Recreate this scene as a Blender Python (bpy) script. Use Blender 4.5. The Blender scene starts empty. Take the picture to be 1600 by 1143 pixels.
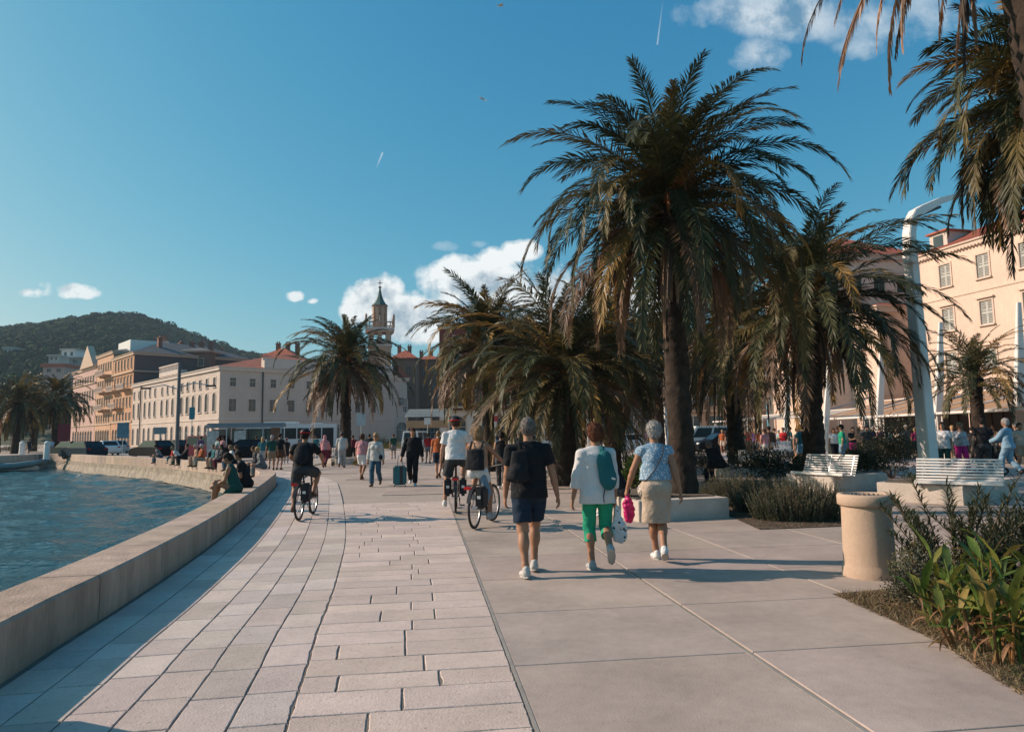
import bpy, bmesh, math, random
import numpy as np
from math import sin, cos, pi, radians as R, sqrt, atan2
from mathutils import Vector, Matrix
SC = bpy.context.scene
COL = SC.collection
rnd = random.Random(7)
# ---------------------------------------------------------------- camera
F = 1067.0; CH = 1.65; TH = math.atan(105.0 / F); CT, ST = cos(TH), sin(TH); ROLL = -.014
cam_d = bpy.data.cameras.new('camera'); cam = bpy.data.objects.new('camera', cam_d); COL.objects.link(cam)
cam_d.sensor_width = 36; cam_d.lens = 36 * F / 1600; cam_d.clip_end = 6000; cam_d.clip_start = 0.05
cam.location = (0, 0, CH); cam.rotation_euler = (Matrix.Rotation(pi / 2 + TH, 3, 'X') @ Matrix.Rotation(ROLL, 3, 'Z')).to_euler(); SC.camera = cam
def ray(u, v):
    x0 = (u - 800) / F; y0 = (571.5 - v) / F; x = x0 * cos(ROLL) - y0 * sin(ROLL); y = x0 * sin(ROLL) + y0 * cos(ROLL)
    return (x, CT - ST * y, ST + CT * y)
def G(u, v, z=0.0):                      # where the sight line meets the level z
    d = ray(u, v); t = (z - CH) / d[2]
    return Vector((d[0] * t, d[1] * t, z))
def P(u, v, Y):                          # where it meets the depth Y
    d = ray(u, v); t = Y / d[1]
    return Vector((d[0] * t, Y, CH + d[2] * t))
# ---------------------------------------------------------------- sun, sky, exposure
SUN_EL = R(28.5); SAZ = R(-8)            # shadows fall along (cos SAZ, sin SAZ)
sun_d = bpy.data.lights.new('sun', 'SUN'); sun_d.energy = 5.0; sun_d.angle = R(0.5); sun_d.color = (1.0, 0.775, 0.63)
sun = bpy.data.objects.new('sun', sun_d); COL.objects.link(sun)
sdir = Vector((cos(SAZ) * cos(SUN_EL), sin(SAZ) * cos(SUN_EL), -sin(SUN_EL)))
sun.rotation_euler = sdir.to_track_quat('-Z', 'Y').to_euler()
W = bpy.data.worlds.new('World'); SC.world = W; W.use_nodes = True
nt = W.node_tree; nt.nodes.clear()
def wn(t, **k):
    n = nt.nodes.new(t)
    for a, b in k.items(): setattr(n, a, b)
    return n
def wl(a, b): nt.links.new(a, b)
def wmath(op, a, b=None, c=None, clamp=False):
    n = wn('ShaderNodeMath', operation=op, use_clamp=clamp)
    for i, x in enumerate((a, b, c)):
        if x is None: continue
        if isinstance(x, (int, float)): n.inputs[i].default_value = x
        else: wl(x, n.inputs[i])
    return n.outputs[0]
sky = wn('ShaderNodeTexSky', sky_type='NISHITA', sun_disc=False, sun_elevation=SUN_EL, sun_rotation=atan2(-cos(SAZ), -sin(SAZ)), altitude=0, air_density=1.0, dust_density=1.2, ozone_density=2.2)
hsv = wn('ShaderNodeMix', data_type='RGBA', blend_type='MULTIPLY'); hsv.inputs[0].default_value = 1.0
wl(sky.outputs[0], hsv.inputs[6]); hsv.inputs[7].default_value = (0.66, 1.0, 1.02, 1)
sc_ = wn('ShaderNodeSeparateColor'); wl(hsv.outputs[2], sc_.inputs[0]); cc_ = wn('ShaderNodeCombineColor')
ch_ = [wmath('MULTIPLY', wmath('POWER', wmath('MULTIPLY', sc_.outputs[i_], .125), g_), a_ / .125) for i_, (a_, g_) in enumerate(((2.2, 1.60), (.95, .80), (.84, .50)))]     # clearer, more saturated air than the model's default
ch_[0] = wmath('MINIMUM', ch_[0], wmath('MULTIPLY', ch_[1], .72))
ch_[1] = wmath('MINIMUM', ch_[1], wmath('MULTIPLY', sc_.outputs[1], 1.55)); ch_[2] = wmath('MINIMUM', ch_[2], wmath('MULTIPLY', sc_.outputs[2], 1.70))
for i_ in range(3): wl(ch_[i_], cc_.inputs[i_])
tc = wn('ShaderNodeTexCoord'); sep = wn('ShaderNodeSeparateXYZ'); wl(tc.outputs['Generated'], sep.inputs[0])
yc = wmath('MAXIMUM', sep.outputs[1], 0.05)
A = wmath('DIVIDE', sep.outputs[0], yc); B = wmath('DIVIDE', sep.outputs[2], yc)
cmb = wn('ShaderNodeCombineXYZ'); wl(A, cmb.inputs[0]); wl(B, cmb.inputs[1])
def wnoise(scale, detail, off=(0, 0, 0), rough=0.6):
    mp = wn('ShaderNodeMapping'); mp.inputs['Location'].default_value = off; wl(cmb.outputs[0], mp.inputs[0])
    n = wn('ShaderNodeTexNoise'); n.inputs['Scale'].default_value = scale; n.inputs['Detail'].default_value = detail; n.inputs['Roughness'].default_value = rough
    wl(mp.outputs[0], n.inputs['Vector']); return n.outputs['Fac']
N1 = wnoise(11, 10, (3, 1, 0), 0.60); N2 = wnoise(11, 8, (3.035, 0.975, 0), 0.60); N3 = wnoise(30, 6, (1, 5, 0))
def blob(u, v, w, h, k=1.0):             # a cloud's place and spread, as directions seen from the ground
    d = ray(u, v); a0, b0 = d[0] / d[1], d[2] / d[1]
    w /= F; h /= F
    dx = wmath('DIVIDE', wmath('SUBTRACT', A, a0), w); dy = wmath('DIVIDE', wmath('SUBTRACT', B, b0), h)
    r2 = wmath('ADD', wmath('MULTIPLY', dx, dx), wmath('MULTIPLY', dy, dy))
    return wmath('MULTIPLY', wmath('SUBTRACT', 1.0, r2, clamp=True), k)
def union(bs):
    o = bs[0]
    for b in bs[1:]: o = wmath('MAXIMUM', o, b)
    return o
big = union([blob(585, 470, 62, 55), blob(640, 500, 75, 55), blob(745, 440, 110, 60), blob(690, 500, 90, 45), blob(810, 480, 150, 100, .9), blob(770, 410, 70, 30, .75), blob(990, 470, 120, 70, .9), blob(560, 490, 40, 30), blob(815, 394, 44, 26, .85)])
thin = union([blob(1200, 20, 175, 60, .9), blob(1185, 85, 60, 40, .8), blob(1400, 30, 190, 60, .62), blob(1350, 75, 60, 30, .6), blob(700, 385, 30, 12, .5), blob(745, 382, 22, 9, .5)])
small = union([blob(116, 454, 46, 15), blob(137, 459, 30, 11, .9), blob(62, 457, 38, 11, .9), blob(72, 448, 16, 14, .75), blob(462, 463, 24, 11, .9), blob(488, 470, 12, 6, .7)])
def cover(mask, noise, lo, hi, amp):
    m = wmath('ADD', mask, wmath('MULTIPLY', wmath('SUBTRACT', noise, 0.5), amp))
    return wmath('MULTIPLY', wmath('SMOOTH_MIN', wmath('DIVIDE', wmath('SUBTRACT', m, lo), hi - lo, clamp=True), 1.0, 0.1), wmath('MULTIPLY', mask, 5.0, clamp=True))
cb = cover(big, N1, 0.24, 0.55, 2.1); ct = wmath('MULTIPLY', cover(thin, N1, 0.22, 1.0, 2.0), 0.62); cs = wmath('MULTIPLY', cover(small, N3, 0.30, 0.85, 2.6), 0.9)
def trail(u0, v0, u1, v1, w, k):
    d0, d1 = ray(u0, v0), ray(u1, v1); a0, b0, a1, b1 = d0[0] / d0[1], d0[2] / d0[1], d1[0] / d1[1], d1[2] / d1[1]
    L = math.hypot(a1 - a0, b1 - b0); tx, ty = (a1 - a0) / L, (b1 - b0) / L
    dx = wmath('SUBTRACT', A, a0); dy = wmath('SUBTRACT', B, b0)
    s = wmath('DIVIDE', wmath('ADD', wmath('MULTIPLY', dx, tx), wmath('MULTIPLY', dy, ty)), L)
    q = wmath('ABSOLUTE', wmath('SUBTRACT', wmath('MULTIPLY', dx, ty), wmath('MULTIPLY', dy, tx)))
    e = wmath('SUBTRACT', 1.0, wmath('DIVIDE', q, w / F), clamp=True)
    ends = wmath('MULTIPLY', wmath('GREATER_THAN', s, 0), wmath('LESS_THAN', s, 1))
    return wmath('MULTIPLY', wmath('MULTIPLY', e, ends), wmath('MULTIPLY', s, k))
tr = wmath('MAXIMUM', trail(1036, 0, 1027, 70, 1.7, .45), trail(587, 265, 598, 238, 1.8, .7))
cover_all = wmath('MAXIMUM', wmath('MAXIMUM', cb, ct), wmath('MAXIMUM', cs, tr))
# light and grey parts of the clouds (their own self shading seen against the sun on the left)
sh = wmath('ADD', wmath('MULTIPLY', wmath('SUBTRACT', N1, N2), 5.0), wmath('MULTIPLY', wmath('SUBTRACT', 1.0, wmath('MULTIPLY', blob(730, 505, 150, 42), .85)), 0.95), clamp=True)
cr = wn('ShaderNodeMix', data_type='RGBA'); wl(sh, cr.inputs[0]); cr.inputs[6].default_value = (2.3, 3.4, 4.3, 1); cr.inputs[7].default_value = (8.6, 8.9, 8.9, 1)
mx = wn('ShaderNodeMix', data_type='RGBA'); wl(cover_all, mx.inputs[0]); wl(cc_.outputs[0], mx.inputs[6]); wl(cr.outputs[2], mx.inputs[7])
bg = wn('ShaderNodeBackground'); bg.inputs[1].default_value = 0.097; wl(mx.outputs[2], bg.inputs[0])
wo = wn('ShaderNodeOutputWorld'); wl(bg.outputs[0], wo.inputs[0])
SC.view_settings.view_transform = 'Standard'; SC.view_settings.look = 'None'; SC.view_settings.exposure = 0.22; SC.view_settings.gamma = 1
SC.render.engine = 'CYCLES'; SC.cycles.max_bounces = 5; SC.cycles.transparent_max_bounces = 6; SC.cycles.caustics_reflective = False; SC.cycles.caustics_refractive = False
# ---------------------------------------------------------------- helpers
def tag(o, label=None, cat=None, group=None, kind=None):
    if label: o['label'] = label
    if cat: o['category'] = cat
    if group: o['group'] = group
    if kind: o['kind'] = kind
    return o
def empty(name, loc, rz=0, label=None, cat=None, group=None, kind=None):
    o = bpy.data.objects.new(name, None); o.empty_display_size = .2; COL.objects.link(o)
    o.location = loc; o.rotation_euler = (0, 0, rz); return tag(o, label, cat, group, kind)
MATS = {}
def mat(name, col, rough=.7, var=.12, scale=6., bump=0., bscale=None, metal=0., vc=False, trans=0., spec=.4, alpha=1., coord='Object', var2=0., detail=4, stretch=None, spots=0.):
    if name in MATS: return MATS[name]
    m = bpy.data.materials.new(name); m.use_nodes = True; t = m.node_tree; n = t.nodes; l = t.links
    b = n['Principled BSDF']; b.inputs['Roughness'].default_value = rough; b.inputs['Metallic'].default_value = metal; b.inputs['Specular IOR Level'].default_value = spec
    c4 = (*col, 1)
    tcn = n.new('ShaderNodeTexCoord'); src = tcn.outputs[coord]
    if stretch:
        mp = n.new('ShaderNodeMapping'); mp.inputs['Scale'].default_value = stretch; l.new(src, mp.inputs[0]); src = mp.outputs[0]
    base = None
    if vc:
        a = n.new('ShaderNodeVertexColor'); a.layer_name = 'Col'; mm = n.new('ShaderNodeMix'); mm.data_type = 'RGBA'; mm.blend_type = 'MULTIPLY'; mm.inputs[0].default_value = 1
        mm.inputs[6].default_value = c4; l.new(a.outputs[0], mm.inputs[7]); base = mm.outputs[2]
    if var > 0:
        nz = n.new('ShaderNodeTexNoise'); nz.inputs['Scale'].default_value = scale; nz.inputs['Detail'].default_value = detail; nz.inputs['Roughness'].default_value = .65; l.new(src, nz.inputs['Vector'])
        mr = n.new('ShaderNodeMapRange'); l.new(nz.outputs['Fac'], mr.inputs[0]); mr.inputs[1].default_value = .3; mr.inputs[2].default_value = .7; mr.inputs[3].default_value = 1 - var; mr.inputs[4].default_value = 1 + var
        f = mr.outputs[0]
        if var2 > 0:
            n2 = n.new('ShaderNodeTexNoise'); n2.inputs['Scale'].default_value = scale * 14; n2.inputs['Detail'].default_value = 3; l.new(src, n2.inputs['Vector'])
            m2 = n.new('ShaderNodeMapRange'); l.new(n2.outputs['Fac'], m2.inputs[0]); m2.inputs[1].default_value = .3; m2.inputs[2].default_value = .7; m2.inputs[3].default_value = 1 - var2; m2.inputs[4].default_value = 1 + var2
            mu = n.new('ShaderNodeMath'); mu.operation = 'MULTIPLY'; l.new(f, mu.inputs[0]); l.new(m2.outputs[0], mu.inputs[1]); f = mu.outputs[0]
        if spots > 0:
            n3 = n.new('ShaderNodeTexNoise'); n3.inputs['Scale'].default_value = 38; n3.inputs['Detail'].default_value = 2; l.new(src, n3.inputs['Vector'])
            m3 = n.new('ShaderNodeMapRange'); l.new(n3.outputs['Fac'], m3.inputs[0]); m3.inputs[1].default_value = .66; m3.inputs[2].default_value = .72; m3.inputs[3].default_value = 1; m3.inputs[4].default_value = 1 - spots
            mu = n.new('ShaderNodeMath'); mu.operation = 'MULTIPLY'; l.new(f, mu.inputs[0]); l.new(m3.outputs[0], mu.inputs[1]); f = mu.outputs[0]
        vm = n.new('ShaderNodeVectorMath'); vm.operation = 'SCALE'; l.new(f, vm.inputs['Scale'])
        if base is not None: l.new(base, vm.inputs[0])
        else: vm.inputs[0].default_value = col
        base = vm.outputs[0]
    if base is not None: l.new(base, b.inputs['Base Color'])
    else: b.inputs['Base Color'].default_value = c4
    if bump > 0:
        nb = n.new('ShaderNodeTexNoise'); nb.inputs['Scale'].default_value = bscale or scale * 6; nb.inputs['Detail'].default_value = 5; l.new(src, nb.inputs['Vector'])
        bp = n.new('ShaderNodeBump'); bp.inputs['Strength'].default_value = min(1, bump); bp.inputs['Distance'].default_value = .01 if bump <= 1 else .01 * bump; l.new(nb.outputs['Fac'], bp.inputs['Height']); l.new(bp.outputs[0], b.inputs['Normal'])
    if trans > 0:
        tr_ = n.new('ShaderNodeBsdfTranslucent'); ms = n.new('ShaderNodeMixShader'); ms.inputs[0].default_value = trans
        if base is not None: l.new(base, tr_.inputs[0])
        else: tr_.inputs[0].default_value = c4
        l.new(b.outputs[0], ms.inputs[1]); l.new(tr_.outputs[0], ms.inputs[2]); l.new(ms.outputs[0], n['Material Output'].inputs[0])
    if alpha < 1: b.inputs['Alpha'].default_value = alpha
    MATS[name] = m; return m
def mesh_np(name, V, Fc, mats, parent=None, colors=None, smooth=False, loc=None):
    """V (n,3); Fc (m,k) int array; colors (n,3) per vertex"""
    me = bpy.data.meshes.new(name); V = np.asarray(V, dtype=np.float32); Fc = np.asarray(Fc, dtype=np.int32); k = Fc.shape[1]
    me.vertices.add(len(V)); me.vertices.foreach_set('co', V.ravel()); me.loops.add(Fc.size); me.loops.foreach_set('vertex_index', Fc.ravel())
    me.polygons.add(len(Fc)); me.polygons.foreach_set('loop_start', np.arange(0, Fc.size, k, dtype=np.int32)); me.polygons.foreach_set('loop_total', np.full(len(Fc), k, dtype=np.int32))
    if smooth: me.polygons.foreach_set('use_smooth', np.ones(len(Fc), dtype=bool))
    me.update(calc_edges=True); me.validate()
    if colors is not None:
        ca = me.color_attributes.new('Col', 'FLOAT_COLOR', 'POINT'); c = np.ones((len(V), 4), dtype=np.float32); c[:, :3] = colors
        ca.data.foreach_set('color', c.ravel())
    for m in (mats if isinstance(mats, (list, tuple)) else [mats]): me.materials.append(m)
    o = bpy.data.objects.new(name, me); COL.objects.link(o)
    if parent is not None: o.parent = parent
    if loc is not None: o.location = loc
    return o
class MB:
    def __init__(s): s.v = []; s.f = []; s.mi = []; s.c = []; s.cur = (1, 1, 1)
    def add(s, vs, fs, mi=0):
        b = len(s.v); s.v += [tuple(x) for x in vs]; s.c += [s.cur] * len(vs)
        for q in fs: s.f.append([b + i for i in q]); s.mi.append(mi)
    def quad(s, a, b, c, d, mi=0): s.add([a, b, c, d], [(0, 1, 2, 3)], mi)
    def box(s, c, size, mi=0, rz=0, M=None, taper=1.0):
        hx, hy, hz = [x / 2 for x in size]; vs = []
        for z in (-hz, hz):
            t = taper if z > 0 else 1
            for x, y in ((-hx, -hy), (hx, -hy), (hx, hy), (-hx, hy)):
                p = Vector((x * t, y * t, z))
                if M is not None: p = M @ p
                elif rz: p = Matrix.Rotation(rz, 3, 'Z') @ p
                vs.append(p + Vector(c))
        s.add(vs, [(3, 2, 1, 0), (4, 5, 6, 7), (0, 1, 5, 4), (1, 2, 6, 5), (2, 3, 7, 6), (3, 0, 4, 7)], mi)
    def tube(s, pts, r, n=8, mi=0, cap=True, flat=1.0, up=None):
        pts = [Vector(p) for p in pts]; rs = r if isinstance(r, (list, tuple)) else [r] * len(pts); base = len(s.v); prev = None
        for i, p in enumerate(pts):
            t = (pts[min(i + 1, len(pts) - 1)] - pts[max(i - 1, 0)]).normalized()
            if prev is None:
                u = Vector(up) if up else (Vector((0, 0, 1)) if abs(t.z) < .9 else Vector((1, 0, 0)))
            else: u = prev
            x = t.cross(u)
            if x.length < 1e-6: x = t.orthogonal()
            x.normalize(); y = x.cross(t).normalized(); prev = y
            for k in range(n):
                a = 2 * pi * k / n; s.v.append(tuple(p + x * (cos(a) * rs[i]) + y * (sin(a) * rs[i] * flat))); s.c.append(s.cur)
        for i in range(len(pts) - 1):
            for k in range(n):
                a = base + i * n + k; b = base + i * n + (k + 1) % n; s.f.append([a, b, b + n, a + n]); s.mi.append(mi)
        if cap:
            s.f.append([base + k for k in range(n)][::-1]); s.mi.append(mi); e = base + (len(pts) - 1) * n; s.f.append([e + k for k in range(n)]); s.mi.append(mi)
    def lathe(s, c, prof, n=24, mi=0, sx=1, sy=1):
        b = len(s.v)
        for r, z in prof:
            for k in range(n):
                a = 2 * pi * k / n; s.v.append((c[0] + cos(a) * r * sx, c[1] + sin(a) * r * sy, c[2] + z)); s.c.append(s.cur)
        for i in range(len(prof) - 1):
            for k in range(n):
                a = b + i * n + k; d = b + i * n + (k + 1) % n; s.f.append([a, d, d + n, a + n]); s.mi.append(mi)
    def prism(s, poly, z0, z1, mi=0, M=None):
        n = len(poly); vs = [Vector((p[0], p[1], z0)) for p in poly] + [Vector((p[0], p[1], z1)) for p in poly]
        if M is not None: vs = [M @ p for p in vs]
        s.add(vs, [tuple(range(n))[::-1], tuple(range(n, 2 * n))] + [(i, (i + 1) % n, (i + 1) % n + n, i + n) for i in range(n)], mi)
    def torus(s, c, R0, r, M=None, n=32, k=8, mi=0):
        b = len(s.v)
        for i in range(n):
            a = 2 * pi * i / n
            for j in range(k):
                q = 2 * pi * j / k; p = Vector((cos(a) * (R0 + r * cos(q)), sin(a) * (R0 + r * cos(q)), r * sin(q)))
                if M is not None: p = M @ p
                s.v.append(tuple(p + Vector(c))); s.c.append(s.cur)
        for i in range(n):
            for j in range(k):
                s.f.append([b + i * k + j, b + ((i + 1) % n) * k + j, b + ((i + 1) % n) * k + (j + 1) % k, b + i * k + (j + 1) % k]); s.mi.append(mi)
    def build(s, name, mats, parent=None, loc=None, smooth=False, bevel=0, vc=False, rot=None):
        me = bpy.data.meshes.new(name); me.from_pydata(s.v, [], s.f)
        for m in (mats if isinstance(mats, (list, tuple)) else [mats]): me.materials.append(m)
        me.polygons.foreach_set('material_index', s.mi)
        if smooth: me.polygons.foreach_set('use_smooth', [True] * len(s.f))
        if vc:
            ca = me.color_attributes.new('Col', 'FLOAT_COLOR', 'POINT'); c = np.ones((len(s.v), 4), dtype=np.float32); c[:, :3] = np.array(s.c); ca.data.foreach_set('color', c.ravel())
        me.update(); o = bpy.data.objects.new(name, me); COL.objects.link(o)
        if parent is not None: o.parent = parent
        if loc is not None: o.location = loc
        if rot is not None: o.rotation_euler = rot
        if bevel:
            bm = bmesh.new(); bm.from_mesh(me); bmesh.ops.recalc_face_normals(bm, faces=bm.faces)
            bmesh.ops.bevel(bm, geom=[e for e in bm.edges if len(e.link_faces) == 2 and e.calc_face_angle(0) > .5], offset=bevel, segments=2, affect='EDGES', clamp_overlap=True); bm.to_mesh(me); bm.free()
        return o
def copy_tree(o, parent=None):
    c = o.copy(); COL.objects.link(c); c.parent = parent
    for ch in KIDS.get(o.name, []) or list(o.children): copy_tree(ch, c)
    return c
KIDS = {}
def hashn(x, y, s=0):
    return (sin(x * 12.9898 + y * 78.233 + s * 37.719) * 43758.5453) % 1.0
# palette (real-world base colours)
WHITE = mat('white_paint', (.72, .70, .66), .45, .06, 3); STEEL = mat('steel', (.45, .45, .45), .35, .05, metal=.8); DARK = mat('dark_metal', (.03, .03, .033), .5, .1)
CONC = mat('pale_concrete', (.50, .44, .38), .85, .14, 2.2, .5, 60, var2=.07, spots=.25)
# ================================================================ setting: sea, land, quay wall, paving
def catmull(pts, n=12):
    out = []; P_ = [Vector(p) for p in pts]; P_ = [P_[0] * 2 - P_[1]] + P_ + [P_[-1] * 2 - P_[-2]]
    for i in range(1, len(P_) - 2):
        a, b, c, d = P_[i - 1:i + 3]
        for k in range(n):
            t = k / n; out.append(.5 * ((2 * b) + (c - a) * t + (2 * a - 5 * b + 4 * c - d) * t * t + (3 * b - a - 3 * c + d) * t ** 3))
    out.append(P_[-2]); return out
g2 = lambda u, v, z=0: G(u, v, z).to_2d()
wall_px = [(0, 1072, 0), (74, 1022, 0), (223, 927, 0), (335, 848, 0), (395, 796, 0), (424, 767, 0)]
wpts = [g2(*p) for p in wall_px]
d0 = (wpts[0] - wpts[2]).normalized()
wpts = [wpts[0] + d0 * 14, wpts[0] + d0 * 7, wpts[0] + d0 * 2] + wpts
wpts += [g2(431, 737, .42), g2(414, 730, .42), g2(372, 724, .42), g2(325, 719.5, .42), g2(240, 714, .42), g2(160, 711, .42), g2(80, 708.5, .42)]
wpts += [Vector((-46, 52)), Vector((-75, 62)), Vector((-160, 75)), Vector((-400, 90))]
WC = catmull(wpts, 14)
cum = [0]
for a, b in zip(WC, WC[1:]): cum.append(cum[-1] + (b - a).length)
def wc(s, d=0.0):                         # point at arc length s, d metres onto the land
    s = max(0, min(s, cum[-1] - 1e-3)); lo, hi = 0, len(cum) - 1
    while hi - lo > 1:
        m = (lo + hi) // 2
        if cum[m] <= s: lo = m
        else: hi = m
    t = (s - cum[lo]) / (cum[hi] - cum[lo]); p = WC[lo].lerp(WC[hi], t)
    a = WC[max(lo - 1, 0)]; b = WC[min(hi + 1, len(WC) - 1)]; tg = (b - a).normalized()
    return p + Vector((tg.y, -tg.x)) * d
def w_at_y(Y, d=0.0):                     # arc length at which the offset line reaches depth Y
    lo, hi = 0.0, 90.0
    for _ in range(40):
        m = (lo + hi) / 2
        if wc(m, d).y < Y: lo = m
        else: hi = m
    return lo
WL = -0.80
# --- sea
m = bpy.data.materials.new('sea_water'); m.use_nodes = True; t = m.node_tree; b = t.nodes['Principled BSDF']
b.inputs['Base Color'].default_value = (.009, .060, .078, 1); b.inputs['Roughness'].default_value = .10; b.inputs['IOR'].default_value = 1.33
tcn = t.nodes.new('ShaderNodeTexCoord')
def noi(sc, det, st=(1, 1, 1), rot=0):
    mp = t.nodes.new('ShaderNodeMapping'); mp.inputs['Scale'].default_value = st; mp.inputs['Rotation'].default_value = (0, 0, rot); t.links.new(tcn.outputs['Object'], mp.inputs[0])
    n = t.nodes.new('ShaderNodeTexNoise'); n.inputs['Scale'].default_value = sc; n.inputs['Detail'].default_value = det; t.links.new(mp.outputs[0], n.inputs['Vector']); return n.outputs['Fac']
bp2 = t.nodes.new('ShaderNodeBump'); bp2.inputs['Strength'].default_value = 1; bp2.inputs['Distance'].default_value = .05; t.links.new(noi(7, 5, (1, 1.5, 1), -.3), bp2.inputs['Height'])
bp3 = t.nodes.new('ShaderNodeBump'); bp3.inputs['Strength'].default_value = 1; bp3.inputs['Distance'].default_value = .10; t.links.new(noi(2.1, 3, (1, 1.8, 1), .5), bp3.inputs['Height']); t.links.new(bp2.outputs[0], bp3.inputs['Normal'])
t.links.new(bp3.outputs[0], b.inputs['Normal'])
SEA = m
xs = np.concatenate([-np.geomspace(2500, 62, 40)[:-1], -np.linspace(62, 20, 190)[:-1], np.linspace(-20, 2, 210), [20, 60]]); ysq = np.concatenate([[-400, -100, -20], np.linspace(1, 22, 210)[:-1], np.linspace(22, 60, 200), np.geomspace(62, 2500, 40)])
X_, Y_ = np.meshgrid(xs, ysq); rw = np.random.RandomState(4); Z_ = np.zeros_like(X_)
for i in range(46):                       # choppy harbour water: many short wave trains
    lam = rw.uniform(.55, 3.2); th = rw.normal(.9, .75); kx, ky = cos(th) * 2 * pi / lam, sin(th) * 2 * pi / lam; Z_ += .0050 * lam ** .9 * (1 - 2 * np.abs(np.sin((kx * X_ + ky * Y_) / 2 + rw.uniform(0, 6.28) + .5 * np.sin(X_ * .31 + i) + .4 * np.sin(Y_ * .27 - i))))
fade = np.clip((62 + X_) / 10, 0, 1) * np.clip((60 - Y_) / 10, 0, 1) * np.clip((Y_ + 1) / 2, 0, 1); Z_ = WL + Z_ * fade
V = np.stack([X_, Y_, Z_], -1).reshape(-1, 3); nx_ = len(xs); ii = (np.arange(len(ysq) - 1)[:, None] * nx_ + np.arange(nx_ - 1)[None]).reshape(-1, 1)
tag(mesh_np('sea', V, np.concatenate([ii, ii + 1, ii + nx_ + 1, ii + nx_], 1), SEA, smooth=True), kind='structure')
# --- land sheet
GROUT = mat('grout', (.17, .15, .13), .95, .25, 5, .6, 40)
land = [tuple(p) for p in WC]
mb = MB(); poly = land + [(-400, 3000), (3000, 3000), (3000, -60), (wpts[0].x, -60)]
bm = bmesh.new(); vs = [bm.verts.new((x, y, 0)) for x, y in poly]; f = bm.faces.new(vs); bmesh.ops.triangulate(bm, faces=[f])
bmesh.ops.recalc_face_normals(bm, faces=bm.faces)
me = bpy.data.meshes.new('ground'); bm.to_mesh(me); bm.free(); me.materials.append(mat('plaza_ground', (.38, .32, .27), .9, .12, .5, .3, 30, var2=.06))
o = bpy.data.objects.new('ground', me); COL.objects.link(o); tag(o, kind='structure')
# --- quay wall: blocks along the curve, with the sea-side steps
WALLM = mat('wall_stone', (.43, .33, .26), .85, .30, 3.2, .9, 45, var2=.1, detail=7, stretch=(1, 1, .18), vc=True)
WEED = mat('wet_base_stone', (.26, .215, .16), .7, .5, 2.5, 1, 20, var2=.25)
def wall_run(s0, s1, mb, mb2, first=False):
    n = max(2, int((s1 - s0) / .4)); g = .010
    for i in range(n):
        a, b_ = s0 + (s1 - s0) * i / n + (g if i == 0 else 0), s0 + (s1 - s0) * (i + 1) / n - (g if i == n - 1 else 0)
        T = .56; h = .42; ch = .025
        def sec(s): return [(0, 0.0), (0, h - ch), (-ch, h), (-T + ch, h), (-T, h - ch), (-T, -.12)]
        def low(s): return [(-T + .0, -.12), (-T - .10, -.14), (-T - .12, -.42), (-T - .17, -.43), (-T - .30, -.9)]
        for S, M_ in ((sec, mb), (low, mb2)):
            pa = [(*wc(a, d), z) for d, z in S(a)]; pb = [(*wc(b_, d), z) for d, z in S(b_)]
            k = len(pa); M_.add(pa + pb, [(j, k + j, k + j + 1, j + 1) for j in range(k - 1)])
            if M_ is mb and i in (0, n - 1): M_.add(pa if i == 0 else pb, [tuple(range(k))])
mb, mb2, mb3 = MB(), MB(), MB(); s = 0.0
wall = empty('quay_wall', (0, 0, 0), 0, 'long low stone wall curving along the water, joined from pale blocks', 'wall')
while s < 120:
    L = 1.75 + rnd.uniform(-.1, .1)
    c = rnd.uniform(.82, 1.12); mb.cur = (c, c * rnd.uniform(.96, 1.02), c * rnd.uniform(.92, 1.03)); mb2.cur = mb.cur
    wall_run(s, s + L, mb, mb2); s += L
wall_o = mb.build('parapet', WALLM, wall, vc=True); mb2.build('base', WEED, wall, vc=True)
# dark joint lining behind the parapet blocks
mb = MB(); k = 300
for i in range(k):
    a, b_ = 120 * i / k, 120 * (i + 1) / k
    pa = [(*wc(a, d), z) for d, z in ((-.012, -.02), (-.012, .405), (-.548, .405), (-.548, -.3))]; pb = [(*wc(b_, d), z) for d, z in ((-.012, -.02), (-.012, .405), (-.548, .405), (-.548, -.3))]
    mb.add(pa + pb, [(j, 4 + j, 5 + j, j + 1) for j in range(3)])
mb.build('joint', GROUT, wall)
# a second course of seat-high stone on the far sea side
# --- paving
STONE = mat('paving_stone', (.56, .47, .41), .72, .11, 2.0, .45, 70, var2=.06, vc=True, spots=.4)
SLAB = mat('concrete_slab', (.40, .33, .285), .75, .22, .8, .25, 60, var2=.05, vc=True, detail=8, spots=.18)
def stone(mb, corners, top, jit, near, jx=None):
    """a worn slab: jittered outline, small chamfer, skirt"""
    c = sum((Vector(p) for p in corners), Vector((0, 0))) / 4; out = []
    for i in range(4):
        a, b_ = Vector(corners[i]), Vector(corners[(i + 1) % 4]); L = (b_ - a).length; k = max(1, int(L / (.035 if near else .25))) if jit else 1
        nrm = Vector((-(b_ - a).y, (b_ - a).x)).normalized()
        if (c - a).dot(nrm) < 0: nrm = -nrm
        jj = jit * (jx[i] if jx else 1)
        wv = rnd.uniform(0, 6)
        for q in range(k):
            tt = q / k; r = (abs(rnd.gauss(0, .5)) + .5 + .5 * sin(wv + L * tt * 17)) * jj
            if q == 0: r = jj * .9
            out.append(a.lerp(b_, tt) + nrm * r)
    n = len(out); ins = [p + (c - p).normalized() * .006 for p in out]
    mb.add([(*p, top) for p in ins] + [(*p, top - .004) for p in out] + [(*p, -.002) for p in out], [tuple(range(n))] + [(i, n + i, n + (i + 1) % n, (i + 1) % n) for i in range(n)] + [(n + i, 2 * n + i, 2 * n + (i + 1) % n, n + (i + 1) % n) for i in range(n)])
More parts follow.
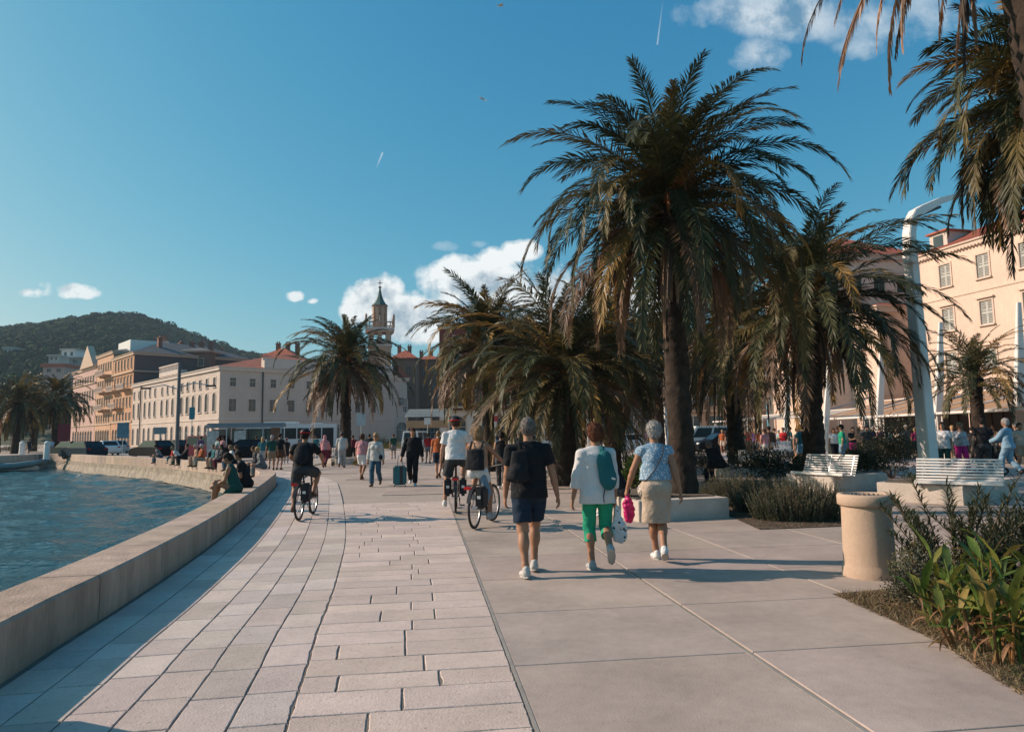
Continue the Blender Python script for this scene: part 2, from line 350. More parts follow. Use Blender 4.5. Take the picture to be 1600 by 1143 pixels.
SW = .326; NS = 6
def strips():
    mb = MB()
    for k in range(NS):
        s = 9 + rnd.random()
        off = .05 + k * SW
        while s < 62:
            near = wc(s, off).y < 9; L = rnd.uniform(.42, .62) if s < 40 else rnd.uniform(.5, .9)
            if wc(s, 0).y < 2: s += L; continue
            g = .006; w0, w1 = off + .004, off + SW - .004
            cs_ = [wc(s + g * .7, w0), wc(s + L - g * .7, w0), wc(s + L - g * .7, w1), wc(s + g * .7, w1)]
            t_ = rnd.uniform(.82, 1.07); mb.cur = (t_ * rnd.uniform(.97, 1.02), t_, t_ * rnd.uniform(.97, 1.04)) if rnd.random() > .2 else (t_ * .88, t_ * .87, t_ * .86)
            rough_side = .014 if k > 2 else .005
            stone(mb, cs_, .02 + rnd.uniform(-.001, .001), .005, near, (.3, .4, (.3, .3, .35, .6, .6, 1.25)[k] * (1 if near else .5), .4)); s += L
    return mb
L7A, L7B = g2(835, 1143), g2(700, 780)
D7 = (L7B - L7A).normalized(); N7 = Vector((D7.y, -D7.x))      # N7 points right
L7O = L7A - D7 * 4
def L7(t, r=0): return L7O + D7 * t + N7 * r
T_END = (g2(593, 787) - L7O).dot(D7)
def hit_l6(t):                            # how far left of L7 the sixth strip line lies
    lo, hi = 0.2, 9.0
    for _ in range(22):
        m_ = (lo + hi) / 2; p = L7(t, -m_)
        s = w_at_y(p.y, NS * SW + .05); q = wc(s, NS * SW + .05)
        if p.x > q.x: lo = m_
        else: hi = m_
    return lo
def bond():
    mb = MB(); t = 2.0
    while t < T_END:
        h = rnd.uniform(.29, .37); w = hit_l6(t + h / 2); wa, wb = hit_l6(t), hit_l6(t + h); near = L7(t).y < 9
        x = 0.0; cuts = [0.0]
        while x < w - .25:
            x += rnd.uniform(.48, .95); cuts.append(min(x, w))
        if w - cuts[-1] < .2: cuts[-1] = w
        if cuts[-1] < w: cuts.append(w)
        for a, b_ in zip(cuts, cuts[1:]):
            fa = (a / w, b_ / w); g = .005
            cs_ = [L7(t + g * .6, -wa * fa[1] + g), L7(t + g * .6, -wa * fa[0] - g), L7(t + h - g * .6, -wb * fa[0] - g), L7(t + h - g * .6, -wb * fa[1] + g)]
            q = rnd.uniform(.87, 1.08); mb.cur = (q * 1.02, q * .985, q * rnd.uniform(.95, 1.0)); vert = rnd.choice((.4, .9, 1.6)) if L7(t).y < 5.6 else rnd.choice((.12, .3, .5)) if near else .1
            stone(mb, cs_, .02 + rnd.uniform(-.002, .002), .005, near, (.35, .2 if b_ == w and False else vert, .35, vert if b_ < w else .8))
        t += h
    return mb
stones = strips(); bd = bond(); stones_o = stones.build('stone_strip_paving', STONE, vc=True); tag(stones_o, kind='structure'); tag(bd.build('stone_block_paving', STONE, vc=True), kind='structure')
# grout bed under the stones (sheet 4 mm up)
mb = MB(); n = 120
for i in range(n):
    a, b_ = 2 + 60 * i / n, 2 + 60 * (i + 1) / n; pa, pb = wc(a, 0.0), wc(b_, 0.0); qa, qb = wc(a, NS * SW + .055), wc(b_, NS * SW + .055)
    mb.quad((*pa, .013), (*qa, .013), (*qb, .013), (*pb, .013))
tag(mb.build('paving_bed', GROUT), kind='structure')
mb = MB(); k = 30
for i in range(k):
    a, b_ = T_END * i / k, T_END * (i + 1) / k
    mb.quad((*L7(a, -hit_l6(a) + .03), .0125), (*L7(a, .0), .0125), (*L7(b_, .0), .0125), (*L7(b_, -hit_l6(b_) + .03), .0125))
tag(mb.build('paving_bed', GROUT), kind='structure')
# concrete slabs: 1.42 x 1.76 m
SWD, SLN = 1.765, 1.425
# phase so that a joint passes (800,1044)
ph = ((g2(800, 1044) - L7O).dot(D7)) % SLN
def slabs():
    mb = MB()
    for j in range(-9, 14):
        for i in range(-2, 46):
            t0, r0 = ph + i * SLN, j * SWD + .02; c = L7(t0 + SLN / 2, r0 + SWD / 2)
            if c.y < 1 or c.y > 64: continue
            if j < 0:
                if c.y < 19: continue
                q = wc(w_at_y(min(c.y, 44), 0), 0); 
                # keep clear of the curved strips
                dmin = min((c - WC[k]).length for k in range(0, len(WC), 3))
                if dmin < NS * SW + 1.3: continue
                if c.x < q.x: continue
            if j >= 2 and c.y < 7.25 and j < 9: continue        # planted bed
            if abs(c.x) > c.y * .95 + 3: continue
            g = .006; gl = .02 if j in (1,) else g
            cs_ = [L7(t0 + g, r0 + gl), L7(t0 + g, r0 + SWD - g), L7(t0 + SLN - g, r0 + SWD - g), L7(t0 + SLN - g, r0 + gl)]
            v = rnd.uniform(.93, 1.05); mb.cur = (v, v * rnd.uniform(.98, 1.01), v * rnd.uniform(.96, 1.02)); stone(mb, cs_, .018, 0, False)
    # the triangle between the block paving and the slabs
    return mb
tag(slabs().build('concrete_slab_paving', SLAB, vc=True), kind='structure')
mb = MB(); mb.quad((*L7(0, 0), .003), (*L7(0, 26), .003), (*L7(70, 26), .003), (*L7(70, 0), .003)); tag(mb.build('paving_bed', GROUT), kind='structure')
mb = MB()
for r0, w in ((.012, .022), (SWD + .002, .03)):
    c = (L7(0, r0) + L7(62, r0)) / 2; mb.box((c.x, c.y, .012), (w, 62, .016), rz=atan2(-D7.x, D7.y))
ch = tag(mb.build('steel_channel', mat('channel_metal', (.40, .36, .31), .5, .15, metal=.3)), kind='structure')
# ================================================================ palms and plants
LEAF = mat('palm_leaf', (1, 1, 1), .5, .18, 2, vc=True, trans=.2, spec=.3)
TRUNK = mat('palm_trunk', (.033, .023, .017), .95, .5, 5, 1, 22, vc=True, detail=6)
def norm(a): return a / np.maximum(np.linalg.norm(a, axis=-1, keepdims=True), 1e-9)
def fronds(az, el, L, droop, rs, nl=60, ll=.5, lw=.028, col=None, fall=.35, hang=0.0, c0=None, ns=12, twist=.25, r0=.022, fold=.0):
    """many pinnate fronds at once; returns verts, quads, colours"""
    n = len(az); s = np.linspace(0, 1, ns + 1)
    tw = rs.uniform(-twist, twist, n)
    E = el[:, None] - droop[:, None] * s[None] ** 1.6; E = np.maximum(E, -1.53)
    A_ = az[:, None] + tw[:, None] * s[None] ** 2
    T = np.stack([np.cos(E) * np.cos(A_), np.cos(E) * np.sin(A_), np.sin(E)], -1)
    ds = (L / ns)[:, None, None]; pts = np.concatenate([np.zeros((n, 1, 3)), np.cumsum((T[:, :-1] + T[:, 1:]) / 2 * ds, 1)], 1)
    if c0 is not None: pts = pts + c0[:, None]
    S = np.stack([-np.sin(A_), np.cos(A_), np.zeros_like(A_)], -1); roll = rs.normal(0, .22, n)
    N_ = norm(np.cross(S, T)); N_ = N_ * np.sign(N_[..., 2:3] + 1e-6) * 1.0
    N_ = norm(np.cross(T, S)); N_ = -N_ if False else N_
    cr, sr = np.cos(roll)[:, None, None], np.sin(roll)[:, None, None]
    S, N_ = S * cr + N_ * sr, N_ * cr - S * sr
    # leaflets
    u = (np.arange(nl) + .5) / nl; u = .10 + .895 * u; ui = u * ns; i0 = np.minimum(ui.astype(int), ns - 1); fr = (ui - i0)[None, :, None]
    def at(X): return X[:, i0] * (1 - fr) + X[:, i0 + 1] * fr
    bp, bt, bs, bn = at(pts), norm(at(T)), norm(at(S)), norm(at(N_))
    prof = np.where(u < .3, .45 + .55 * (u / .3), 1 - .55 * ((u - .3) / .7) ** 2.2)
    ang = .42 + .80 * (1 - u)                                   # angle away from the rachis
    V = []; Q = []; C = []; base = 0
    for sd in (-1, 1):
        j = rs.normal(0, .10, (n, nl, 1)); up = rs.normal(.30, .16, (n, nl, 1)) * (1 - fold * 2)
        a_ = np.clip(ang[None, :, None] * (1 - fold) + j, .08, 1.4)
        d = bt * np.cos(a_) + (bs * sd * np.cos(up) + bn * np.sin(up)) * np.sin(a_)
        ln = ll * prof[None, :, None] * rs.uniform(.82, 1.12, (n, nl, 1)) * (L / L.max())[:, None, None] ** .5
        d1 = norm(d + np.array([0, 0, -fall * .35 - hang])); d2 = norm(d + np.array([0, 0, -fall - hang * 2.2]))
        mid = bp + d1 * ln * .5; tip = mid + d2 * ln * .5
        w = norm(np.cross(d1, bn) + rs.normal(0, .35, (n, nl, 3))) * (lw / 2) * (.6 + .4 * prof[None, :, None])
        v = np.stack([bp - w * .35, mid - w, tip, mid + w, bp + w * .35], 2).reshape(-1, 3); V.append(v)
        k = np.arange(n * nl)[:, None] * 5 + base
        Q.append(np.concatenate([k + [0, 1, 3, 4], k + [1, 2, 3, 3]], 0)); base += n * nl * 5
        cc = np.repeat((col[:, None] * rs.uniform(.75, 1.25, (n, nl, 1))), 5, 1) if col is not None else np.ones((n, nl * 5, 3)); C.append(cc.reshape(-1, 3))
    # rachis: three-sided tapering
    rr = (r0 * (1 - s) ** .8 + .004)[None, :, None]
    ring = np.stack([pts + S * rr * 1.3, pts + N_ * rr * .8, pts - S * rr * 1.3, pts - N_ * rr * .6], 2).reshape(-1, 3); V.append(ring)
    kk = (np.arange(n)[:, None] * (ns + 1) + np.arange(ns)[None]).reshape(-1, 1) * 4 + base
    for q in range(4): Q.append(np.concatenate([kk + q, kk + (q + 1) % 4, kk + 4 + (q + 1) % 4, kk + 4 + q], 1))
    rc = np.repeat((col * .9 + np.array([.05, .035, .01]) * .6), (ns + 1) * 4, 0) if col is not None else np.ones((n * (ns + 1) * 4, 3)); C.append(rc)
    return np.concatenate(V), np.concatenate(Q), np.concatenate(C)
def tri_fix(Q):
    bad = Q[:, 2] == Q[:, 3]; q = Q[~bad]; t = Q[bad][:, :3]
    return np.concatenate([q[:, [0, 1, 2]], q[:, [0, 2, 3]], t])
GREEN = np.array([.056, .062, .025]); OLIVE = np.array([.155, .120, .042]); YEL = np.array([.32, .19, .05]); DEAD = np.array([.28, .175, .11]); DEADD = np.array([.10, .065, .045])
def palm(base, h, Rr, label, nf=90, nd=26, tr=.3, lean=(0, 0), seed=1, nl=56, ll=.5, lw=.03, group='palms along the promenade', dead_len=.75, brown=.25, fruit=True, top=1.05, cat='palm tree', droopk=1.0, low=-.75, fat=1.0, deadcol=DEAD, deadel=(-1.15, -.45)):
    rs = np.random.RandomState(seed); root = empty('palm_tree', base, 0, label, cat, group)
    # trunk
    nz, na = max(18, int(h * 9)), 20; V = []; C = []
    for i in range(nz + 1):
        t_ = i / nz; z = h * t_; rad = tr * (1.12 - .22 * t_ + .18 * math.exp(-t_ * 14) + .32 * fat * math.exp(-((t_ - .95) / .07) ** 2))
        for k in range(na):
            a = 2 * pi * k / na + (i % 2) * pi / na; bmp = 1 + .085 * (1 if (i + k) % 2 else -1) + .05 * rs.normal()
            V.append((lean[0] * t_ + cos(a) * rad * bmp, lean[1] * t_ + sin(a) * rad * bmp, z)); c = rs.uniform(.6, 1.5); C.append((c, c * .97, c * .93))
    Fq = [(i * na + k, i * na + (k + 1) % na, (i + 1) * na + (k + 1) % na, (i + 1) * na + k) for i in range(nz) for k in range(na)]
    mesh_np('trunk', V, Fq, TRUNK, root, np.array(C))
    top_ = np.array([lean[0], lean[1], h])
    # live fronds: golden-angle spread, upright in the middle, drooping outside
    k = np.arange(nf); f = k / nf; az = k * 2.39996 + rs.normal(0, .14, nf)
    el = 1.42 - (1.42 - low) * f ** 1.05 + rs.normal(0, .10, nf)
    L = Rr * (1.02 + .14 * rs.normal(size=nf)) * np.interp(f, [0, .25, 1], [.80 * top, 1.08, 1.0]); droop = (np.interp(f, [0, .15, .4, .7, 1], [.7, 1.5, 1.9, 1.8, 1.2]) * droopk * rs.uniform(.7, 1.3, nf))
    mix = rs.uniform(0, 1, nf); col = np.where(mix[:, None] < .55, GREEN, np.where(mix[:, None] < .93 - brown * .3, OLIVE * .8, YEL)) * rs.uniform(.75, 1.2, (nf, 1)); late = (f > .8) & (rs.uniform(0, 1, nf) < brown * 2.2); col[late] = DEAD * rs.uniform(.5, 1.0, (late.sum(), 1))
    c0 = top_ + np.stack([np.cos(az) * tr * .7 * f, np.sin(az) * tr * .7 * f, .25 - .55 * f], -1)
    V, Q, C = fronds(az, el, L, droop, rs, nl, ll, lw, col, fall=.45, c0=c0, fold=.05)
    mesh_np('crown', V, tri_fix(Q), LEAF, root, C)
    if nd:
        k = np.arange(nd); az = k * 2.39996 + rs.normal(0, .3, nd); el = rs.uniform(*deadel, nd); L = Rr * dead_len * rs.uniform(.6, 1.15, nd); droop = rs.uniform(.5, 1.1, nd)
        col = np.where((rs.uniform(0, 1, nd) < .5)[:, None], deadcol, DEADD) * rs.uniform(.7, 1.3, (nd, 1))
        c0 = top_ + np.stack([np.cos(az) * tr * 1.0, np.sin(az) * tr * 1.0, rs.uniform(-.55, -.15, nd)], -1)
        V, Q, C = fronds(az, el, L, droop, rs, int(nl * .9), ll * .62, lw * 1.05, col, fall=1.0, hang=.6, c0=c0, fold=.45, twist=.5)
        mesh_np('dead_fronds', V, tri_fix(Q), LEAF, root, C)
    if fruit:
        nn = 22; k = np.arange(nn); az = rs.uniform(0, 6.28, nn); el = rs.uniform(.2, .9, nn); L = Rr * rs.uniform(.3, .48, nn); col = np.tile(np.array([[.36, .11, .035]]), (nn, 1)) * rs.uniform(.6, 1.2, (nn, 1))
        c0 = np.tile(top_ + [0, 0, .05], (nn, 1)); V, Q, C = fronds(az, el, L, rs.uniform(1.1, 2.2, nn), rs, 26, .32, .014, col, fall=1.1, hang=.7, c0=c0, fold=.3, r0=.014)
        mesh_np('fruit_stalks', V, tri_fix(Q), LEAF, root, C)
    return root
def pz(u, v, Y): return P(u, v, Y).z
def palm_at(u, Y, vcen, Rr, label, **k):
    b_ = P(u, 700, Y); z0 = k.pop('z0', 0); h = pz(u, vcen, Y) - z0
    return palm((b_.x, Y, z0), h, Rr, label, **k)
big = palm_at(1066, 14.0, 322, 3.15, 'tallest palm, rising from the concrete bench block right of the grey haired walker', nf=122, nd=50, tr=.225, seed=3, nl=96, ll=.54, lw=.030, z0=.36, dead_len=.72, lean=(-.12, 0), brown=.16, low=-.6, droopk=1.0, top=.84)
palm_at(1272, 20.0, 480, 3.8, 'broad palm just behind the left one of the two front white benches', low=-.55, top=.8, nf=125, nd=40, tr=.27, seed=5, nl=76, ll=.58, lw=.040, dead_len=.62, brown=.15)
palm_at(1150, 27.0, 508, 3.9, 'palm with hanging brown fronds, seen between the tallest palm and the broad one', low=-.6, nf=110, nd=60, tr=.28, seed=8, nl=50, ll=.58, lw=.052, dead_len=.9)
palm_at(882, 21.5, 585, 3.4, 'short stocky palm with a swollen trunk top, behind the woman in the white blouse', nf=130, nd=14, tr=.33, seed=11, nl=58, ll=.58, lw=.044, dead_len=.5, fat=1.5, low=-.5, brown=.12)
palm_at(764, 30.0, 543, 3.3, 'palm behind the fair-haired rider, with orange fruit stalks in its crown', low=-.55, nf=135, nd=34, tr=.22, seed=13, nl=52, ll=.58, lw=.052, dead_len=.7, brown=.3)
palm_at(958, 26.0, 560, 3.3, 'dark palm between the woman in the white blouse and the grey haired walker', nf=110, nd=30, tr=.26, seed=17, nl=48, ll=.58, lw=.052, fruit=False)
palm_at(806, 44.0, 560, 3.2, 'thin distant palm just left of the man in the black shirt', nf=70, nd=20, tr=.24, seed=19, nl=36, ll=.6, lw=.06, fruit=False)
palm_at(1030, 37.0, 545, 3.6, 'distant palm showing past the left side of the tallest palm trunk', nf=70, nd=20, tr=.28, seed=21, nl=36, ll=.6, lw=.055, fruit=False)
palm_at(540, 40.0, 566, 3.7, 'lone palm in the middle distance, standing in front of the bell tower', low=-.6, nf=110, nd=40, tr=.27, seed=23, nl=56, ll=.60, lw=.056, dead_len=.75, brown=.55, top=.95)
palm_at(1532, 31.0, 590, 2.6, 'small green palm rising behind the beige awnings at the right', nf=60, nd=0, tr=.25, seed=29, nl=44, ll=.5, lw=.045, fruit=False, brown=.05, low=-.3)
# the two palms at the right edge: one with its green crown in view, one with only trunk and dead fronds
palm((8.85, 10.6, 0), pz(1600, 165, 10.6), 2.2, 'palm at the right edge with its dark green crown arching into the picture', nf=130, nd=10, tr=.25, seed=31, nl=84, ll=.5, lw=.030, fruit=False, brown=.06, low=-.75, dead_len=.5, droopk=1.1)
_a, _b = P(1612, 0, 7), P(1646, 190, 7); _s = (_b.x - _a.x) / (_b.z - _a.z); _h = 8.7
palm((_a.x - _s * _a.z, 7.0, 0), _h, 3.5, 'nearest palm, its scaly leaning trunk and dry tan fronds cut by the top right corner', nf=40, nd=48, fat=0, tr=.24, seed=37, nl=60, ll=.5, lw=.024, fruit=False, lean=(_s * _h, 0), dead_len=.86, low=.55, droopk=.6, deadel=(-1.1, -.3), deadcol=np.array([.34, .20, .12]))
for i, (u, Y, v, r_, sd, lb) in enumerate([(86, 88, 622, 4.7, 41, 'dark palm at the far left with the tallest clear crown, before the pink buildings'), (24, 84, 628, 4.3, 42, 'dark palm at the left edge, left of the tall clear-crowned one'), (52, 100, 634, 4.2, 43, 'dark palm between the two big left-edge palms'), (-6, 92, 640, 4.2, 44, 'dark palm cut by the left edge of the picture')]):
    palm_at(u, Y, v, r_, lb, nf=75, nd=20, tr=.4, seed=sd, nl=30, ll=.8, lw=.13, fruit=False, group='dark palms by the water at the left', brown=.05)
# ---- shrubs: many small leaf faces on twiggy mounds
SHRUB = mat('shrub_leaf', (1, 1, 1), .5, .15, 3, vc=True, trans=.15)
TWIG = mat('twig', (.12, .08, .05), .9, .2)
def leafcloud(rs, n, centre, rad, ll, lw, cols, up=.4, shell=.35, spread=1.0, updir=None):
    d = norm(rs.normal(size=(n, 3))); d[:, 2] = np.abs(d[:, 2]) * .95 - .12; r = (rs.uniform(0, 1, n) ** shell)[:, None]
    lob = 1 + .22 * np.sin(d[:, :1] * 5 + centre[0] * 3) * np.cos(d[:, 1:2] * 6 + centre[1]) + .12 * np.sin(d[:, 2:] * 11)
    p = np.array(centre) + d * r * np.array(rad) * lob; p[:, 2] = np.maximum(p[:, 2], .01)
    dr = norm(d * .6 + rs.normal(0, .55, (n, 3)) * spread + np.array([0, 0, up])) if updir is None else norm(updir + rs.normal(0, .2, (n, 3)))
    l_ = ll * rs.uniform(.6, 1.3, (n, 1)); w = norm(np.cross(dr, rs.normal(size=(n, 3)))) * (lw / 2)
    V = np.stack([p, p + dr * l_ * .45 - w, p + dr * l_, p + dr * l_ * .45 + w], 1).reshape(-1, 3); k = np.arange(n)[:, None] * 4
    ci = rs.randint(0, len(cols), n); C = np.repeat(np.array(cols)[ci] * rs.uniform(.6, 1.35, (n, 1)), 4, 0)
    return V, np.concatenate([k + [0, 1, 2], k + [0, 2, 3]]), C
def merge(parts):
    V, Q, C = [], [], []; b_ = 0
    for v, q, c in parts: V.append(v); Q.append(q + b_); C.append(c); b_ += len(v)
    return np.concatenate(V), np.concatenate(Q), np.concatenate(C)
def shrub(name, loc, rad, label, n=2500, ll=.07, lw=.03, cols=None, seed=0, group=None, cat='shrub', up=.4, lobes=6):
    rs = np.random.RandomState(seed); cols = cols or [(.05, .065, .025), (.075, .08, .035), (.03, .045, .018)]; parts = []
    for i in range(lobes):
        a = rs.uniform(0, 6.28); q = rs.uniform(0, .6); s_ = rs.uniform(.5, .75)
        c = (cos(a) * rad[0] * q, sin(a) * rad[1] * q, rad[2] * rs.uniform(.15, .5)); parts.append(leafcloud(rs, n // lobes, c, [x * s_ for x in rad], ll, lw, cols, up))
    V, Q, C = merge(parts); root = empty(name, loc, 0, label, cat, group); mesh_np('foliage', V, Q, SHRUB, root, C)
    mb = MB()
    for i in range(14):
        a = rs.uniform(0, 6.28); e = rs.uniform(.4, 1.2); l_ = rad[2] * rs.uniform(.6, 1.0); p1 = (cos(a) * cos(e) * l_ * min(1, rad[0]), sin(a) * cos(e) * l_ * min(1, rad[1]), sin(e) * l_)
        mb.tube([(0, 0, 0), tuple(x * .5 + rs.normal(0, .03) for x in p1), p1], [.014, .009, .004], 5)
    mb.build('stem', TWIG, root); return root
def rosemary(loc, rx, ry, h, label, n=150, seed=0, cols=((.070, .095, .052), (.10, .12, .065), (.05, .07, .04), (.12, .125, .075))):
    """many upright needle-clad sprigs"""
    rs = np.random.RandomState(seed); root = empty('rosemary_bush', loc, 0, label, 'shrub', 'rosemary bushes in the bed by the planter'); V, Q, C = [], [], []; b_ = 0; mb = MB()
    for i in range(n):
        a = rs.uniform(0, 6.28); q = sqrt(rs.uniform(0, 1)); x, y = cos(a) * rx * q, sin(a) * ry * q
        hh = h * 1.15 * (1 - .4 * q * q) * rs.uniform(.65, 1.15); tilt = np.array([cos(a) * q * .35, sin(a) * q * .35, 1.0]) + rs.normal(0, .15, 3); tilt = tilt / np.linalg.norm(tilt)
        m_ = 58; s_ = np.linspace(.05, 1, m_)[:, None]; p = np.array([x, y, 0]) + tilt * s_ * hh; th = rs.uniform(0, 6.28, m_)[:, None]
        side = np.concatenate([np.cos(th), np.sin(th), np.zeros((m_, 1))], 1); dr = norm(side * .75 + tilt * .8); w = norm(np.cross(dr, rs.normal(size=(m_, 3)))) * .0065
        l_ = .05 * (1.2 - .7 * s_); v = np.stack([p - w, p + dr * l_, p + w], 1).reshape(-1, 3); V.append(v); Q.append(np.arange(m_ * 3).reshape(-1, 3) + b_); b_ += len(v)
        C.append(np.tile(np.array(cols[rs.randint(0, len(cols))]) * rs.uniform(.7, 1.4), (m_ * 3, 1))); mb.tube([(x, y, 0), tuple(np.array([x, y, 0]) + tilt * hh)], [.006, .003], 4)
    mesh_np('foliage', np.concatenate(V), np.concatenate(Q), SHRUB, root, np.concatenate(C)); mb.build('stem', TWIG, root); return root
def blade(mb, base, az, el, L, w, droop, n=7, wav=0., roll=0.):
    p = Vector(base); pts = []; e = el
    for i in range(n + 1):
        t_ = i / n; pts.append((p.copy(), e)); p = p + Vector((cos(az) * cos(e), sin(az) * cos(e), sin(e))) * (L / n); e -= droop / n
    sd = Vector((-sin(az), cos(az), 0)); sd = (sd * cos(roll) + Vector((0, 0, 1)) * sin(roll)); vs = []
    for i, (q, e) in enumerate(pts):
        t_ = i / n; ww = w * max(.02, math.sin(pi * min(1, t_ * .86 + .12)) ** .8) * .5; nn = Vector((-cos(az) * sin(e), -sin(az) * sin(e), cos(e)))
        wa = nn * wav * sin(t_ * 12) * w; vs += [q - sd * ww + nn * ww * .35 + wa, q, q + sd * ww + nn * ww * .35 - wa]
    mb.add(vs, [(i * 3, i * 3 + 1, i * 3 + 4, i * 3 + 3) for i in range(n)] + [(i * 3 + 1, i * 3 + 2, i * 3 + 5, i * 3 + 4) for i in range(n)])
BLADE = mat('broad_leaf', (1, 1, 1), .5, .35, 9, vc=True, trans=.3, spec=.35, stretch=(1, 1, .3), bump=.4, bscale=60)
def canna(loc, label, h=.75, nst=6, seed=0, dry=.35, grp='broad-leaved cannas in the near bed'):
    r = random.Random(seed); root = empty('canna_plant', loc, 0, label, 'plant', grp); mb = MB(); ms = MB(); md = MB()
    for i in range(nst):
        a0 = r.uniform(0, 6.28); q = r.uniform(0, .22); bx, by = cos(a0) * q, sin(a0) * q; hh = h * r.uniform(.6, 1.1); lx, ly = cos(a0) * .12, sin(a0) * .12
        ms.cur = (.12, .16, .04) if r.random() > dry else (.25, .13, .05); ms.tube([(bx, by, 0), (bx + lx * .5, by + ly * .5, hh * .5), (bx + lx, by + ly, hh)], [.014, .011, .006], 6)
        for k in range(r.randint(4, 6)):
            t_ = .25 + .75 * k / 5; az = a0 + k * 2.6 + r.uniform(-.4, .4); p = (bx + lx * t_, by + ly * t_, hh * t_)
            isdry = r.random() < dry * (1.4 - t_)
            if isdry: md.cur = r.choice([(.24, .11, .05), (.30, .16, .08), (.16, .09, .045), (.33, .21, .08)]); blade(md, p, az, r.uniform(-.4, .5), r.uniform(.16, .30), r.uniform(.016, .034), r.uniform(1.2, 2.4), 7, .12, r.uniform(-1, 1))
            else: mb.cur = r.choice([(.08, .14, .025), (.12, .19, .035), (.06, .10, .025), (.19, .19, .04), (.14, .17, .035), (.26, .19, .05)]); blade(mb, p, az, r.uniform(.75, 1.35), r.uniform(.22, .38), r.uniform(.045, .078), r.uniform(.3, 1.3), 7, .08, r.uniform(-.5, .5))
    mb.build('leaf', BLADE, root, vc=True, smooth=True); ms.build('stem', SHRUB, root, vc=True)
    if md.v: md.build('dry_leaf', BLADE, root, vc=True)
    return root
def oleander(loc, label, h=1.0, nst=16, spread=.45, seed=0):
    r = random.Random(seed); root = empty('oleander_bush', loc, 0, label, 'shrub', 'oleander bushes in the near bed'); mb = MB(); ms = MB()
    for i in range(nst):
        az = r.uniform(0, 6.28); e = r.uniform(.85, 1.5); hh = h * r.uniform(.55, 1.05); d = Vector((cos(az) * cos(e), sin(az) * cos(e), sin(e))); q = [Vector((cos(az) * .06, sin(az) * .06, 0)) + d * hh * t_ + Vector((cos(az), sin(az), 0)) * spread * .25 * t_ * t_ for t_ in (0, .35, .7, 1)]
        ms.tube(q, [.010, .008, .006, .003], 5)
        nn = int(26 * hh / h) + 12
        for k in range(nn):
            t_ = .25 + .75 * k / nn; j = min(2, int(t_ * 3)); p = q[j].lerp(q[j + 1], t_ * 3 - j if j < 3 else 1)
            for w_ in range(2):
                a = k * 2.1 + w_ * 3.14 + r.uniform(-.5, .5); c = r.uniform(.7, 1.4); mb.cur = r.choice([(.035 * c, .05 * c, .022 * c), (.055 * c, .065 * c, .03 * c), (.075 * c, .07 * c, .035 * c)])
                blade(mb, p, a, r.uniform(.35, 1.15), r.uniform(.08, .14), .017, r.uniform(.1, .6), 2)
    mb.build('foliage', BLADE, root, vc=True); ms.build('stem', TWIG, root); return root
# near bed: soil wedge right of the third slab line
SOIL = mat('bed_soil', (.10, .072, .048), .97, .4, 4, 1, 30, var2=.3)
bed = [L7(0, 2 * SWD + .03), g2(1300, 931), g2(1405, 922), g2(1600, 905), g2(1600, 905) + Vector((5, 0)), L7(0, 9 * SWD)]
def sheet(name, poly, m, z, mound=0, **k):
    bm = bmesh.new(); vs = [bm.verts.new((p[0], p[1], z)) for p in poly]; f = bm.faces.new(vs); bmesh.ops.triangulate(bm, faces=[f]); bmesh.ops.recalc_face_normals(bm, faces=bm.faces)
    me = bpy.data.meshes.new(name); bm.to_mesh(me); bm.free(); me.materials.append(m); o = bpy.data.objects.new(name, me); COL.objects.link(o)
    if me.polygons[0].normal.z < 0: me.flip_normals()
    return tag(o, kind='structure')
sheet('soil', bed, SOIL, .026)
def inpoly(x, y, poly):
    c = False; j = len(poly) - 1
    for i in range(len(poly)):
        if (poly[i][1] > y) != (poly[j][1] > y) and x < (poly[j][0] - poly[i][0]) * (y - poly[i][1]) / (poly[j][1] - poly[i][1]) + poly[i][0]: c = not c
        j = i
    return c
def litter(name, poly, n, seed, cols, L=(.03, .09), w=.006, zb=.02, label='dry cut grass and litter covering the bed soil'):
    r = np.random.RandomState(seed); xs = [p[0] for p in poly]; ys = [p[1] for p in poly]; P_ = []
    while len(P_) < n:
        x, y = r.uniform(min(xs), max(xs)), r.uniform(min(ys), max(ys))
        if inpoly(x, y, poly): P_.append((x, y, zb))
    p = np.array(P_); d = norm(r.normal(size=(n, 3)) * [1, 1, .55] + [0, 0, .35]); d[:, 2] = np.abs(d[:, 2]); l_ = r.uniform(*L, (n, 1)); q = norm(np.cross(d, r.normal(size=(n, 3)))) * w / 2
    V = np.stack([p - q, p + d * l_, p + q], 1).reshape(-1, 3); C = np.repeat(np.array(cols)[r.randint(0, len(cols), n)] * r.uniform(.6, 1.3, (n, 1)), 3, 0)
    return tag(mesh_np(name, V, np.arange(n * 3).reshape(-1, 3), SHRUB, None, C), label, 'grass', kind='stuff')
bedv = [L7(7.0, 2 * SWD + .03) if False else g2(1640, 1120), g2(1460, 1004), g2(1306, 933), g2(1405, 925), g2(1620, 908)]
litter('dry_grass', bedv, 26000, 5, [(.24, .17, .09), (.30, .22, .12), (.15, .10, .06), (.10, .10, .04), (.20, .13, .07)], zb=.026)
litter('green_grass', [g2(1500, 1005), g2(1440, 960), g2(1620, 1000), g2(1640, 1100)], 7000, 6, [(.07, .10, .03), (.10, .12, .04), (.05, .07, .03)], (.02, .05), .008, zb=.026, label='low green weeds growing in the bed soil')
shrub('lavender_bush', (*g2(1447, 958), 0), (.36, .3, .55), 'grey-green silvery bush between the stone bin and the cannas', 5200, .035, .012, [(.085, .095, .065), (.12, .125, .09), (.06, .065, .04), (.13, .11, .06)], 3)
shrub('small_leaved_bush', (*g2(1440, 925), 0), (.3, .26, .62), 'olive small-leaved bush right behind the stone bin', 3200, .03, .018, [(.10, .10, .035), (.13, .12, .045), (.06, .07, .025)], 4)
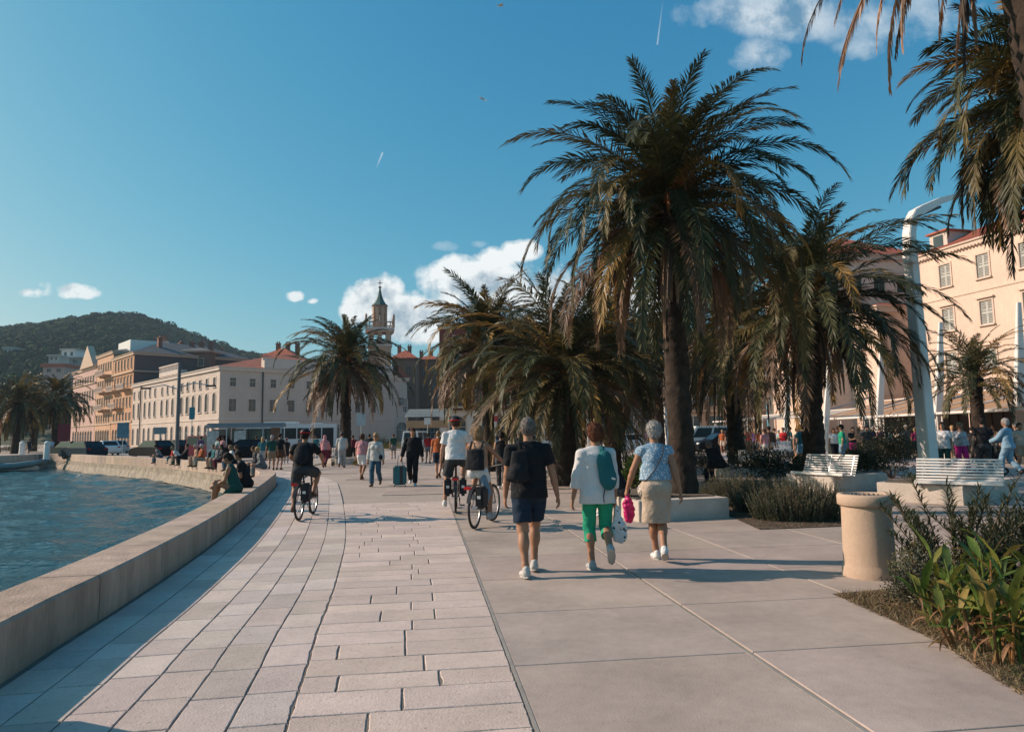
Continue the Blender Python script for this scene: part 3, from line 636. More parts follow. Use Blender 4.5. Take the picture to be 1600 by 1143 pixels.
shrub('lavender_bush', (*g2(1520, 950), 0), (.4, .3, .42), 'low grey bush under the oleander sprays at the right', 3500, .035, .012, [(.07, .08, .05), (.10, .10, .06)], 5)
oleander((*g2(1500, 934), 0), 'oleander with tall dark sprays crossing the right-hand white bench', 1.15, 34, .6, 7)
oleander((*g2(1560, 900), 0), 'oleander partly behind the cannas at the right edge', .85, 24, .5, 8)
oleander((*g2(1600, 930), 0), 'oleander cut by the right edge, lowest of the oleanders', .78, 22, .5, 9)
for i, (u, v, h, sd, lb) in enumerate([(1500, 985, .58, 1, 'canna with upright green leaves, leftmost of the near bed'), (1550, 1000, .66, 2, 'canna with tall pale green leaves in the middle of the clump'), (1588, 985, .72, 3, 'canna with the tallest leaves at the right edge'), (1520, 1012, .34, 4, 'low canna with mostly dried brown leaves'), (1568, 1030, .5, 5, 'canna with curled orange leaves near the slab edge'), (1605, 1035, .62, 6, 'canna cut by the right edge of the picture')]):
    canna((*g2(u, v), 0), lb, h, 10, sd, .65 if 'dried' in lb or 'curled' in lb else .36)
# small plants by the planter and mid bed
bedA = [g2(1096, 768), g2(1136, 806), g2(1186, 829), g2(1316, 824), g2(1312, 806), g2(1240, 782), g2(1150, 768)]
sheet('soil', bedA, SOIL, .028)
rs_ = [(1252, 812, .85, .5, .62, 'rosemary bush, large one at the front of the bed left of the stone bin', 430), (1290, 812, .55, .35, .42, 'rosemary bush, low one reaching toward the stone bin', 180), (1205, 800, .7, .5, .60, 'rosemary bush, middle one beside the planter block', 330), (1158, 790, .6, .5, .58, 'rosemary bush nearest the tallest palm trunk', 260), (1128, 782, .45, .4, .5, 'rosemary bush tucked behind the planter block end', 160)]
for i, (u, v, rx, ry, h, lb, n_) in enumerate(rs_): rosemary((*g2(u, v), 0), rx, ry, h, lb, int(n_ * 1.5), 50 + i)
litter('dry_litter', bedA, 9000, 15, [(.15, .10, .06), (.10, .07, .045), (.06, .06, .03)], (.02, .06), .008, zb=.028, label='dry needles and litter under the rosemary bushes')
# ================================================================ buildings and hill
GLASS = mat('window_glass', (.035, .045, .05), .12, .3, .7, spec=.8)
def plaster(name, c, v=.10): return mat(name, c, .9, v, .35, .25, 20, var2=.05, detail=7, stretch=(1, 1, .45))
def tiles(name, c):
    m = mat(name, c, .85, .22, 1.2, .3, 12, var2=.12); t = m.node_tree
    if 'tilewave' in t.nodes: return m
    tcn = t.nodes.new('ShaderNodeTexCoord'); w = t.nodes.new('ShaderNodeTexWave'); w.name = 'tilewave'; w.inputs['Scale'].default_value = 1.1; w.inputs['Distortion'].default_value = .6; w.bands_direction = 'X'; t.links.new(tcn.outputs['UV'], w.inputs['Vector'])
    bp = t.nodes.new('ShaderNodeBump'); bp.inputs['Strength'].default_value = 1; bp.inputs['Distance'].default_value = .16; t.links.new(w.outputs['Fac'], bp.inputs['Height']); t.links.new(bp.outputs[0], t.nodes['Principled BSDF'].inputs['Normal']); return m
ROOF = tiles('roof_tiles', (.38, .105, .06)); GREYROOF = mat('slate_roof', (.10, .105, .11), .8, .2, 1)
def panel(mb, x0, x1, z0, z1, ops, y=0.0, rev=.22, mi=0):
    """wall in the local x-z plane at depth y, holes for ops (xc,zb,w,h), with reveals; grid split"""
    xs = sorted(set([x0, x1] + [round(o[0] - o[2] / 2, 3) for o in ops] + [round(o[0] + o[2] / 2, 3) for o in ops]))
    zs = sorted(set([z0, z1] + [round(o[1], 3) for o in ops] + [round(o[1] + o[3], 3) for o in ops]))
    for a, b_ in zip(xs, xs[1:]):
        for c, d in zip(zs, zs[1:]):
            mx_, mz_ = (a + b_) / 2, (c + d) / 2
            if any(abs(mx_ - o[0]) < o[2] / 2 and o[1] < mz_ < o[1] + o[3] for o in ops): continue
            mb.quad((a, y, c), (b_, y, c), (b_, y, d), (a, y, d), mi)
    for xc, zb, w, h in [o[:4] for o in ops]:
        a, b_, c, d = xc - w / 2, xc + w / 2, zb, zb + h
        for p, q in (((a, c), (a, d)), ((a, d), (b_, d)), ((b_, d), (b_, c)), ((b_, c), (a, c))):
            mb.quad((p[0], y, p[1]), (p[0], y + rev, p[1]), (q[0], y + rev, q[1]), (q[0], y, q[1]), mi)
WIN = {}
def win(parent, key, x, z, y, w, h, kind, mats, rz=0):
    """window thing-part with pane and shutters as sub-parts; mesh shared between copies. kind letters: a arch, s shutters, l sill, h hood, m moulded lunette, g green louvres, d door"""
    k = (key, round(w, 2), round(h, 2), kind)
    trim, shut, wallm = mats
    if k not in WIN:
        f = MB(); t_ = .09
        if 'a' in kind:
            n = 10; r = w / 2; zc = h - r * .98
            rim = [(cos(pi - pi * i / n) * r, zc + sin(pi - pi * i / n) * r * .97) for i in range(n + 1)]
            for (xa, za), (xb, zb_) in zip(rim, rim[1:]):     # spandrel filling the corners over the arch
                f.quad((xa, .004, za), (xb, .004, zb_), (xb, .004, h + .002), (xa, .004, h + .002), 1)
                f.quad((xa, .004, za), (xa, .2, za), (xb, .2, zb_), (xb, .004, zb_), 1)
            ro = r + .16; o_ = [(cos(pi - pi * i / n) * ro, zc + sin(pi - pi * i / n) * ro) for i in range(n + 1)]
            for i in range(n):
                (xa, za), (xb, zb_), (xc_, zc_), (xd, zd) = rim[i], rim[i + 1], o_[i + 1], o_[i]
                f.quad((xa, -.06, za), (xb, -.06, zb_), (xc_, -.06, zc_), (xd, -.06, zd)); f.quad((xd, -.06, zd), (xc_, -.06, zc_), (xc_, 0, zc_), (xd, 0, zd)); f.quad((xb, -.06, zb_), (xa, -.06, za), (xa, .05, za), (xb, .05, zb_))
            for sx in (-1, 1): f.box((sx * (r + .08), -.03, zc / 2), (.16, .06, zc))
        else:
            for sx in (-1, 1): f.box((sx * (w / 2 + .07), -.03, h / 2), (.14, .06, h))
            f.box((0, -.03, h + .08), (w + .28, .06, .16))
        if 'h' in kind: f.box((0, -.12, h + .26), (w + .5, .24, .12))
        if 'm' in kind:
            r = w * .72; n = 10; zc = h + .25
            for i in range(n):
                a, b_ = pi * i / n, pi * (i + 1) / n
                f.quad((cos(a) * r, -.05, zc + sin(a) * r * .8), (cos(b_) * r, -.05, zc + sin(b_) * r * .8), (cos(b_) * (r + .12), -.05, zc + sin(b_) * (r * .8 + .12)), (cos(a) * (r + .12), -.05, zc + sin(a) * (r * .8 + .12)))
        if 'l' in kind: f.box((0, -.09, -.07), (w + .36, .2, .12))
        f.box((0, .14, h / 2), (.05, .05, h - .01), 2); f.box((0, .145, h * .62), (w - .01, .045, .05), 2)
        for sx in (-1, 1): f.box((sx * (w / 2 - .03), .15, h / 2), (.06, .05, h - .01), 2)
        fr = f.build('window', [trim, wallm, WHITE]); p_ = MB(); p_.quad((-w / 2, .18, 0), (w / 2, .18, 0), (w / 2, .18, h), (-w / 2, .18, h)); pn = p_.build('pane', GLASS)
        ms = [fr.data, pn.data]
        if 's' in kind or 'g' in kind:
            s_ = MB()
            for sx in (-1, 1):
                cx = sx * (w / 4) if 'g' in kind else sx * (w / 2 + w / 4); yy = .09 if 'g' in kind else -.09; ww = w / 2 - .03
                for q in range(int(h / .14)): s_.box((cx, yy, .07 + q * .14), (ww - .1, .02, .09), M=Matrix.Rotation(.5, 3, 'X'))
                for q in (-1, 1): s_.box((cx + q * (ww / 2 - .03), yy, h / 2), (.06, .04, h - .03))
                for q in (.03, h / 2, h - .04): s_.box((cx, yy + .003, q), (ww - .12, .034, .07))
            so = s_.build('shutter', shut); ms.append(so.data); bpy.data.objects.remove(so)
        bpy.data.objects.remove(fr); bpy.data.objects.remove(pn); WIN[k] = ms
    ms = WIN[k]; fo = bpy.data.objects.new('door' if 'd' in kind else 'window', ms[0]); COL.objects.link(fo); fo.parent = parent; fo.location = (x, y, z); fo.rotation_euler = (0, 0, rz)
    for nme, d in zip(('pane', 'shutter'), ms[1:]): c = bpy.data.objects.new(nme, d); COL.objects.link(c); c.parent = fo
    return fo
def building(name, p0, p1, depth, H, label, wallm, trim, shut, fronts, sides=(), roof=None, rh=2.0, cat='building', bands=(), cornice=.5, group=None, base=None, back=True, eave=.45, sidem=None):
    """p0->p1 the front line seen left to right from outside; local x along it, y into the building"""
    p0, p1 = Vector(p0), Vector(p1); d = p1 - p0; Lf = d.length; root = empty(name, (p0.x, p0.y, 0), atan2(d.y, d.x), label, cat, group)
    mb = MB(); panel(mb, 0, Lf, 0, H, [o[:4] for o in fronts])
    # side wall at x=Lf (or x=0): built in its own frame
    for sx, flag in ((Lf, 'R'), (0, 'L')):
        ops = [o for o in sides if o[5] == flag]; t_ = MB(); panel(t_, 0, depth, 0, H, [o[:4] for o in ops])
        Mx = Matrix.Rotation(pi / 2, 4, 'Z') if flag == 'R' else Matrix.Rotation(-pi / 2, 4, 'Z')
        off = Vector((Lf, 0, 0)) if flag == 'R' else Vector((0, depth, 0))
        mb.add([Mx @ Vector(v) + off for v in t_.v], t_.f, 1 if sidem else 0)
        for o in ops: 
            pos = Mx @ Vector((o[0], 0, o[1])) + off; win(root, name, pos.x, pos.z, pos.y, o[2], o[3], o[4], (trim, shut, wallm), pi / 2 if flag == 'R' else -pi / 2)
    mb.quad((Lf, depth, 0), (0, depth, 0), (0, depth, H), (Lf, depth, H)); mb.quad((0, 0, H - .01), (Lf, 0, H - .01), (Lf, depth, H - .01), (0, depth, H - .01))
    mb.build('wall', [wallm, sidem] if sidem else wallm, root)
    for o in fronts: win(root, name, o[0], o[1], 0, o[2], o[3], o[4], (trim, shut, wallm))
    c = MB()
    for z, hh, pr in list(bands) + [(H - cornice / 2, cornice, .3), (H + .06, .14, .45)]:
        c.box((Lf / 2, -pr / 2 + .01, z), (Lf + pr * 2, pr, hh))
        c.box((Lf + pr / 2 - .01, depth / 2 + .01, z), (pr, depth, hh)); c.box((-pr / 2 + .01, depth / 2 + .01, z), (pr, depth, hh))
    c.build('cornice', trim, root)
    if roof:
        r = MB(); e = eave; a = min(Lf, depth) / 2 * .96; z0 = H + .13; z1 = H + .13 + rh
        if Lf >= depth: ra, rb = (a, depth / 2), (Lf - a, depth / 2)
        else: ra, rb = (Lf / 2, a), (Lf / 2, depth - a)
        C4 = [(-e, -e, z0), (Lf + e, -e, z0), (Lf + e, depth + e, z0), (-e, depth + e, z0)]; A_, B_ = (*ra, z1), (*rb, z1)
        if Lf >= depth: fs = [(C4[0], C4[1], B_, A_), (C4[1], C4[2], B_), (C4[2], C4[3], A_, B_), (C4[3], C4[0], A_)]
        else: fs = [(C4[0], C4[1], A_), (C4[1], C4[2], B_, A_), (C4[2], C4[3], B_), (C4[3], C4[0], A_, B_)]
        me = bpy.data.meshes.new('roof'); vs, ff, uv = [], [], []
        for q in fs:
            b_ = len(vs); vs += q; ff.append(list(range(b_, b_ + len(q)))); o_ = Vector(q[0]); ex = (Vector(q[1]) - o_).normalized(); ey = (Vector(q[-1]) - o_); ey = (ey - ex * ey.dot(ex)).normalized(); uv += [((Vector(p) - o_).dot(ex), (Vector(p) - o_).dot(ey)) for p in q]
        me.from_pydata(vs, [], ff); ul = me.uv_layers.new(name='UVMap')
        for i, l_ in enumerate(me.loops): ul.data[i].uv = uv[l_.vertex_index]
        me.materials.append(roof); ro = bpy.data.objects.new('roof', me); COL.objects.link(ro); ro.parent = root
    return root
def chimney(root, x, y, z, w=.9, h=1.8, m=None):
    mb = MB(); mb.box((x, y, z + h / 2), (w, w * .8, h)); mb.box((x, y, z + h + .1), (w * 1.25, w, .2)); 
    for s_ in (-1, 1): mb.box((x + s_ * w * .28, y, z + h + .42), (w * .25, w * .25, .45))
    return mb.build('chimney', m or BRICKR, root)
def balcony(root, x, y, z, w, d, m, rail):
    mb = MB(); mb.box((x, y - d / 2, z), (w, d, .18))
    for k in (-.35, .35): mb.box((x + k * w, y - d * .3, z - .3), (.15, d * .55, .4))
    b_ = mb.build('balcony', m, root); r = MB(); n = int(w / .3)
    for i in range(n + 1): r.box((x - w / 2 + .05 + (w - .1) * i / n, y - d + .05, z + .55), (.07, .07, .9))
    r.box((x, y - d + .05, z + 1.04), (w, .14, .1)); r.box((x - w / 2 + .05, y - d / 2, z + 1.04), (.12, d, .1)); r.box((x + w / 2 - .05, y - d / 2, z + 1.04), (.12, d, .1))
    r.build('railing', rail, b_)
BRICKR = plaster('old_brick', (.24, .12, .09)); PALE = plaster('custom_plaster', (.53, .44, .375)); PALET = plaster('pale_trim', (.57, .49, .43), .06); TAN = plaster('tan_plaster', (.52, .32, .20)); ORNG = plaster('apricot_plaster', (.50, .27, .15)); PINK = plaster('pink_plaster', (.48, .32, .27)); TANT = plaster('tan_trim', (.50, .38, .28), .06)
GSHD = plaster('dark_side_render', (.12, .10, .095)); GREYSH = mat('grey_shutter', (.20, .20, .18), .7); GREENSH = mat('green_shutter', (.03, .075, .06), .6); PALESH = mat('pale_shutter', (.55, .54, .50), .7); REDW = plaster('dark_red_plaster', (.17, .045, .040)); MUD = plaster('brown_plaster', (.20, .12, .09)); GSH = plaster('grey_render', (.30, .27, .25))  # side render: shade on the tall house's flank is put into its colour
def uz(r_):
    return 0
dL = Vector((-.69, .725)).normalized(); dF = Vector((.725, .69)).normalized()
def gx(u, D):                              # lateral place of picture column u at depth D near the horizon
    return P(u, 684, D).x
K = Vector((gx(341, 107), 107.0))
def tu(u, d=dL):                           # distance from the corner K along d at which column u is met
    r_ = ray(u, 682); q = r_[0] / r_[1]; return (q * K.y - K.x) / (d.x - q * d.y)
def Lp(t): return K + dL * t
def zl(u, v, d=dL): p = K + d * tu(u, d); return P(u, v, p.y).z
LA = tu(205)
fr = []
for i, u in enumerate([333, 321, 310.5, 300.5, 291, 282, 268, 259.5, 251, 240, 232, 224.5, 215, 207.5]):
    x = LA - tu(u); w = 1.45 if i < 6 else 1.25
    fr += [(x, .3, w, 3.4, 'ad'), (x, 5.75, w * .95, 3.0, 'agl'), (x, 9.65, w * .72, 1.5, 'agl' if 5 < i < 9 else 'gl')]
sd = []
for i in range(9):
    x = [2.05, 5.2, 8.7][i] if i < 3 else 8.7 + (i - 2) * 3.2
    sd += [(x, .3, 1.3, 3.4, 'ad', 'R')] if i in (0, 1, 2, 5) else []
    sd += [(x, 5.75, 1.15, 1.95, 'gml', 'R'), (x, 9.7, .95, 1.35, 'gl', 'R')]
pA = Lp(LA); HA = 12.7
bA = building('harbour_office', pA, K, 33, HA, 'long pale building with arched windows, its sunlit side running along the water', PALE, PALET, GREYSH, fr, sd, ROOF, 4.4, bands=[(4.55, .25, .12), (8.9, .12, .06)])
x0, x1 = LA - tu(276), LA - tu(247)
mb = MB(); mb.box(((x0 + x1) / 2, .6, HA + .7), (abs(x1 - x0), 1.6, .8)); n = 14
for i in range(n): mb.box((min(x0, x1) + .3 + i * (abs(x1 - x0) - .6) / (n - 1), -.1, HA + 1.6), (.22, .2, 1.0))
mb.box(((x0 + x1) / 2, -.1, HA + 2.15), (abs(x1 - x0) + .2, .35, .2)); mb.build('parapet', PALET, bA)
mb = MB(); mb.box((LA - .3, 7.0 + 12.5, HA + .9), (1.2, 25, 1.5)); mb.box((LA - .1, 19.5, HA + 1.75), (.5, 25.4, .2)); mb.build('parapet', PALET, bA)
mb = MB(); mb.tube([(LA + .16, 6.9, .1), (LA + .16, 6.9, HA - .3)], .11, 6); mb.tube([(LA - tu(219), -.2, .1), (LA - tu(219), -.2, HA - .3)], .11, 6); mb.tube([(LA - tu(277), -.2, .1), (LA - tu(277), -.2, HA - .3)], .11, 6); mb.build('downpipe', DARK, bA)
# apricot and tan houses further along
def grid(x0, x1, n, rows): return [(x0 + (x1 - x0) * (i + .5) / n, z, w, h, k) for i in range(n) for z, w, h, k in rows]
t0, t1, t2, t3 = tu(205.5), tu(172.5), tu(147), tu(110)
HB, HC, HD = zl(205, 550), zl(160, 553), zl(128, 577)
def rows(u, vs): return [(zl(u, vb), w, zl(u, vt) - zl(u, vb), k) for vt, vb, w, k in vs]
L_ = t1 - t0 - .3
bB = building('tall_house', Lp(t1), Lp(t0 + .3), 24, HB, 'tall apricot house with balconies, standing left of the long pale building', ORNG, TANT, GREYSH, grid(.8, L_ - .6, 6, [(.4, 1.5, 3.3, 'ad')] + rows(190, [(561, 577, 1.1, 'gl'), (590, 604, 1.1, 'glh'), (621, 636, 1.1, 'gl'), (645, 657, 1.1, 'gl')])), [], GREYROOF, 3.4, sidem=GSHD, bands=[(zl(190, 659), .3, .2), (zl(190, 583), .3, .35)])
for f_, z in ((.2, 609), (.72, 609), (.35, 637)): balcony(bB, L_ * f_, 0, zl(190, z), L_ * .34, 1.5, TANT, PALET)
for x, y in ((7, 12), (12, 6), (4, 15)): chimney(bB, x, y, HB + 1.6, 1.0, 2.2)
L_ = t2 - t1 - .3
bC = building('tall_house', Lp(t2), Lp(t1 + .3), 22, HC, 'tall tan house with stacked balconies, second left of the long pale building', TAN, TANT, GREYSH, grid(.8, L_ - .8, 6, [(.4, 1.5, 3.3, 'ad')] + rows(160, [(567, 579, 1.0, 'gl'), (594, 605, 1.1, 'gl'), (621, 634, 1.1, 'gl'), (648, 659, 1.1, 'gl')])), [], GREYROOF, 2, bands=[(5.0, .3, .2)])
for z in (588, 614, 641): balcony(bC, L_ * .68, 0, zl(160, z), L_ * .5, 1.8, TANT, PALET)
mb = MB(); mb.box((L_ * .6, 8, HC + 1.6), (L_ * .7, 9, 3.0)); mb.build('penthouse', WHITE, bC)
L_ = t3 - t2 - .3
bD = building('pink_house', Lp(t3), Lp(t2 + .3), 18, HD, 'pink house with a pointed front gable beside the dark palms', PINK, TANT, GREYSH, grid(2, L_ - 1.5, 8, [(.4, 1.7, 3.3, 'ad')] + rows(128, [(590, 602, 1.3, 'gl'), (612, 626, 1.3, 'gl'), (636, 648, 1.3, 'gl')])), [], GREYROOF, 2, bands=[(5.0, .3, .2), (HD - 4, .3, .3)])
mb = MB(); mb.prism([(-7, 0), (7, 0), (0, 5.5)], -.4, 1.0, M=Matrix.Translation((L_ * .72, .2, HD)) @ Matrix.Rotation(pi / 2, 4, 'X')); mb.build('gable', TANT, bD)
# roofs and backs behind the long pale building
for (u0, u1, Y, v, rv, m_, rf, lb, ch_) in [
    (222, 268, 158, 545, 530, GSH, GREYROOF, 'grey rendered house with steep dark gable behind the apricot house', 1), (266, 325, 150, 549, 540, MUD, GREYROOF, 'brown house with dormers, behind the red roof of the long pale building', 3), (318, 372, 170, 561, 549, GSH, GREYROOF, 'low slate-roofed house at the foot of the wooded hill', 1),
    (408, 458, 150, 556, 541, BRICKR, ROOF, 'brick house with three chimneys above the pale front parapet', 3)]:
    a, b_ = P(u0, 678, Y), P(u1, 678, Y); H = P((u0 + u1) / 2, v, Y).z
    h_ = building('background_house', a.to_2d(), b_.to_2d(), 12, H, lb, m_, TANT, GREYSH, grid(1, (b_ - a).length - 1, 3, [(H - 3.2, 1.1, 1.6, 'gl')]), [], rf, P((u0 + u1) / 2, rv, Y).z - H, group='houses behind the harbour office', cornice=.2)
    for i in range(ch_): chimney(h_, 1.5 + i * 2.2, 5.5, P((u0 + u1) / 2, rv, Y).z - 1.4, .9, 2.6)
# church front and its bell tower
c0 = K + dF * 33.3; c1 = K + dF * tu(636, dF)
LC = (c1 - c0).length
ch = building('church', c0, c1, 16, 12.4, 'pale church front with an arched porch behind the lone palm', PALE, PALET, GREYSH, [(LC * .42, .2, 2.4, 3.9, 'ad'), (LC * .78, 6.0, .9, 2.6, 'a'), (LC * .42, 7.2, 1.5, 1.5, 'l')], [], ROOF, 2.5)
def tower():
    c = P(592.5, 678, 132); root = empty('bell_tower', (c.x, c.y, 0), R(12), 'slender stone bell tower with green spire and cross against the cloud', 'tower')
    s_ = 132 / 1067; zv = lambda v: P(592, v, 132).z
    mb = MB(); w = 4.3; hw = w / 2; z1 = zv(516)
    for k in range(4):
        t_ = MB(); panel(t_, -hw, hw, 0, z1, [(-.75, zv(536), .8, 2.2), (.75, zv(536), .8, 2.2)], y=-hw, rev=.5); M_ = Matrix.Rotation(k * pi / 2, 3, 'Z'); mb.add([M_ @ Vector(v) for v in t_.v], t_.f)
    mb.box((0, 0, z1 - .15), (w, w, .2)); mb.build('shaft', TWR, root)
    mb = MB()
    for z, e, hh in ((zv(516), 1.2, .5), (zv(519), .7, .3), (zv(541), .4, .3)): mb.box((0, 0, z), (w + e, w + e, hh))
    mb.build('cornice', PALET, root)
    mb = MB(); e = hw + .45; zz = zv(514)
    for k in range(4):
        M_ = Matrix.Rotation(k * pi / 2, 3, 'Z')
        for i in range(9): mb.box(M_ @ Vector((-e + 2 * e * i / 8, -e, zz + .55)), (.2, .2, .9))
        mb.box(M_ @ Vector((0, -e, zz + 1.05)), (2 * e + .3, .3, .2), rz=k * pi / 2)
        mb.box(M_ @ Vector((-e, -e, zz + 1.0)), (.4, .4, 2.0)); mb.lathe(M_ @ Vector((-e, -e, zz + 2.0)), [(.2, 0), (.25, .25), (.02, .7)], 6)
    mb.build('balustrade', TWR, root)
    mb = MB(); r = 1.12; z0, z2 = zv(514), zv(480)
    for k in range(8):
        a = pi / 8 + k * pi / 4; mb.box((cos(a) * r, sin(a) * r, (z0 + z2) / 2), (.60, .60, z2 - z0), rz=a)
    mb.lathe((0, 0, 0), [(r + .1, z0), (r + .1, z0 + .8)], 8); mb.lathe((0, 0, 0), [(r + .15, z2 - 1.3), (r + .15, z2), (r + .35, z2 + .1), (r + .35, z2 + .3), (.1, z2 + .3)], 8); mb.lathe((0, 0, 0), [(r - .3, z0 + .8), (0, z0 + .8)], 8)
    mb.build('lantern', TWR, root)
    mb = MB(); z3 = zv(450); Hs = z3 - z2
    mb.lathe((0, 0, z2 + .25), [(r + .55, 0), (r * .95, Hs * .16), (r * .58, Hs * .36), (r * .32, Hs * .60), (.12, Hs * .95), (.12, Hs)], 8); mb.build('spire', SPIRE, root)
    mb = MB(); mb.box((0, 0, z3 + .7), (.13, .13, 1.9)); mb.box((0, 0, z3 + 1.0), (.9, .13, .13)); mb.lathe((0, 0, z3 - .1), [(0, 0), (.3, .15), (.3, .35), (0, .5)], 8); mb.build('cross', DARK, root)
    mb = MB(); mb.lathe((0, 0, zv(533)), [(.75, 0), (.55, .3), (.4, .9), (.2, 1.1), (0, 1.15)], 12); mb.build('bell', mat('bronze', (.12, .09, .05), .5, metal=.6), root)
TWR = plaster('tower_stone', (.42, .29, .21)); SPIRE = mat('copper_spire', (.055, .115, .10), .6, .25, 1.5)
tower()
for (u0, u1, Y, v, rv, m_, rf, lb, ch_, ex) in [
    (612, 650, 150, 560, 545, MUD, ROOF, 'brown old house with a stepped gable right of the bell tower', 2, 2), (648, 692, 156, 562, 553, MUD, ROOF, 'old brown houses filling the street corner left of the dark red building', 3, 3), (556, 578, 160, 571, 562, PINK, ROOF, 'pinkish house half hidden by the lone palm, left of the bell tower', 0, 1)]:
    a, b_ = P(u0, 678, Y), P(u1, 678, Y); H = P((u0 + u1) / 2, v, Y).z
    h_ = building('old_house', a.to_2d(), b_.to_2d(), 12, H, lb, m_, MUD, GREYSH, grid(.8, (b_ - a).length - .8, 2, [(H - 3.4, .9, 1.5, 'gl'), (H - 7, .9, 1.6, 'gl'), (5.5, .9, 1.6, 'gl'), (.3, 1.6, 3, 'ad')]), [], rf, P((u0 + u1) / 2, rv, Y).z - H, group='old houses by the bell tower', cornice=.2)
    for i in range(ch_): chimney(h_, 1 + i * 2.3, 4, P((u0 + u1) / 2, rv, Y).z - 1.5, .8, 2.4)
# dark red palace with pale arcade
a, b_ = P(688, 678, 95), P(1082, 678, 93); LE = (b_ - a).length
fr = grid(.8, LE - .8, 10, [(.2, 2.3, 3.9, 'ad'), (5.6, 1.35, 2.7, 'glh'), (10.2, 1.3, 2.4, 'gl'), (14.0, 1.1, 1.3, 'gl')])
bE = building('red_palace', a.to_2d(), b_.to_2d(), 20, 16.8, 'dark red building with green shutters and an arcade, behind the mid palms', REDW, TANT, GREENSH, fr, [(3 + 4 * i, z, 1.2, 2.2, 'gl', 'L') for i in range(4) for z in (5.6, 10.2)], ROOF, 1.4, bands=[(4.75, .3, .25), (9.3, .2, .15)])
mb = MB(); panel(mb, -.02, LE + .02, 0, 4.6, [(f[0], f[1], f[2], f[3]) for f in fr if f[1] < 1], y=-.05, rev=.05); mb.build('arcade_front', PALET, bE)
for i in range(6): balcony(bE, .8 + (LE - 1.6) * (i * 1.7 + .5) / 10, 0, 5.3, 2.4, .9, TANT, DARK)
mb = MB(); mb.box((-.06, 9.9, 8.6), (.1, 20, 16.2)); mb.build('side_quoin', TAN, bE)  # tan sheet puts the sunlight on the left side into its colour
# beige cafe building facing us, with lettering over its doors
a, b_ = P(1060, 672, 87), P(1199, 672, 87); LFc = (b_ - a).length; pxm = 87 / 1067
xs_ = [(u - 1060) * pxm for u in (1084, 1119.5, 1156, 1191)]
fr = [(x, .1, 1.72, 3.4, 'd') for x in xs_] + [(x + s_ * .5, 4.75, .78, 1.95, 'ag') for x in xs_ for s_ in (-1, 1)] + [(x + s_ * .5, 8.4, .78, 1.9, 'ag') for x in xs_ for s_ in (-1, 1)]
fr = [f for f in fr if f[0] > .6 and f[0] + f[2] / 2 < LFc - .1]
bF = building('cafe_building', a.to_2d(), b_.to_2d(), 14, 13.5, 'weathered beige building with dark green openings and gold lettering on a doorway', plaster('weathered_beige', (.36, .25, .18)), TANT, GREENSH, fr, [], ROOF, 1.6, bands=[(4.15, .22, .35)])
def text(body, parent, loc, size, m, rx=pi / 2, rz=0, ext=.01, name='lettering'):
    c = bpy.data.curves.new(name, 'FONT'); c.body = body; c.size = size; c.extrude = ext; c.align_x = 'CENTER'; c.resolution_u = 1; o = bpy.data.objects.new(name, c); COL.objects.link(o); o.data.materials.append(m)
    o.location = loc; o.rotation_euler = (rx, 0, rz)
    me = bpy.data.meshes.new_from_object(o.evaluated_get(bpy.context.evaluated_depsgraph_get())) ; bpy.data.objects.remove(o); n_ = bpy.data.objects.new(name, me); COL.objects.link(n_); n_.location = loc; n_.rotation_euler = (rx, 0, rz)
    if parent is not None: n_.parent = parent
    return n_
GOLD = mat('gold_letters', (.55, .33, .15), .5)
text('KAVANA', bF, (xs_[1], .10, 2.1), .36, GOLD)

# sunlit row on the right whose fronts face the water
def gp(Y): return Vector((38.2 + (62.5 - Y) * .245, Y))
def yu(u): r_ = ray(u, 600); q = r_[0] / r_[1]; return (38.2 + 62.5 * .245) / (q + .245)
SAND = plaster('sand_plaster', (.66, .49, .39)); SANDT = plaster('sand_trim', (.60, .46, .37), .05)
g1a, g1b = gp(86.5), gp(68); L1 = (g1b - g1a).length
bG1 = building('sunlit_house', g1a, g1b, 14, 13.8, 'tan sunlit house with arched ground floor windows behind the far awnings', SAND, SANDT, GREENSH, grid(.6, L1 - .6, 6, [(.4, 1.5, 3.6, 'ad'), (5.6, 1.2, 2.2, 'agl'), (9.8, 1.2, 2.1, 'gl')]), [], ROOF, 2, bands=[(4.9, .2, .12)])
Y0 = yu(1443); g2a, g2b = gp(Y0), gp(34); L2 = (g2b - g2a).length; cx = [yu(1490), yu(1551), yu(1622), yu(1700), yu(1790)]; xs2 = [(Y0 - y) / (Y0 - 34) * L2 for y in cx]; H2 = P(1446, 405, Y0).z; zb = lambda v: P(1551, v, cx[1]).z
fr = [(x, z, 1.15, 2.0, k) for x in xs2 for z, k in ((zb(433), 'gl'), (zb(506), 'glh'), (zb(580), 'glh'))] + [(x, .3, 1.8, 3.4, 'ad') for x in xs2]
bG2 = building('palace_front_house', g2a, g2b, 14, H2, 'large sand coloured house with small pale windows at the right edge', SAND, SANDT, PALESH, fr, [], ROOF, 3.6, bands=[(zb(452), .12, .08), (zb(532), .12, .08), (4.6, .2, .12)], cornice=.35)
mb = MB()
for i in range(90): mb.box((.15 + i * L2 / 90, -.16, H2 - .35), (.14, .3, .2))
mb.build('dentils', SANDT, bG2)
for x in (2.2, 12.5, 19.5):
    mb = MB(); mb.box((x, 1.9, H2 + 1.1), (1.9, 2.6, 1.6)); d_ = mb.build('dormer', PALET, bG2); mb = MB(); mb.prism([(x - 1.15, .35), (x + 1.15, .35), (x + 1.15, 3.6), (x - 1.15, 3.6)], H2 + 1.9, H2 + 2.05); mb.build('dormer_roof', ROOF, d_)
    mb = MB(); mb.box((x, .58, H2 + 1.1), (1.0, .06, 1.1)); mb.build('pane', GLASS, d_)
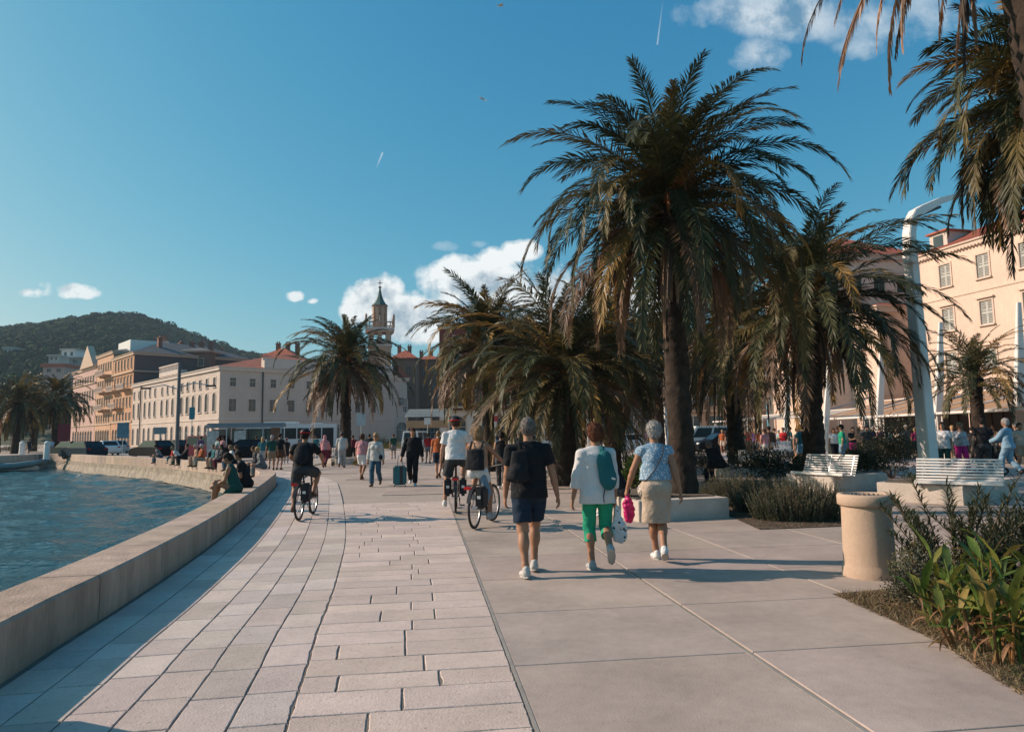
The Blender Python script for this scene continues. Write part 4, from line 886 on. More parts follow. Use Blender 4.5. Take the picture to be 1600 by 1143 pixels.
mb = MB(); mb.tube([(.3, -.35, .1), (.3, -.35, H2 - .3)], .07, 6); mb.build('downpipe', SANDT, bG2)
a, b_ = P(1290, 678, 72), P(1452, 678, 72)
bG3 = building('red_roofed_block', a.to_2d(), b_.to_2d(), 15, P(1380, 400, 72).z, 'building with the broad red tiled roof between the broad palm and the white mast', SAND, SANDT, GREENSH, grid(.5, (b_ - a).length - .5, 4, [(16, 1.2, 1.9, 'gl'), (12, 1.2, 2.1, 'gl'), (7.5, 1.2, 2.1, 'gl')]), [], ROOF, 3.4, bands=[(18.2, .15, .1)])
chimney(bG3, 6, 3, P(1380, 396, 72).z, .9, 1.5)
mb = MB(); mb.tube([(3.5, 7, 20), (3.5, 7, 27.5)], [.05, .02], 5); mb.tube([(3.1, 7, 26), (3.9, 7, 26)], .02, 4); mb.build('antenna', DARK, bG3)
# ---------------------------------------------------------------- wooded hill
rid = [(-900, 530), (-400, 512), (-100, 500), (0, 498), (66, 497), (111, 496), (157, 494), (194, 493), (226, 500), (249, 500), (289, 512), (328, 523), (352, 530), (367, 537), (400, 545), (440, 552), (500, 575), (560, 620), (620, 660), (680, 678), (2400, 678)]
YH = 620.0
def hillz(x, y):
    u = 800 + x / YH * F; v = np.interp(u, [r[0] for r in rid], [r[1] for r in rid]); z = (np.interp(u, [-900, 1600], [700.3, 665.3]) - v) / F * YH - 5
    t_ = np.clip((y - 235) / (YH - 235), 0, 1); back = np.clip(1 - (y - YH) / 500, 0, 1)
    return z * (t_ ** .85) * back * (1 + .05 * np.sin(x * .03 + y * .02)) - .4
nx, ny = 130, 50; X_, Y_ = np.meshgrid(np.linspace(-1100, 60, nx), np.linspace(232, 1100, ny)); Z_ = hillz(X_, Y_)
V = np.stack([X_, Y_, Z_], -1).reshape(-1, 3); ii = (np.arange(ny - 1)[:, None] * nx + np.arange(nx - 1)[None]).reshape(-1, 1)
tag(mesh_np('hill', V, np.concatenate([ii, ii + 1, ii + nx + 1, ii + nx], 1), mat('hill_ground', (.06, .065, .03), .95, .3, .02), smooth=True), kind='structure')
def wood():
    rs = np.random.RandomState(77); T = []
    n = 5200; x = rs.uniform(-560, 20, n); y = 240 + (YH + 25 - 240) * rs.uniform(0, 1, n) ** .8; u = 800 + x / y * F; ok = (u > -40) & (u < 560); x, y = x[ok], y[ok]; n = len(x); z = hillz(x, y)
    tall = rs.uniform(.7, 1.35, n); m_ = 60
    d = norm(rs.normal(size=(n, m_, 3))); d[..., 2] = np.abs(d[..., 2]); r = rs.uniform(.85, 1, (n, m_, 1)); rad = (4.6 * tall)[:, None, None] * np.array([1.15, 1.15, .85])
    p = d * r * rad + np.stack([x, y, z + 2.6 * tall], -1)[:, None]; w1 = norm(np.cross(d, rs.normal(size=(n, m_, 3)))) * 1.15 + d * rs.normal(0, .25, (n, m_, 1)); w2 = norm(np.cross(w1, d)) * 1.0 + d * rs.normal(0, .25, (n, m_, 1))
    V = np.stack([p - w1, p + w2, p + w1, p - w2], 2).reshape(-1, 3); k = np.arange(n * m_)[:, None] * 4
    c = np.array([(.034, .055, .020), (.045, .066, .024), (.026, .045, .018), (.055, .068, .028)])[rs.randint(0, 4, n)] * rs.uniform(.7, 1.2, (n, 1)); C = np.repeat(np.repeat(c[:, None], m_, 1) * rs.uniform(.7, 1.3, (n, m_, 1)), 4, 1).reshape(-1, 3)
    tag(mesh_np('pine_wood', V, k + np.arange(4)[None], mat('pine_foliage', (1, 1, 1), .95, .1, 1, vc=True, spec=.05), None, C), 'dense dark pine wood covering the hill on the left', 'wood', kind='stuff')
wood()
for u, v, w, h, Y, m_, lb in [(107, 553, 22, 13, 330, WHITE, 'white villa with two square windows on the wooded slope'), (84, 560, 16, 8, 320, PALE, 'low cream villa left of the white villa'), (12, 548, 14, 9, 420, PALE, 'small pale villa high among the pines at the left edge'), (125, 565, 34, 12, 300, GSH, 'grey terraced house under the white villa'), (84, 579, 34, 12, 270, PINK, 'pinkish house with red roof low on the slope above the palms')]:
    a, b_ = P(u - w / 2, v, Y), P(u + w / 2, v, Y); z = a.z; L_ = b_.x - a.x; hh = h * Y / F; h0 = 14
    root = empty('hillside_villa', (a.x, Y, z - hh / 2), 0, lb, 'house', 'villas on the hill'); mb = MB(); panel(mb, 0, L_, -h0, hh, [(L_ * .28, hh * .3, L_ * .2, hh * .45), (L_ * .72, hh * .3, L_ * .2, hh * .45)], rev=.3)
    mb.quad((0, 8, -h0), (0, 0, -h0), (0, 0, hh), (0, 8, hh)); mb.quad((L_, 0, -h0), (L_, 8, -h0), (L_, 8, hh), (L_, 0, hh)); mb.quad((0, 0, hh), (L_, 0, hh), (L_, 8, hh), (0, 8, hh)); mb.build('wall', m_, root)
    for x in (.28, .72): mb = MB(); mb.box((L_ * x, .35, hh * .52), (L_ * .2, .06, hh * .45)); mb.build('window', GLASS, root)
    mb = MB(); mb.prism([(-.6, -.8), (L_ + .6, -.8), (L_ + .6, 8.6), (-.6, 8.6)], hh, hh + .6 if m_ is not PINK else hh + 1.2); mb.build('roof', ROOF if m_ is PINK else PALET, root)
# ================================================================ street furniture, vehicles
IRON = mat('grille_iron', (.09, .075, .06), .7, .2)
def block(pos, rot, sx, sy, h, label, grille=True, name='concrete_planter_bench'):
    """front corner at pos, e1 = (cos rot, sin rot)"""
    root = empty(name, (*pos, 0), rot, label, 'concrete block', 'concrete bench blocks around the palms'); mb = MB(); mb.box((sx / 2, sy / 2, h / 2), (sx, sy, h)); mb.build('block', CONC, root, bevel=.012)
    if grille:
        mb = MB(); n = int(sx / .055)
        for i in range(n): mb.box((.12 + (sx - .24) * i / (n - 1), sy / 2 + .15, h + .012), (.02, sy - .6, .02))
        for y in (.35, sy / 2 + .15, sy - .17): mb.box((sx / 2, y, h + .010), (sx - .2, .04, .016))
        mb.build('grille', IRON, root)
    return root
block(g2(999, 817), R(15), 1.85, 2.5, .39, 'concrete block with a metal grille around the foot of the tallest palm')
block(g2(1304, 770), R(28), 2.2, 1.5, .43, 'concrete block carrying the left one of the two front white benches')
block(g2(1507, 791), R(38), 3.4, 1.75, .42, 'concrete block carrying the right one of the two front white benches')
block(g2(1140, 746), R(20), 2.6, 1.2, .42, 'concrete block in the shade under the bench of the person in black', False)
SLAT = mat('white_slat', (.74, .72, .69), .45, .07, 4)
def bench(pos, rot, L, zb, label, m=SLAT):
    """slatted seat and back; local x along the bench, front toward -y, on a block at height zb"""
    root = empty('slatted_bench', (*pos, zb), rot, label, 'bench', 'white slatted benches'); prof = []
    for i in range(7): prof.append((-.40 + i * .067, .10 + .010 * abs(3 - i) - i * .008))
    seat = MB(); backm = MB()
    for i, (y, z) in enumerate(prof): seat.box((0, y, z), (L, .045, .028))
    for i in range(9):
        t_ = i / 8; y = .09 + .20 * t_; z = .07 + .50 * t_; backm.box((0, y, z), (L, .022, .036), M=Matrix.Rotation(-.35, 3, 'X'))
    seat.box((0, -.43, .11), (L, .03, .06)); seat.build('seat', m, root); backm.build('backrest', m, root)
    for x in (-L / 2 + .12, 0, L / 2 - .12):
        f = MB(); f.tube([(x, -.42, .07), (x, 0, .045), (x, .09, .05), (x, .30, .57)], .018, 6); f.box((x, -.1, .02), (.05, .4, .05)); f.build('support', STEEL, root)
    return root
# bench ends: the near right end, then the long axis runs away to the left
def bench_at(u, v, z, rot, L, label, zb):
    c = G(u, v, z).to_2d(); ax = Vector((cos(rot), sin(rot))); n_ = Vector((-ax.y, ax.x)); p = c + ax * (L / 2) + n_ * .42
    return bench(p, rot, L, zb, label)
bench_at(1236, 738, .47, R(-60), 1.55, 'white slatted bench on a block, left one of the two front benches', .37)
bench_at(1426, 753, .47, R(-38), 1.6, 'white slatted bench behind the oleander, right one of the two front benches', .37)
bench_at(1150, 727, .47, R(-25), 1.4, 'slatted bench in shade beside the seated person in black', .37)
bench_at(1192, 705, .47, R(-10), 1.6, 'white slatted bench farther back, left of the broad palm trunk', .42)
# --- the stone litter bin
BINM = mat('bin_render', (.55, .40, .29), .9, .06, 2, 1, 150, var2=.05, detail=8)
bp_ = g2(1359, 905); root = empty('litter_bin', (bp_.x + .07, bp_.y + .12, .018), 0, 'round sand coloured stone litter bin with a thick rim, on the slabs', 'litter bin')
root.scale = (.88, .88, .97)
mb = MB(); mb.lathe((0, 0, 0), [(.325, 0), (.322, .03), (.320, .10), (.304, .125), (.302, .15), (.292, .80)], 64); mb.build('body', BINM, root, smooth=True)
mb = MB(); mb.lathe((0, 0, 0), [(.288, .79), (.315, .795), (.335, .81), (.337, .90), (.325, .925), (.27, .93), (.262, .92), (.26, .6)], 64); mb.build('rim', BINM, root, smooth=True)
mb = MB(); mb.lathe((0, 0, 0), [(.26, .84), (0, .82)], 32); r_ = random.Random(3)
for i in range(40):
    a, q = r_.uniform(0, 6.28), r_.uniform(0, .22); mb.box((cos(a) * q, sin(a) * q, .85 + r_.uniform(-.01, .02)), (.05, .03, .02), rz=r_.uniform(0, 3))
mb.build('litter', mat('litter', (.10, .075, .06), .8, .4, 20), root)
mb = MB()
for i in range(26):
    a = 2 * pi * i / 26; mb.box((cos(a) * .25, sin(a) * .25, .885), (.05, .008, .06), rz=a)
mb.build('liner', STEEL, root)
# --- big white lamp mast
MASTM = mat('mast_paint', (.74, .71, .66), .5, .06, 2.2)
b0 = P(1453, 740, 20.0); zt = pz(1430, 345, 20); root = empty('lamp_mast', (b0.x, 20, 0), R(25), 'huge white lamp mast, thick and tapering, bending over to the right at its top', 'lamp mast')
pts = [(0, 0, 0), (-.06, 0, 2.5), (-.12, 0, 5.0), (-.16, 0, zt - 1.0), (-.15, 0, zt - .45), (-.05, 0, zt - .05), (.15, 0, zt + .22), (.5, 0, zt + .40), (1.4, 0, zt + .80), (3.1, 0, zt + 1.35)]
def flatbar(pts, ws, ds, name, m, parent, bevel=.03):
    mb = MB(); vs = []
    for i, p in enumerate(pts):
        p = Vector(p); t = (Vector(pts[min(i + 1, len(pts) - 1)]) - Vector(pts[max(i - 1, 0)])).normalized(); s_ = Vector((0, 1, 0)); n_ = s_.cross(t).normalized()
        w, d = ws[i] / 2, ds[i] / 2; vs += [p - n_ * w - s_ * d, p + n_ * w - s_ * d, p + n_ * w + s_ * d, p - n_ * w + s_ * d]
    k = len(pts); fs = [(i * 4 + j, i * 4 + (j + 1) % 4, i * 4 + 4 + (j + 1) % 4, i * 4 + 4 + j) for i in range(k - 1) for j in range(4)] + [(3, 2, 1, 0), (k * 4 - 4, k * 4 - 3, k * 4 - 2, k * 4 - 1)]
    mb.add(vs, fs); return mb.build(name, m, parent, bevel=bevel)
flatbar(pts, [.44, .39, .35, .31, .30, .29, .28, .26, .20, .12], [.38, .34, .30, .27, .26, .26, .25, .22, .17, .1], 'mast', MASTM, root, .02)
mb = MB(); mb.box((-.32, -.1, zt - 1.15), (.3, .3, .42)); mb.build('control_box', MASTM, root, bevel=.02)
mb = MB(); mb.lathe((.08, -.02, zt - .85), [(0, -.16), (.1, -.12), (.12, 0), (.1, .12), (0, .16)], 12); mb.build('loudspeaker', MASTM, root)
mb = MB(); mb.box((.9, 0, zt + .42), (1.0, .12, .08), M=Matrix.Rotation(-.37, 3, 'Y')); mb.build('lamp', DARK, root)
for i in range(2): mb = MB(); mb.torus((-.16, -.02, zt - 2.0 - i * .28), .24, .018, n=24, k=6); mb.build('cable_ring', STEEL, root)
# --- slim leaning masts along the awnings
def mast(u, Y, ztop, lean, label, base=None):
    c = P(u, 678, Y); root = empty('awning_mast', (c.x, Y, 0), 0, label, 'mast', 'white leaning masts along the awnings')
    flatbar([(0, 0, 0), (lean * .3, 0, 2.5), (lean * .7, 0, 5), (lean, 0, ztop)], [.30, .42, .36, .2], [.2, .28, .24, .12], 'mast', MASTM, root, .02)
    mb = MB(); mb.tube([(lean * .8, 0, ztop * .8), (lean * .8 + 3.5, .5, 4.2)], .015, 4); mb.tube([(lean * .3, 0, 3.0), (lean * .3 + 3.5, 0, 4.0)], .05, 6); mb.build('stay', STEEL, root); return root
for u, Y, z, l, lb in [(1226, 60, 7.6, .75, 'slim white mast farthest left along the awnings'), (1288, 52, 7.6, .75, 'slim white mast right behind the broad palm trunk'), (1371, 45, 7.6, .7, 'slim white mast half hidden in hanging fronds, third from the left'), (1462, 38.5, 7.6, .75, 'slim white mast just right of the huge lamp mast'), (1590, 32.6, 7.6, .6, 'slim white mast at the right edge of the picture')]: mast(u, Y, z, l, lb)
for u, Y, z, lb in [(921, 60, 7.5, 'slim pale post between the man and the woman in white, farther back'), (1044, 45, 8.0, 'slim white post left of the tallest palm trunk')]: mast(u, Y, z, .0, lb)
# --- awnings
AWN = mat('awning_canvas', (.50, .30, .17), .9, .06, 1.2, .2, 30, trans=.25); AWW = mat('awning_edge', (.72, .66, .60), .6, .05)
def awning(y0, y1, label, x0=None, zf=2.40, zb=3.95, w=6.6, m=AWN):
    X0 = lambda y: 22.6 + (y - 30) * .085 if x0 is None else x0; root = empty('awning', (X0(y0), y0, 0), 0, label, 'awning', 'awnings over the cafe terraces'); L = y1 - y0; dx = X0(y1) - X0(y0)
    mb = MB(); n = 8
    for i in range(n):
        a, b_ = i / n, (i + 1) / n; f = lambda t: zf + (zb - zf) * t - .12 * sin(pi * t)
        mb.quad((w * a, .06, f(a)), (w * b_, .06, f(b_)), (w * b_ + dx, L - .06, f(b_)), (w * a + dx, L - .06, f(a)))
        mb.quad((w * a, .06, f(a) - .03), (w * b_, .06, f(b_) - .03), (w * b_ + dx, L - .06, f(b_) - .03), (w * a + dx, L - .06, f(a) - .03))
    mb.build('canvas', m, root, smooth=False)
    v = MB(); v.tube([(-.02, 0, zf), (dx - .02, L, zf)], .075, 8); v.build('front_bar', AWW, root)
    v = MB()
    for y in (.15, L / 2, L - .15): v.tube([(dx * y / L, y, zf - .05), (dx * y / L + w, y, zb - .08)], .035, 6)
    v.tube([(w, 0, zb), (w + dx, L, zb)], .06, 6); v.build('frame', AWW, root)
    for y in (.2, L - .2): v = MB(); v.tube([(dx * y / L + .15, y, 0), (dx * y / L + .15, y, zf)], .045, 8); v.build('post', AWW, root)
    for y in (.2, L - .2): v = MB(); v.tube([(dx * y / L + w - .1, y, 0), (dx * y / L + w - .1, y, zb)], .045, 8); v.build('post', AWW, root)
    return root
WICKD = mat('dark_wood', (.07, .045, .03), .7, .2)
ys = [22.5, 30.2, 37.6, 44.6, 51.6, 58.4]
for i, (a, b_) in enumerate(zip(ys, ys[1:])): awning(a, b_ - .1, ['beige awning at the right edge, nearest of the row', 'beige awning right of the huge lamp mast, second of the row', 'beige awning directly left of the huge lamp mast', 'beige awning right of the broad palm trunk', 'beige awning behind the broad palm trunk, farthest tan one'][i])
for i_, (a_, b_) in enumerate(zip(ys, ys[1:])):  # added dark screens: their colour stands in for deep shade under the awnings
    X0 = 22.6 + ((a_ + b_) / 2 - 30) * .085 + 5.9; root = empty('terrace_screen', (X0, (a_ + b_) / 2, 0), R(90 - 4.9), ['dark glazed screen at the back of the nearest awning', 'dark glazed screen at the back of the second awning', 'dark glazed screen at the back of the third awning', 'dark glazed screen at the back of the fourth awning', 'dark glazed screen at the back of the farthest tan awning'][i_], 'screen', 'screens closing the cafe terraces'); L_ = b_ - a_ - .3; mb = MB(); mb.box((0, 0, 1.45), (L_, .06, 2.9)); mb.build('panel', mat('dark_screen', (.022, .02, .017), .5, .5, 1.2), root); mb = MB()
    for q in range(7): mb.box((-L_ / 2 + L_ * q / 6, .05, 1.45), (.07, .08, 2.9))
    mb.box((0, .05, 1.0), (L_, .07, .06)); mb.build('frame', WICKD, root)
AWG = mat('awning_pale', (.55, .50, .43), .9, .06, 1.2, trans=.2)
awning(59, 72, 'pale grey awning at the far left end of the row', 25.4, 2.7, 3.5, 7, AWG)
awning(66, 77, 'pale awning stretching furthest left before the beige cafe building', 22.5, 2.6, 3.2, 5, AWG)
# dark cafe depths: bar counters and folded chairs below the awnings
WICK = mat('wicker', (.30, .21, .13), .8, .3, 20); CUSH = mat('cushion', (.50, .45, .38), .9, .1)
def cafe_set(x, y, label, rz=0, m=WICK):
    root = empty('cafe_table', (x, y, 0), rz, label, 'cafe table', 'tables under the awnings'); mb = MB(); mb.lathe((0, 0, 0), [(.4, .72), (.4, .75), (0, .75)], 16); mb.build('tabletop', WHITE, root)
    mb = MB(); mb.tube([(0, 0, 0), (0, 0, .72)], .035, 8); mb.lathe((0, 0, 0), [(.25, 0), (.24, .03), (.03, .04)], 12); mb.build('pedestal', DARK, root)
    return root
def cafe_chair(x, y, rz, label, m=WICK):
    root = empty('cafe_chair', (x, y, 0), rz, label, 'cafe chair', 'chairs under the awnings'); mb = MB(); mb.box((0, 0, .44), (.5, .5, .1)); mb.build('seat', m, root, bevel=.02)
    mb = MB(); mb.box((0, -.24, .68), (.5, .07, .42)); mb.build('backrest', m, root, bevel=.02)
    for sx in (-1, 1):
        for sy in (-1, 1): mb = MB(); mb.box((sx * .21, sy * .21, .2), (.05, .05, .4)); mb.build('leg', DARK, root)
    return root
rc = random.Random(12); rows = ['nearest', 'second', 'third', 'fourth', 'fifth', 'sixth', 'seventh']
for i in range(7):
    y = 27.0 + i * 4.4; x = 24.9 + (y - 30) * .085
    cafe_set(x, y, rows[i] + ' round white cafe table counted from the right edge under the awnings')
    cafe_chair(x - .75, y + .1, pi / 2, rows[i] + ' wicker chair on the sea side of its table, counted from the right edge'); cafe_chair(x, y + .8, pi, rows[i] + ' wicker chair on the far side of its table, counted from the right edge')
# market stall counters
def stall(u, Y, w, label):
    c = P(u, 678, Y); root = empty('market_stall', (c.x, Y, 0), R(8), label, 'stall', 'stalls in the shade'); mb = MB(); mb.box((0, 0, .45), (w, .8, .9)); mb.build('counter', WICK, root, bevel=.02)
    mb = MB(); r_ = random.Random(int(u)); n = int(w / .16)
    for i in range(n * 2): mb.lathe((-w / 2 + .1 + (w - .2) * (i % n) / n, -.2 + .3 * (i // n), .9), [(.05, 0), (.07, .12 + r_.random() * .1), (.02, .25 + r_.random() * .15)], 6)
    mb.build('goods', CUSH, root); mb = MB()
    for s_ in (-1, 1): mb.tube([(s_ * w / 2, .4, 0), (s_ * w / 2, .4, 2.3)], .03, 6)
    mb.tube([(-w / 2, .4, 2.3), (w / 2, .4, 2.3)], .03, 6); mb.build('frame', WHITE, root)
stall(1228, 40, 2.4, 'wooden market counter with small pale goods left of the broad palm trunk'); stall(1330, 36, 2.2, 'wooden market counter right of the broad palm trunk under the awning')
# low lattice wall behind awnings
# --- lamp pole on the quay with two arms
c = P(277, 678, 42); zt = pz(277, 568, 42); root = empty('lamp_pole', (c.x, 42, 0), 0, 'dark grey lamp pole with two curved arms on the quay at left', 'street lamp'); mb = MB(); mb.tube([(0, 0, 0), (0, 0, 1), (0, 0, zt)], [.15, .12, .09], 10); mb.build('pole', mat('pole_grey', (.12, .13, .14), .5, .1), root)
for sx, dz in ((-1, 0), (1, .1)):
    mb = MB(); mb.tube([(0, 0, zt - 1.6 + dz), (sx * .9, 0, zt - 1.3 + dz), (sx * 1.8, 0, zt - 1.45 + dz)], .035, 6); mb.build('arm', STEEL, root); mb = MB(); mb.box((sx * 2.0, 0, zt - 1.5 + dz), (.5, .2, .1)); mb.build('lamp', DARK, root)
for u, v0, Y, lb in [(35, 680, 60, 'white stone bollard post by the left palms, left one'), (74, 678, 58, 'white stone bollard post by the left palms, right one')]:
    c = P(u, 690, Y); root = empty('quay_post', (c.x, c.y, 0), 0, lb, 'post', 'white posts by the left palms'); mb = MB(); mb.lathe((0, 0, 0), [(.28, 0), (.24, .1), (.2, 1.3), (.23, 1.4), (.12, 1.5), (0, 1.55)], 10); mb.build('shaft', WHITE, root)
# --- cars
TYRE = mat('tyre', (.02, .02, .02), .8, .1); RIM = mat('rim', (.35, .35, .36), .35, .1, metal=.8); CGL = mat('car_glass', (.010, .012, .014), .15, 0, spec=.35); LAMPW = mat('headlight', (.7, .7, .68), .15, 0)
def paint(n, c): return mat('paint_' + n, c, .5, .05, 1, spec=.1)
def car(u, Y, heading, m, label, L=4.3, H=1.48, van=False, grp='cars parked along the quay'):
    """local +x is the front"""
    c = P(u, 678, Y); root = empty('parked_car', (c.x, Y, 0), heading, label, 'car', grp); w = 1.76; h = L / 2
    if van: low = [(-h, .35), (-h, .9), (-h + .04, 1.02), (h - .75, 1.02), (h - .1, .88), (h, .6), (h - .03, .3), (h - .15, .22), (-h + .1, .22)]; cab = (-h + .03, h - .78, -h + .14, h - 1.45)
    else: low = [(-h, .40), (-h + .02, .84), (-h + .12, .95), (h - 1.15, .95), (h - .25, .82), (h, .60), (h - .03, .30), (h - .2, .22), (-h + .15, .22)]; cab = (-h + .22, h - 1.12, -h + .85, h - 1.95)
    belt = 1.0 if van else .93; mb = MB(); mb.prism([(x, z) for x, z in low], -w / 2, w / 2, M=Matrix.Rotation(pi / 2, 4, 'X')); b_ = w / 2 - .04; t_ = w / 2 - (.14 if van else .22); C8 = [Vector(p) for p in ((cab[0], -b_, belt), (cab[1], -b_, belt), (cab[1], b_, belt), (cab[0], b_, belt), (cab[2], -t_, H), (cab[3], -t_, H), (cab[3], t_, H), (cab[2], t_, H))]
    mb.add(C8, [(4, 5, 6, 7), (0, 1, 5, 4), (1, 2, 6, 5), (2, 3, 7, 6), (3, 0, 4, 7)]); mb.build('body', m, root, bevel=.035); g_ = MB()
    def pane(i, j, k, l, u0, u1, v0=.12, v1=.86):
        P4 = [C8[q] for q in (i, j, k, l)]; n_ = (P4[1] - P4[0]).cross(P4[3] - P4[0]).normalized() * .008; f = lambda u, v: (P4[0].lerp(P4[1], u)).lerp(P4[3].lerp(P4[2], u), v) + n_
        g_.quad(f(u0, v0), f(u1, v0), f(u1, v1), f(u0, v1))
    for q in ((.05, .46), (.51, .92)): pane(0, 1, 5, 4, *q); pane(2, 3, 7, 6, 1 - q[1], 1 - q[0])
    pane(1, 2, 6, 5, .07, .93); pane(3, 0, 4, 7, .1, .9)
    g_.build('glass', CGL, root)
    for sx in (-1, 1):
        for sy in (-1, 1):
            M_ = Matrix.Rotation(pi / 2, 3, 'X'); wm = MB(); wm.torus((sx * (h - .82), sy * (w / 2 - .1), .32), .24, .09, M_, 20, 8); wh = wm.build('wheel', TYRE, root)
            rm = MB(); t_ = MB(); t_.lathe((0, 0, 0), [(.02, .03), (.1, .05), (.2, .02), (.21, -.05)], 12); rm.add([Matrix.Rotation(-sy * pi / 2, 3, 'X') @ Vector(v) * 1.0 + Vector((sx * (h - .82), sy * (w / 2 - .08), .32)) for v in t_.v], t_.f); rm.build('rim', RIM, wh)
    for sy in (-1, 1):
        l_ = MB(); l_.box((h - .14, sy * .62, .70), (.26, .34, .14)); l_.build('headlight', LAMPW, root, bevel=.03); l_ = MB(); l_.box((-h + .06, sy * .66, .82), (.1, .26, .16)); l_.build('taillight', mat('tail_red', (.35, .01, .01), .25), root, bevel=.02)
    pl = MB(); pl.box((h - .0, 0, .45), (.04, .52, .11)); pl.build('number_plate', WHITE, root); return root
BLK = paint('black', (.007, .008, .010)); BLU = paint('navy', (.008, .025, .04)); DRED = paint('dark_red', (.10, .012, .03)); SILV = paint('silver', (.35, .37, .38)); WHT = paint('white', (.65, .65, .63)); GRN = paint('dark_green', (.006, .018, .02))
dirL = atan2(dL.y, dL.x)
for u, Y, hd, m, lb, kw in [(131, 58, dirL + .3, BLU, 'navy car nearest the camera at the left end of the parked cars', {}), (110, 63, dirL + .3, GRN, 'dark green car behind the navy car', {}), (168, 70, dirL, WHT, 'small white car with its front toward the pale building', {'L': 3.7}), (182, 78, dirL, SILV, 'silver car beyond the small white one', {}), (240, 57, dirL + .25, BLK, 'black car left of the lamp pole', {}), (266, 62, dirL + .3, BLK, 'black car right at the lamp pole', {'L': 4.6}), (333, 55, -.5, DRED, 'dark red car behind people left of the bus shelter', {'van': True, 'H': 1.8, 'L': 4.6}), (380, 48, pi + .35, BLK, 'black car with bright headlight in front of the bus shelter', {}), (356, 57, pi + .4, SILV, 'silver car mostly behind the black car by the shelter', {}), (305, 62, dirL, BLK, 'black car with open space before it, left of the dark red car', {})]: car(u, Y, hd, m, lb, **kw)
for u, Y, hd, m, lb, kw in [(1124, 52, pi + .2, BLK, 'dark car standing in front of the beige cafe building', {}), (1098, 55, pi, WHT, 'white car half hidden by the tallest palm trunk', {'van': True, 'H': 2.0}), (985, 55, .1, WHT, 'white car behind the seated person with the pink top', {}), (1015, 62, .1, SILV, 'silver car left of the slim white post', {}), (652, 70, 1.4, WHT, 'white van on the street left of the red building', {'van': True, 'H': 2.0, 'L': 4.8}), (700, 75, 1.2, SILV, 'silver car at the corner of the red building', {}), (790, 70, .2, SILV, 'silver car seen between the mid palms', {}), (830, 66, .2, WHT, 'white car seen past the man in the black shirt', {})]: car(u, Y, hd, m, lb, grp='cars on the far square', **kw)
# --- bus
c = P(458, 678, 75); root = empty('city_bus', (c.x, 75, 0), R(8), 'white and grey city bus with dark windows behind the bus shelter', 'bus'); Lb, wb, Hb = 9.6, 2.5, 2.95
mb = MB(); mb.box((0, 0, .35 + (Hb - .35) / 2), (Lb, wb, Hb - .35)); mb.build('body', mat('bus_paint', (.58, .56, .56), .35, .05), root, bevel=.12)
mb = MB(); 
for i in range(7): mb.box((-Lb / 2 + .85 + i * 1.3, -wb / 2 - .004, 1.95), (1.18, .03, 1.15))
mb.build('window', CGL, root); mb = MB(); mb.box((Lb / 2 + .004, 0, 1.75), (.03, 2.2, 1.7)); mb.build('windscreen', CGL, root); mb = MB(); mb.box((3.95, -wb / 2 - .006, 1.45), (1.0, .04, 2.1)); mb.build('door', CGL, root)
mb = MB(); mb.box((-1.2, 0, Hb + .14), (3.4, 1.7, .3)); mb.box((2.6, 0, Hb + .06), (1.2, 1.4, .14)); mb.build('roof_unit', WHITE, root, bevel=.06)
mb = MB(); mb.box((Lb / 2 + .02, 0, 2.75), (.03, 1.8, .24)); mb.build('destination_panel', DARK, root)
for x in (-2.9, 2.7):
    for sy in (-1, 1): mb = MB(); mb.torus((x, sy * (wb / 2 - .12), .5), .36, .15, Matrix.Rotation(pi / 2, 3, 'X'), 24, 8); w_ = mb.build('wheel', TYRE, root); mb = MB(); mb.torus((x, sy * (wb / 2 - .02), .5), .14, .08, Matrix.Rotation(pi / 2, 3, 'X'), 14, 6); mb.build('rim', RIM, w_)
# --- bus shelter
c = P(386, 678, 55); root = empty('bus_shelter', (c.x, 55, 0), R(12), 'glass bus shelter with a curved grey roof and a brown end panel', 'bus shelter'); Ls = 5.4
mb = MB(); prof = [(-.2 + 2.2 * i / 8, 2.45 + .28 * sin(pi * i / 8)) for i in range(9)]
for i in range(8): (ya, za), (yb, zb_) = prof[i], prof[i + 1]; mb.box((0, (ya + yb) / 2 - .9, (za + zb_) / 2), (Ls + .4, .3, .08))
mb.box((0, -1.12, 2.45), (Ls + .45, .06, .16)); mb.build('roof', mat('shelter_roof', (.22, .24, .26), .4, .1), root)
for x in (-Ls / 2, -Ls / 4, 0, Ls / 4, Ls / 2):
    mb = MB(); mb.box((x, -1.0, 1.2), (.08, .08, 2.4)); mb.build('post', STEEL, root)
for i in range(4): mb = MB(); mb.box((-Ls / 2 + Ls / 8 + i * Ls / 4, .75, 1.35), (Ls / 4 - .12, .03, 1.9)); mb.build('glass_panel', mat('shelter_glass', (.16, .22, .21), .1, .1, alpha=.75), root)
for x in (-2.35, -.35): mb = MB(); mb.box((x, -1.0, 1.35), (.85, .1, 1.6)); mb.build('poster_case', mat('poster_paper', (.42, .44, .42), .6, .35, 3), root)
mb = MB(); mb.box((Ls / 2 - .4, -.98, 1.25), (.75, .06, 2.2)); mb.build('end_panel', mat('brown_panel', (.16, .07, .035), .6, .2), root); mb = MB(); mb.box((0, .3, .45), (Ls - 1, .4, .06)); mb.build('seat', DARK, root)
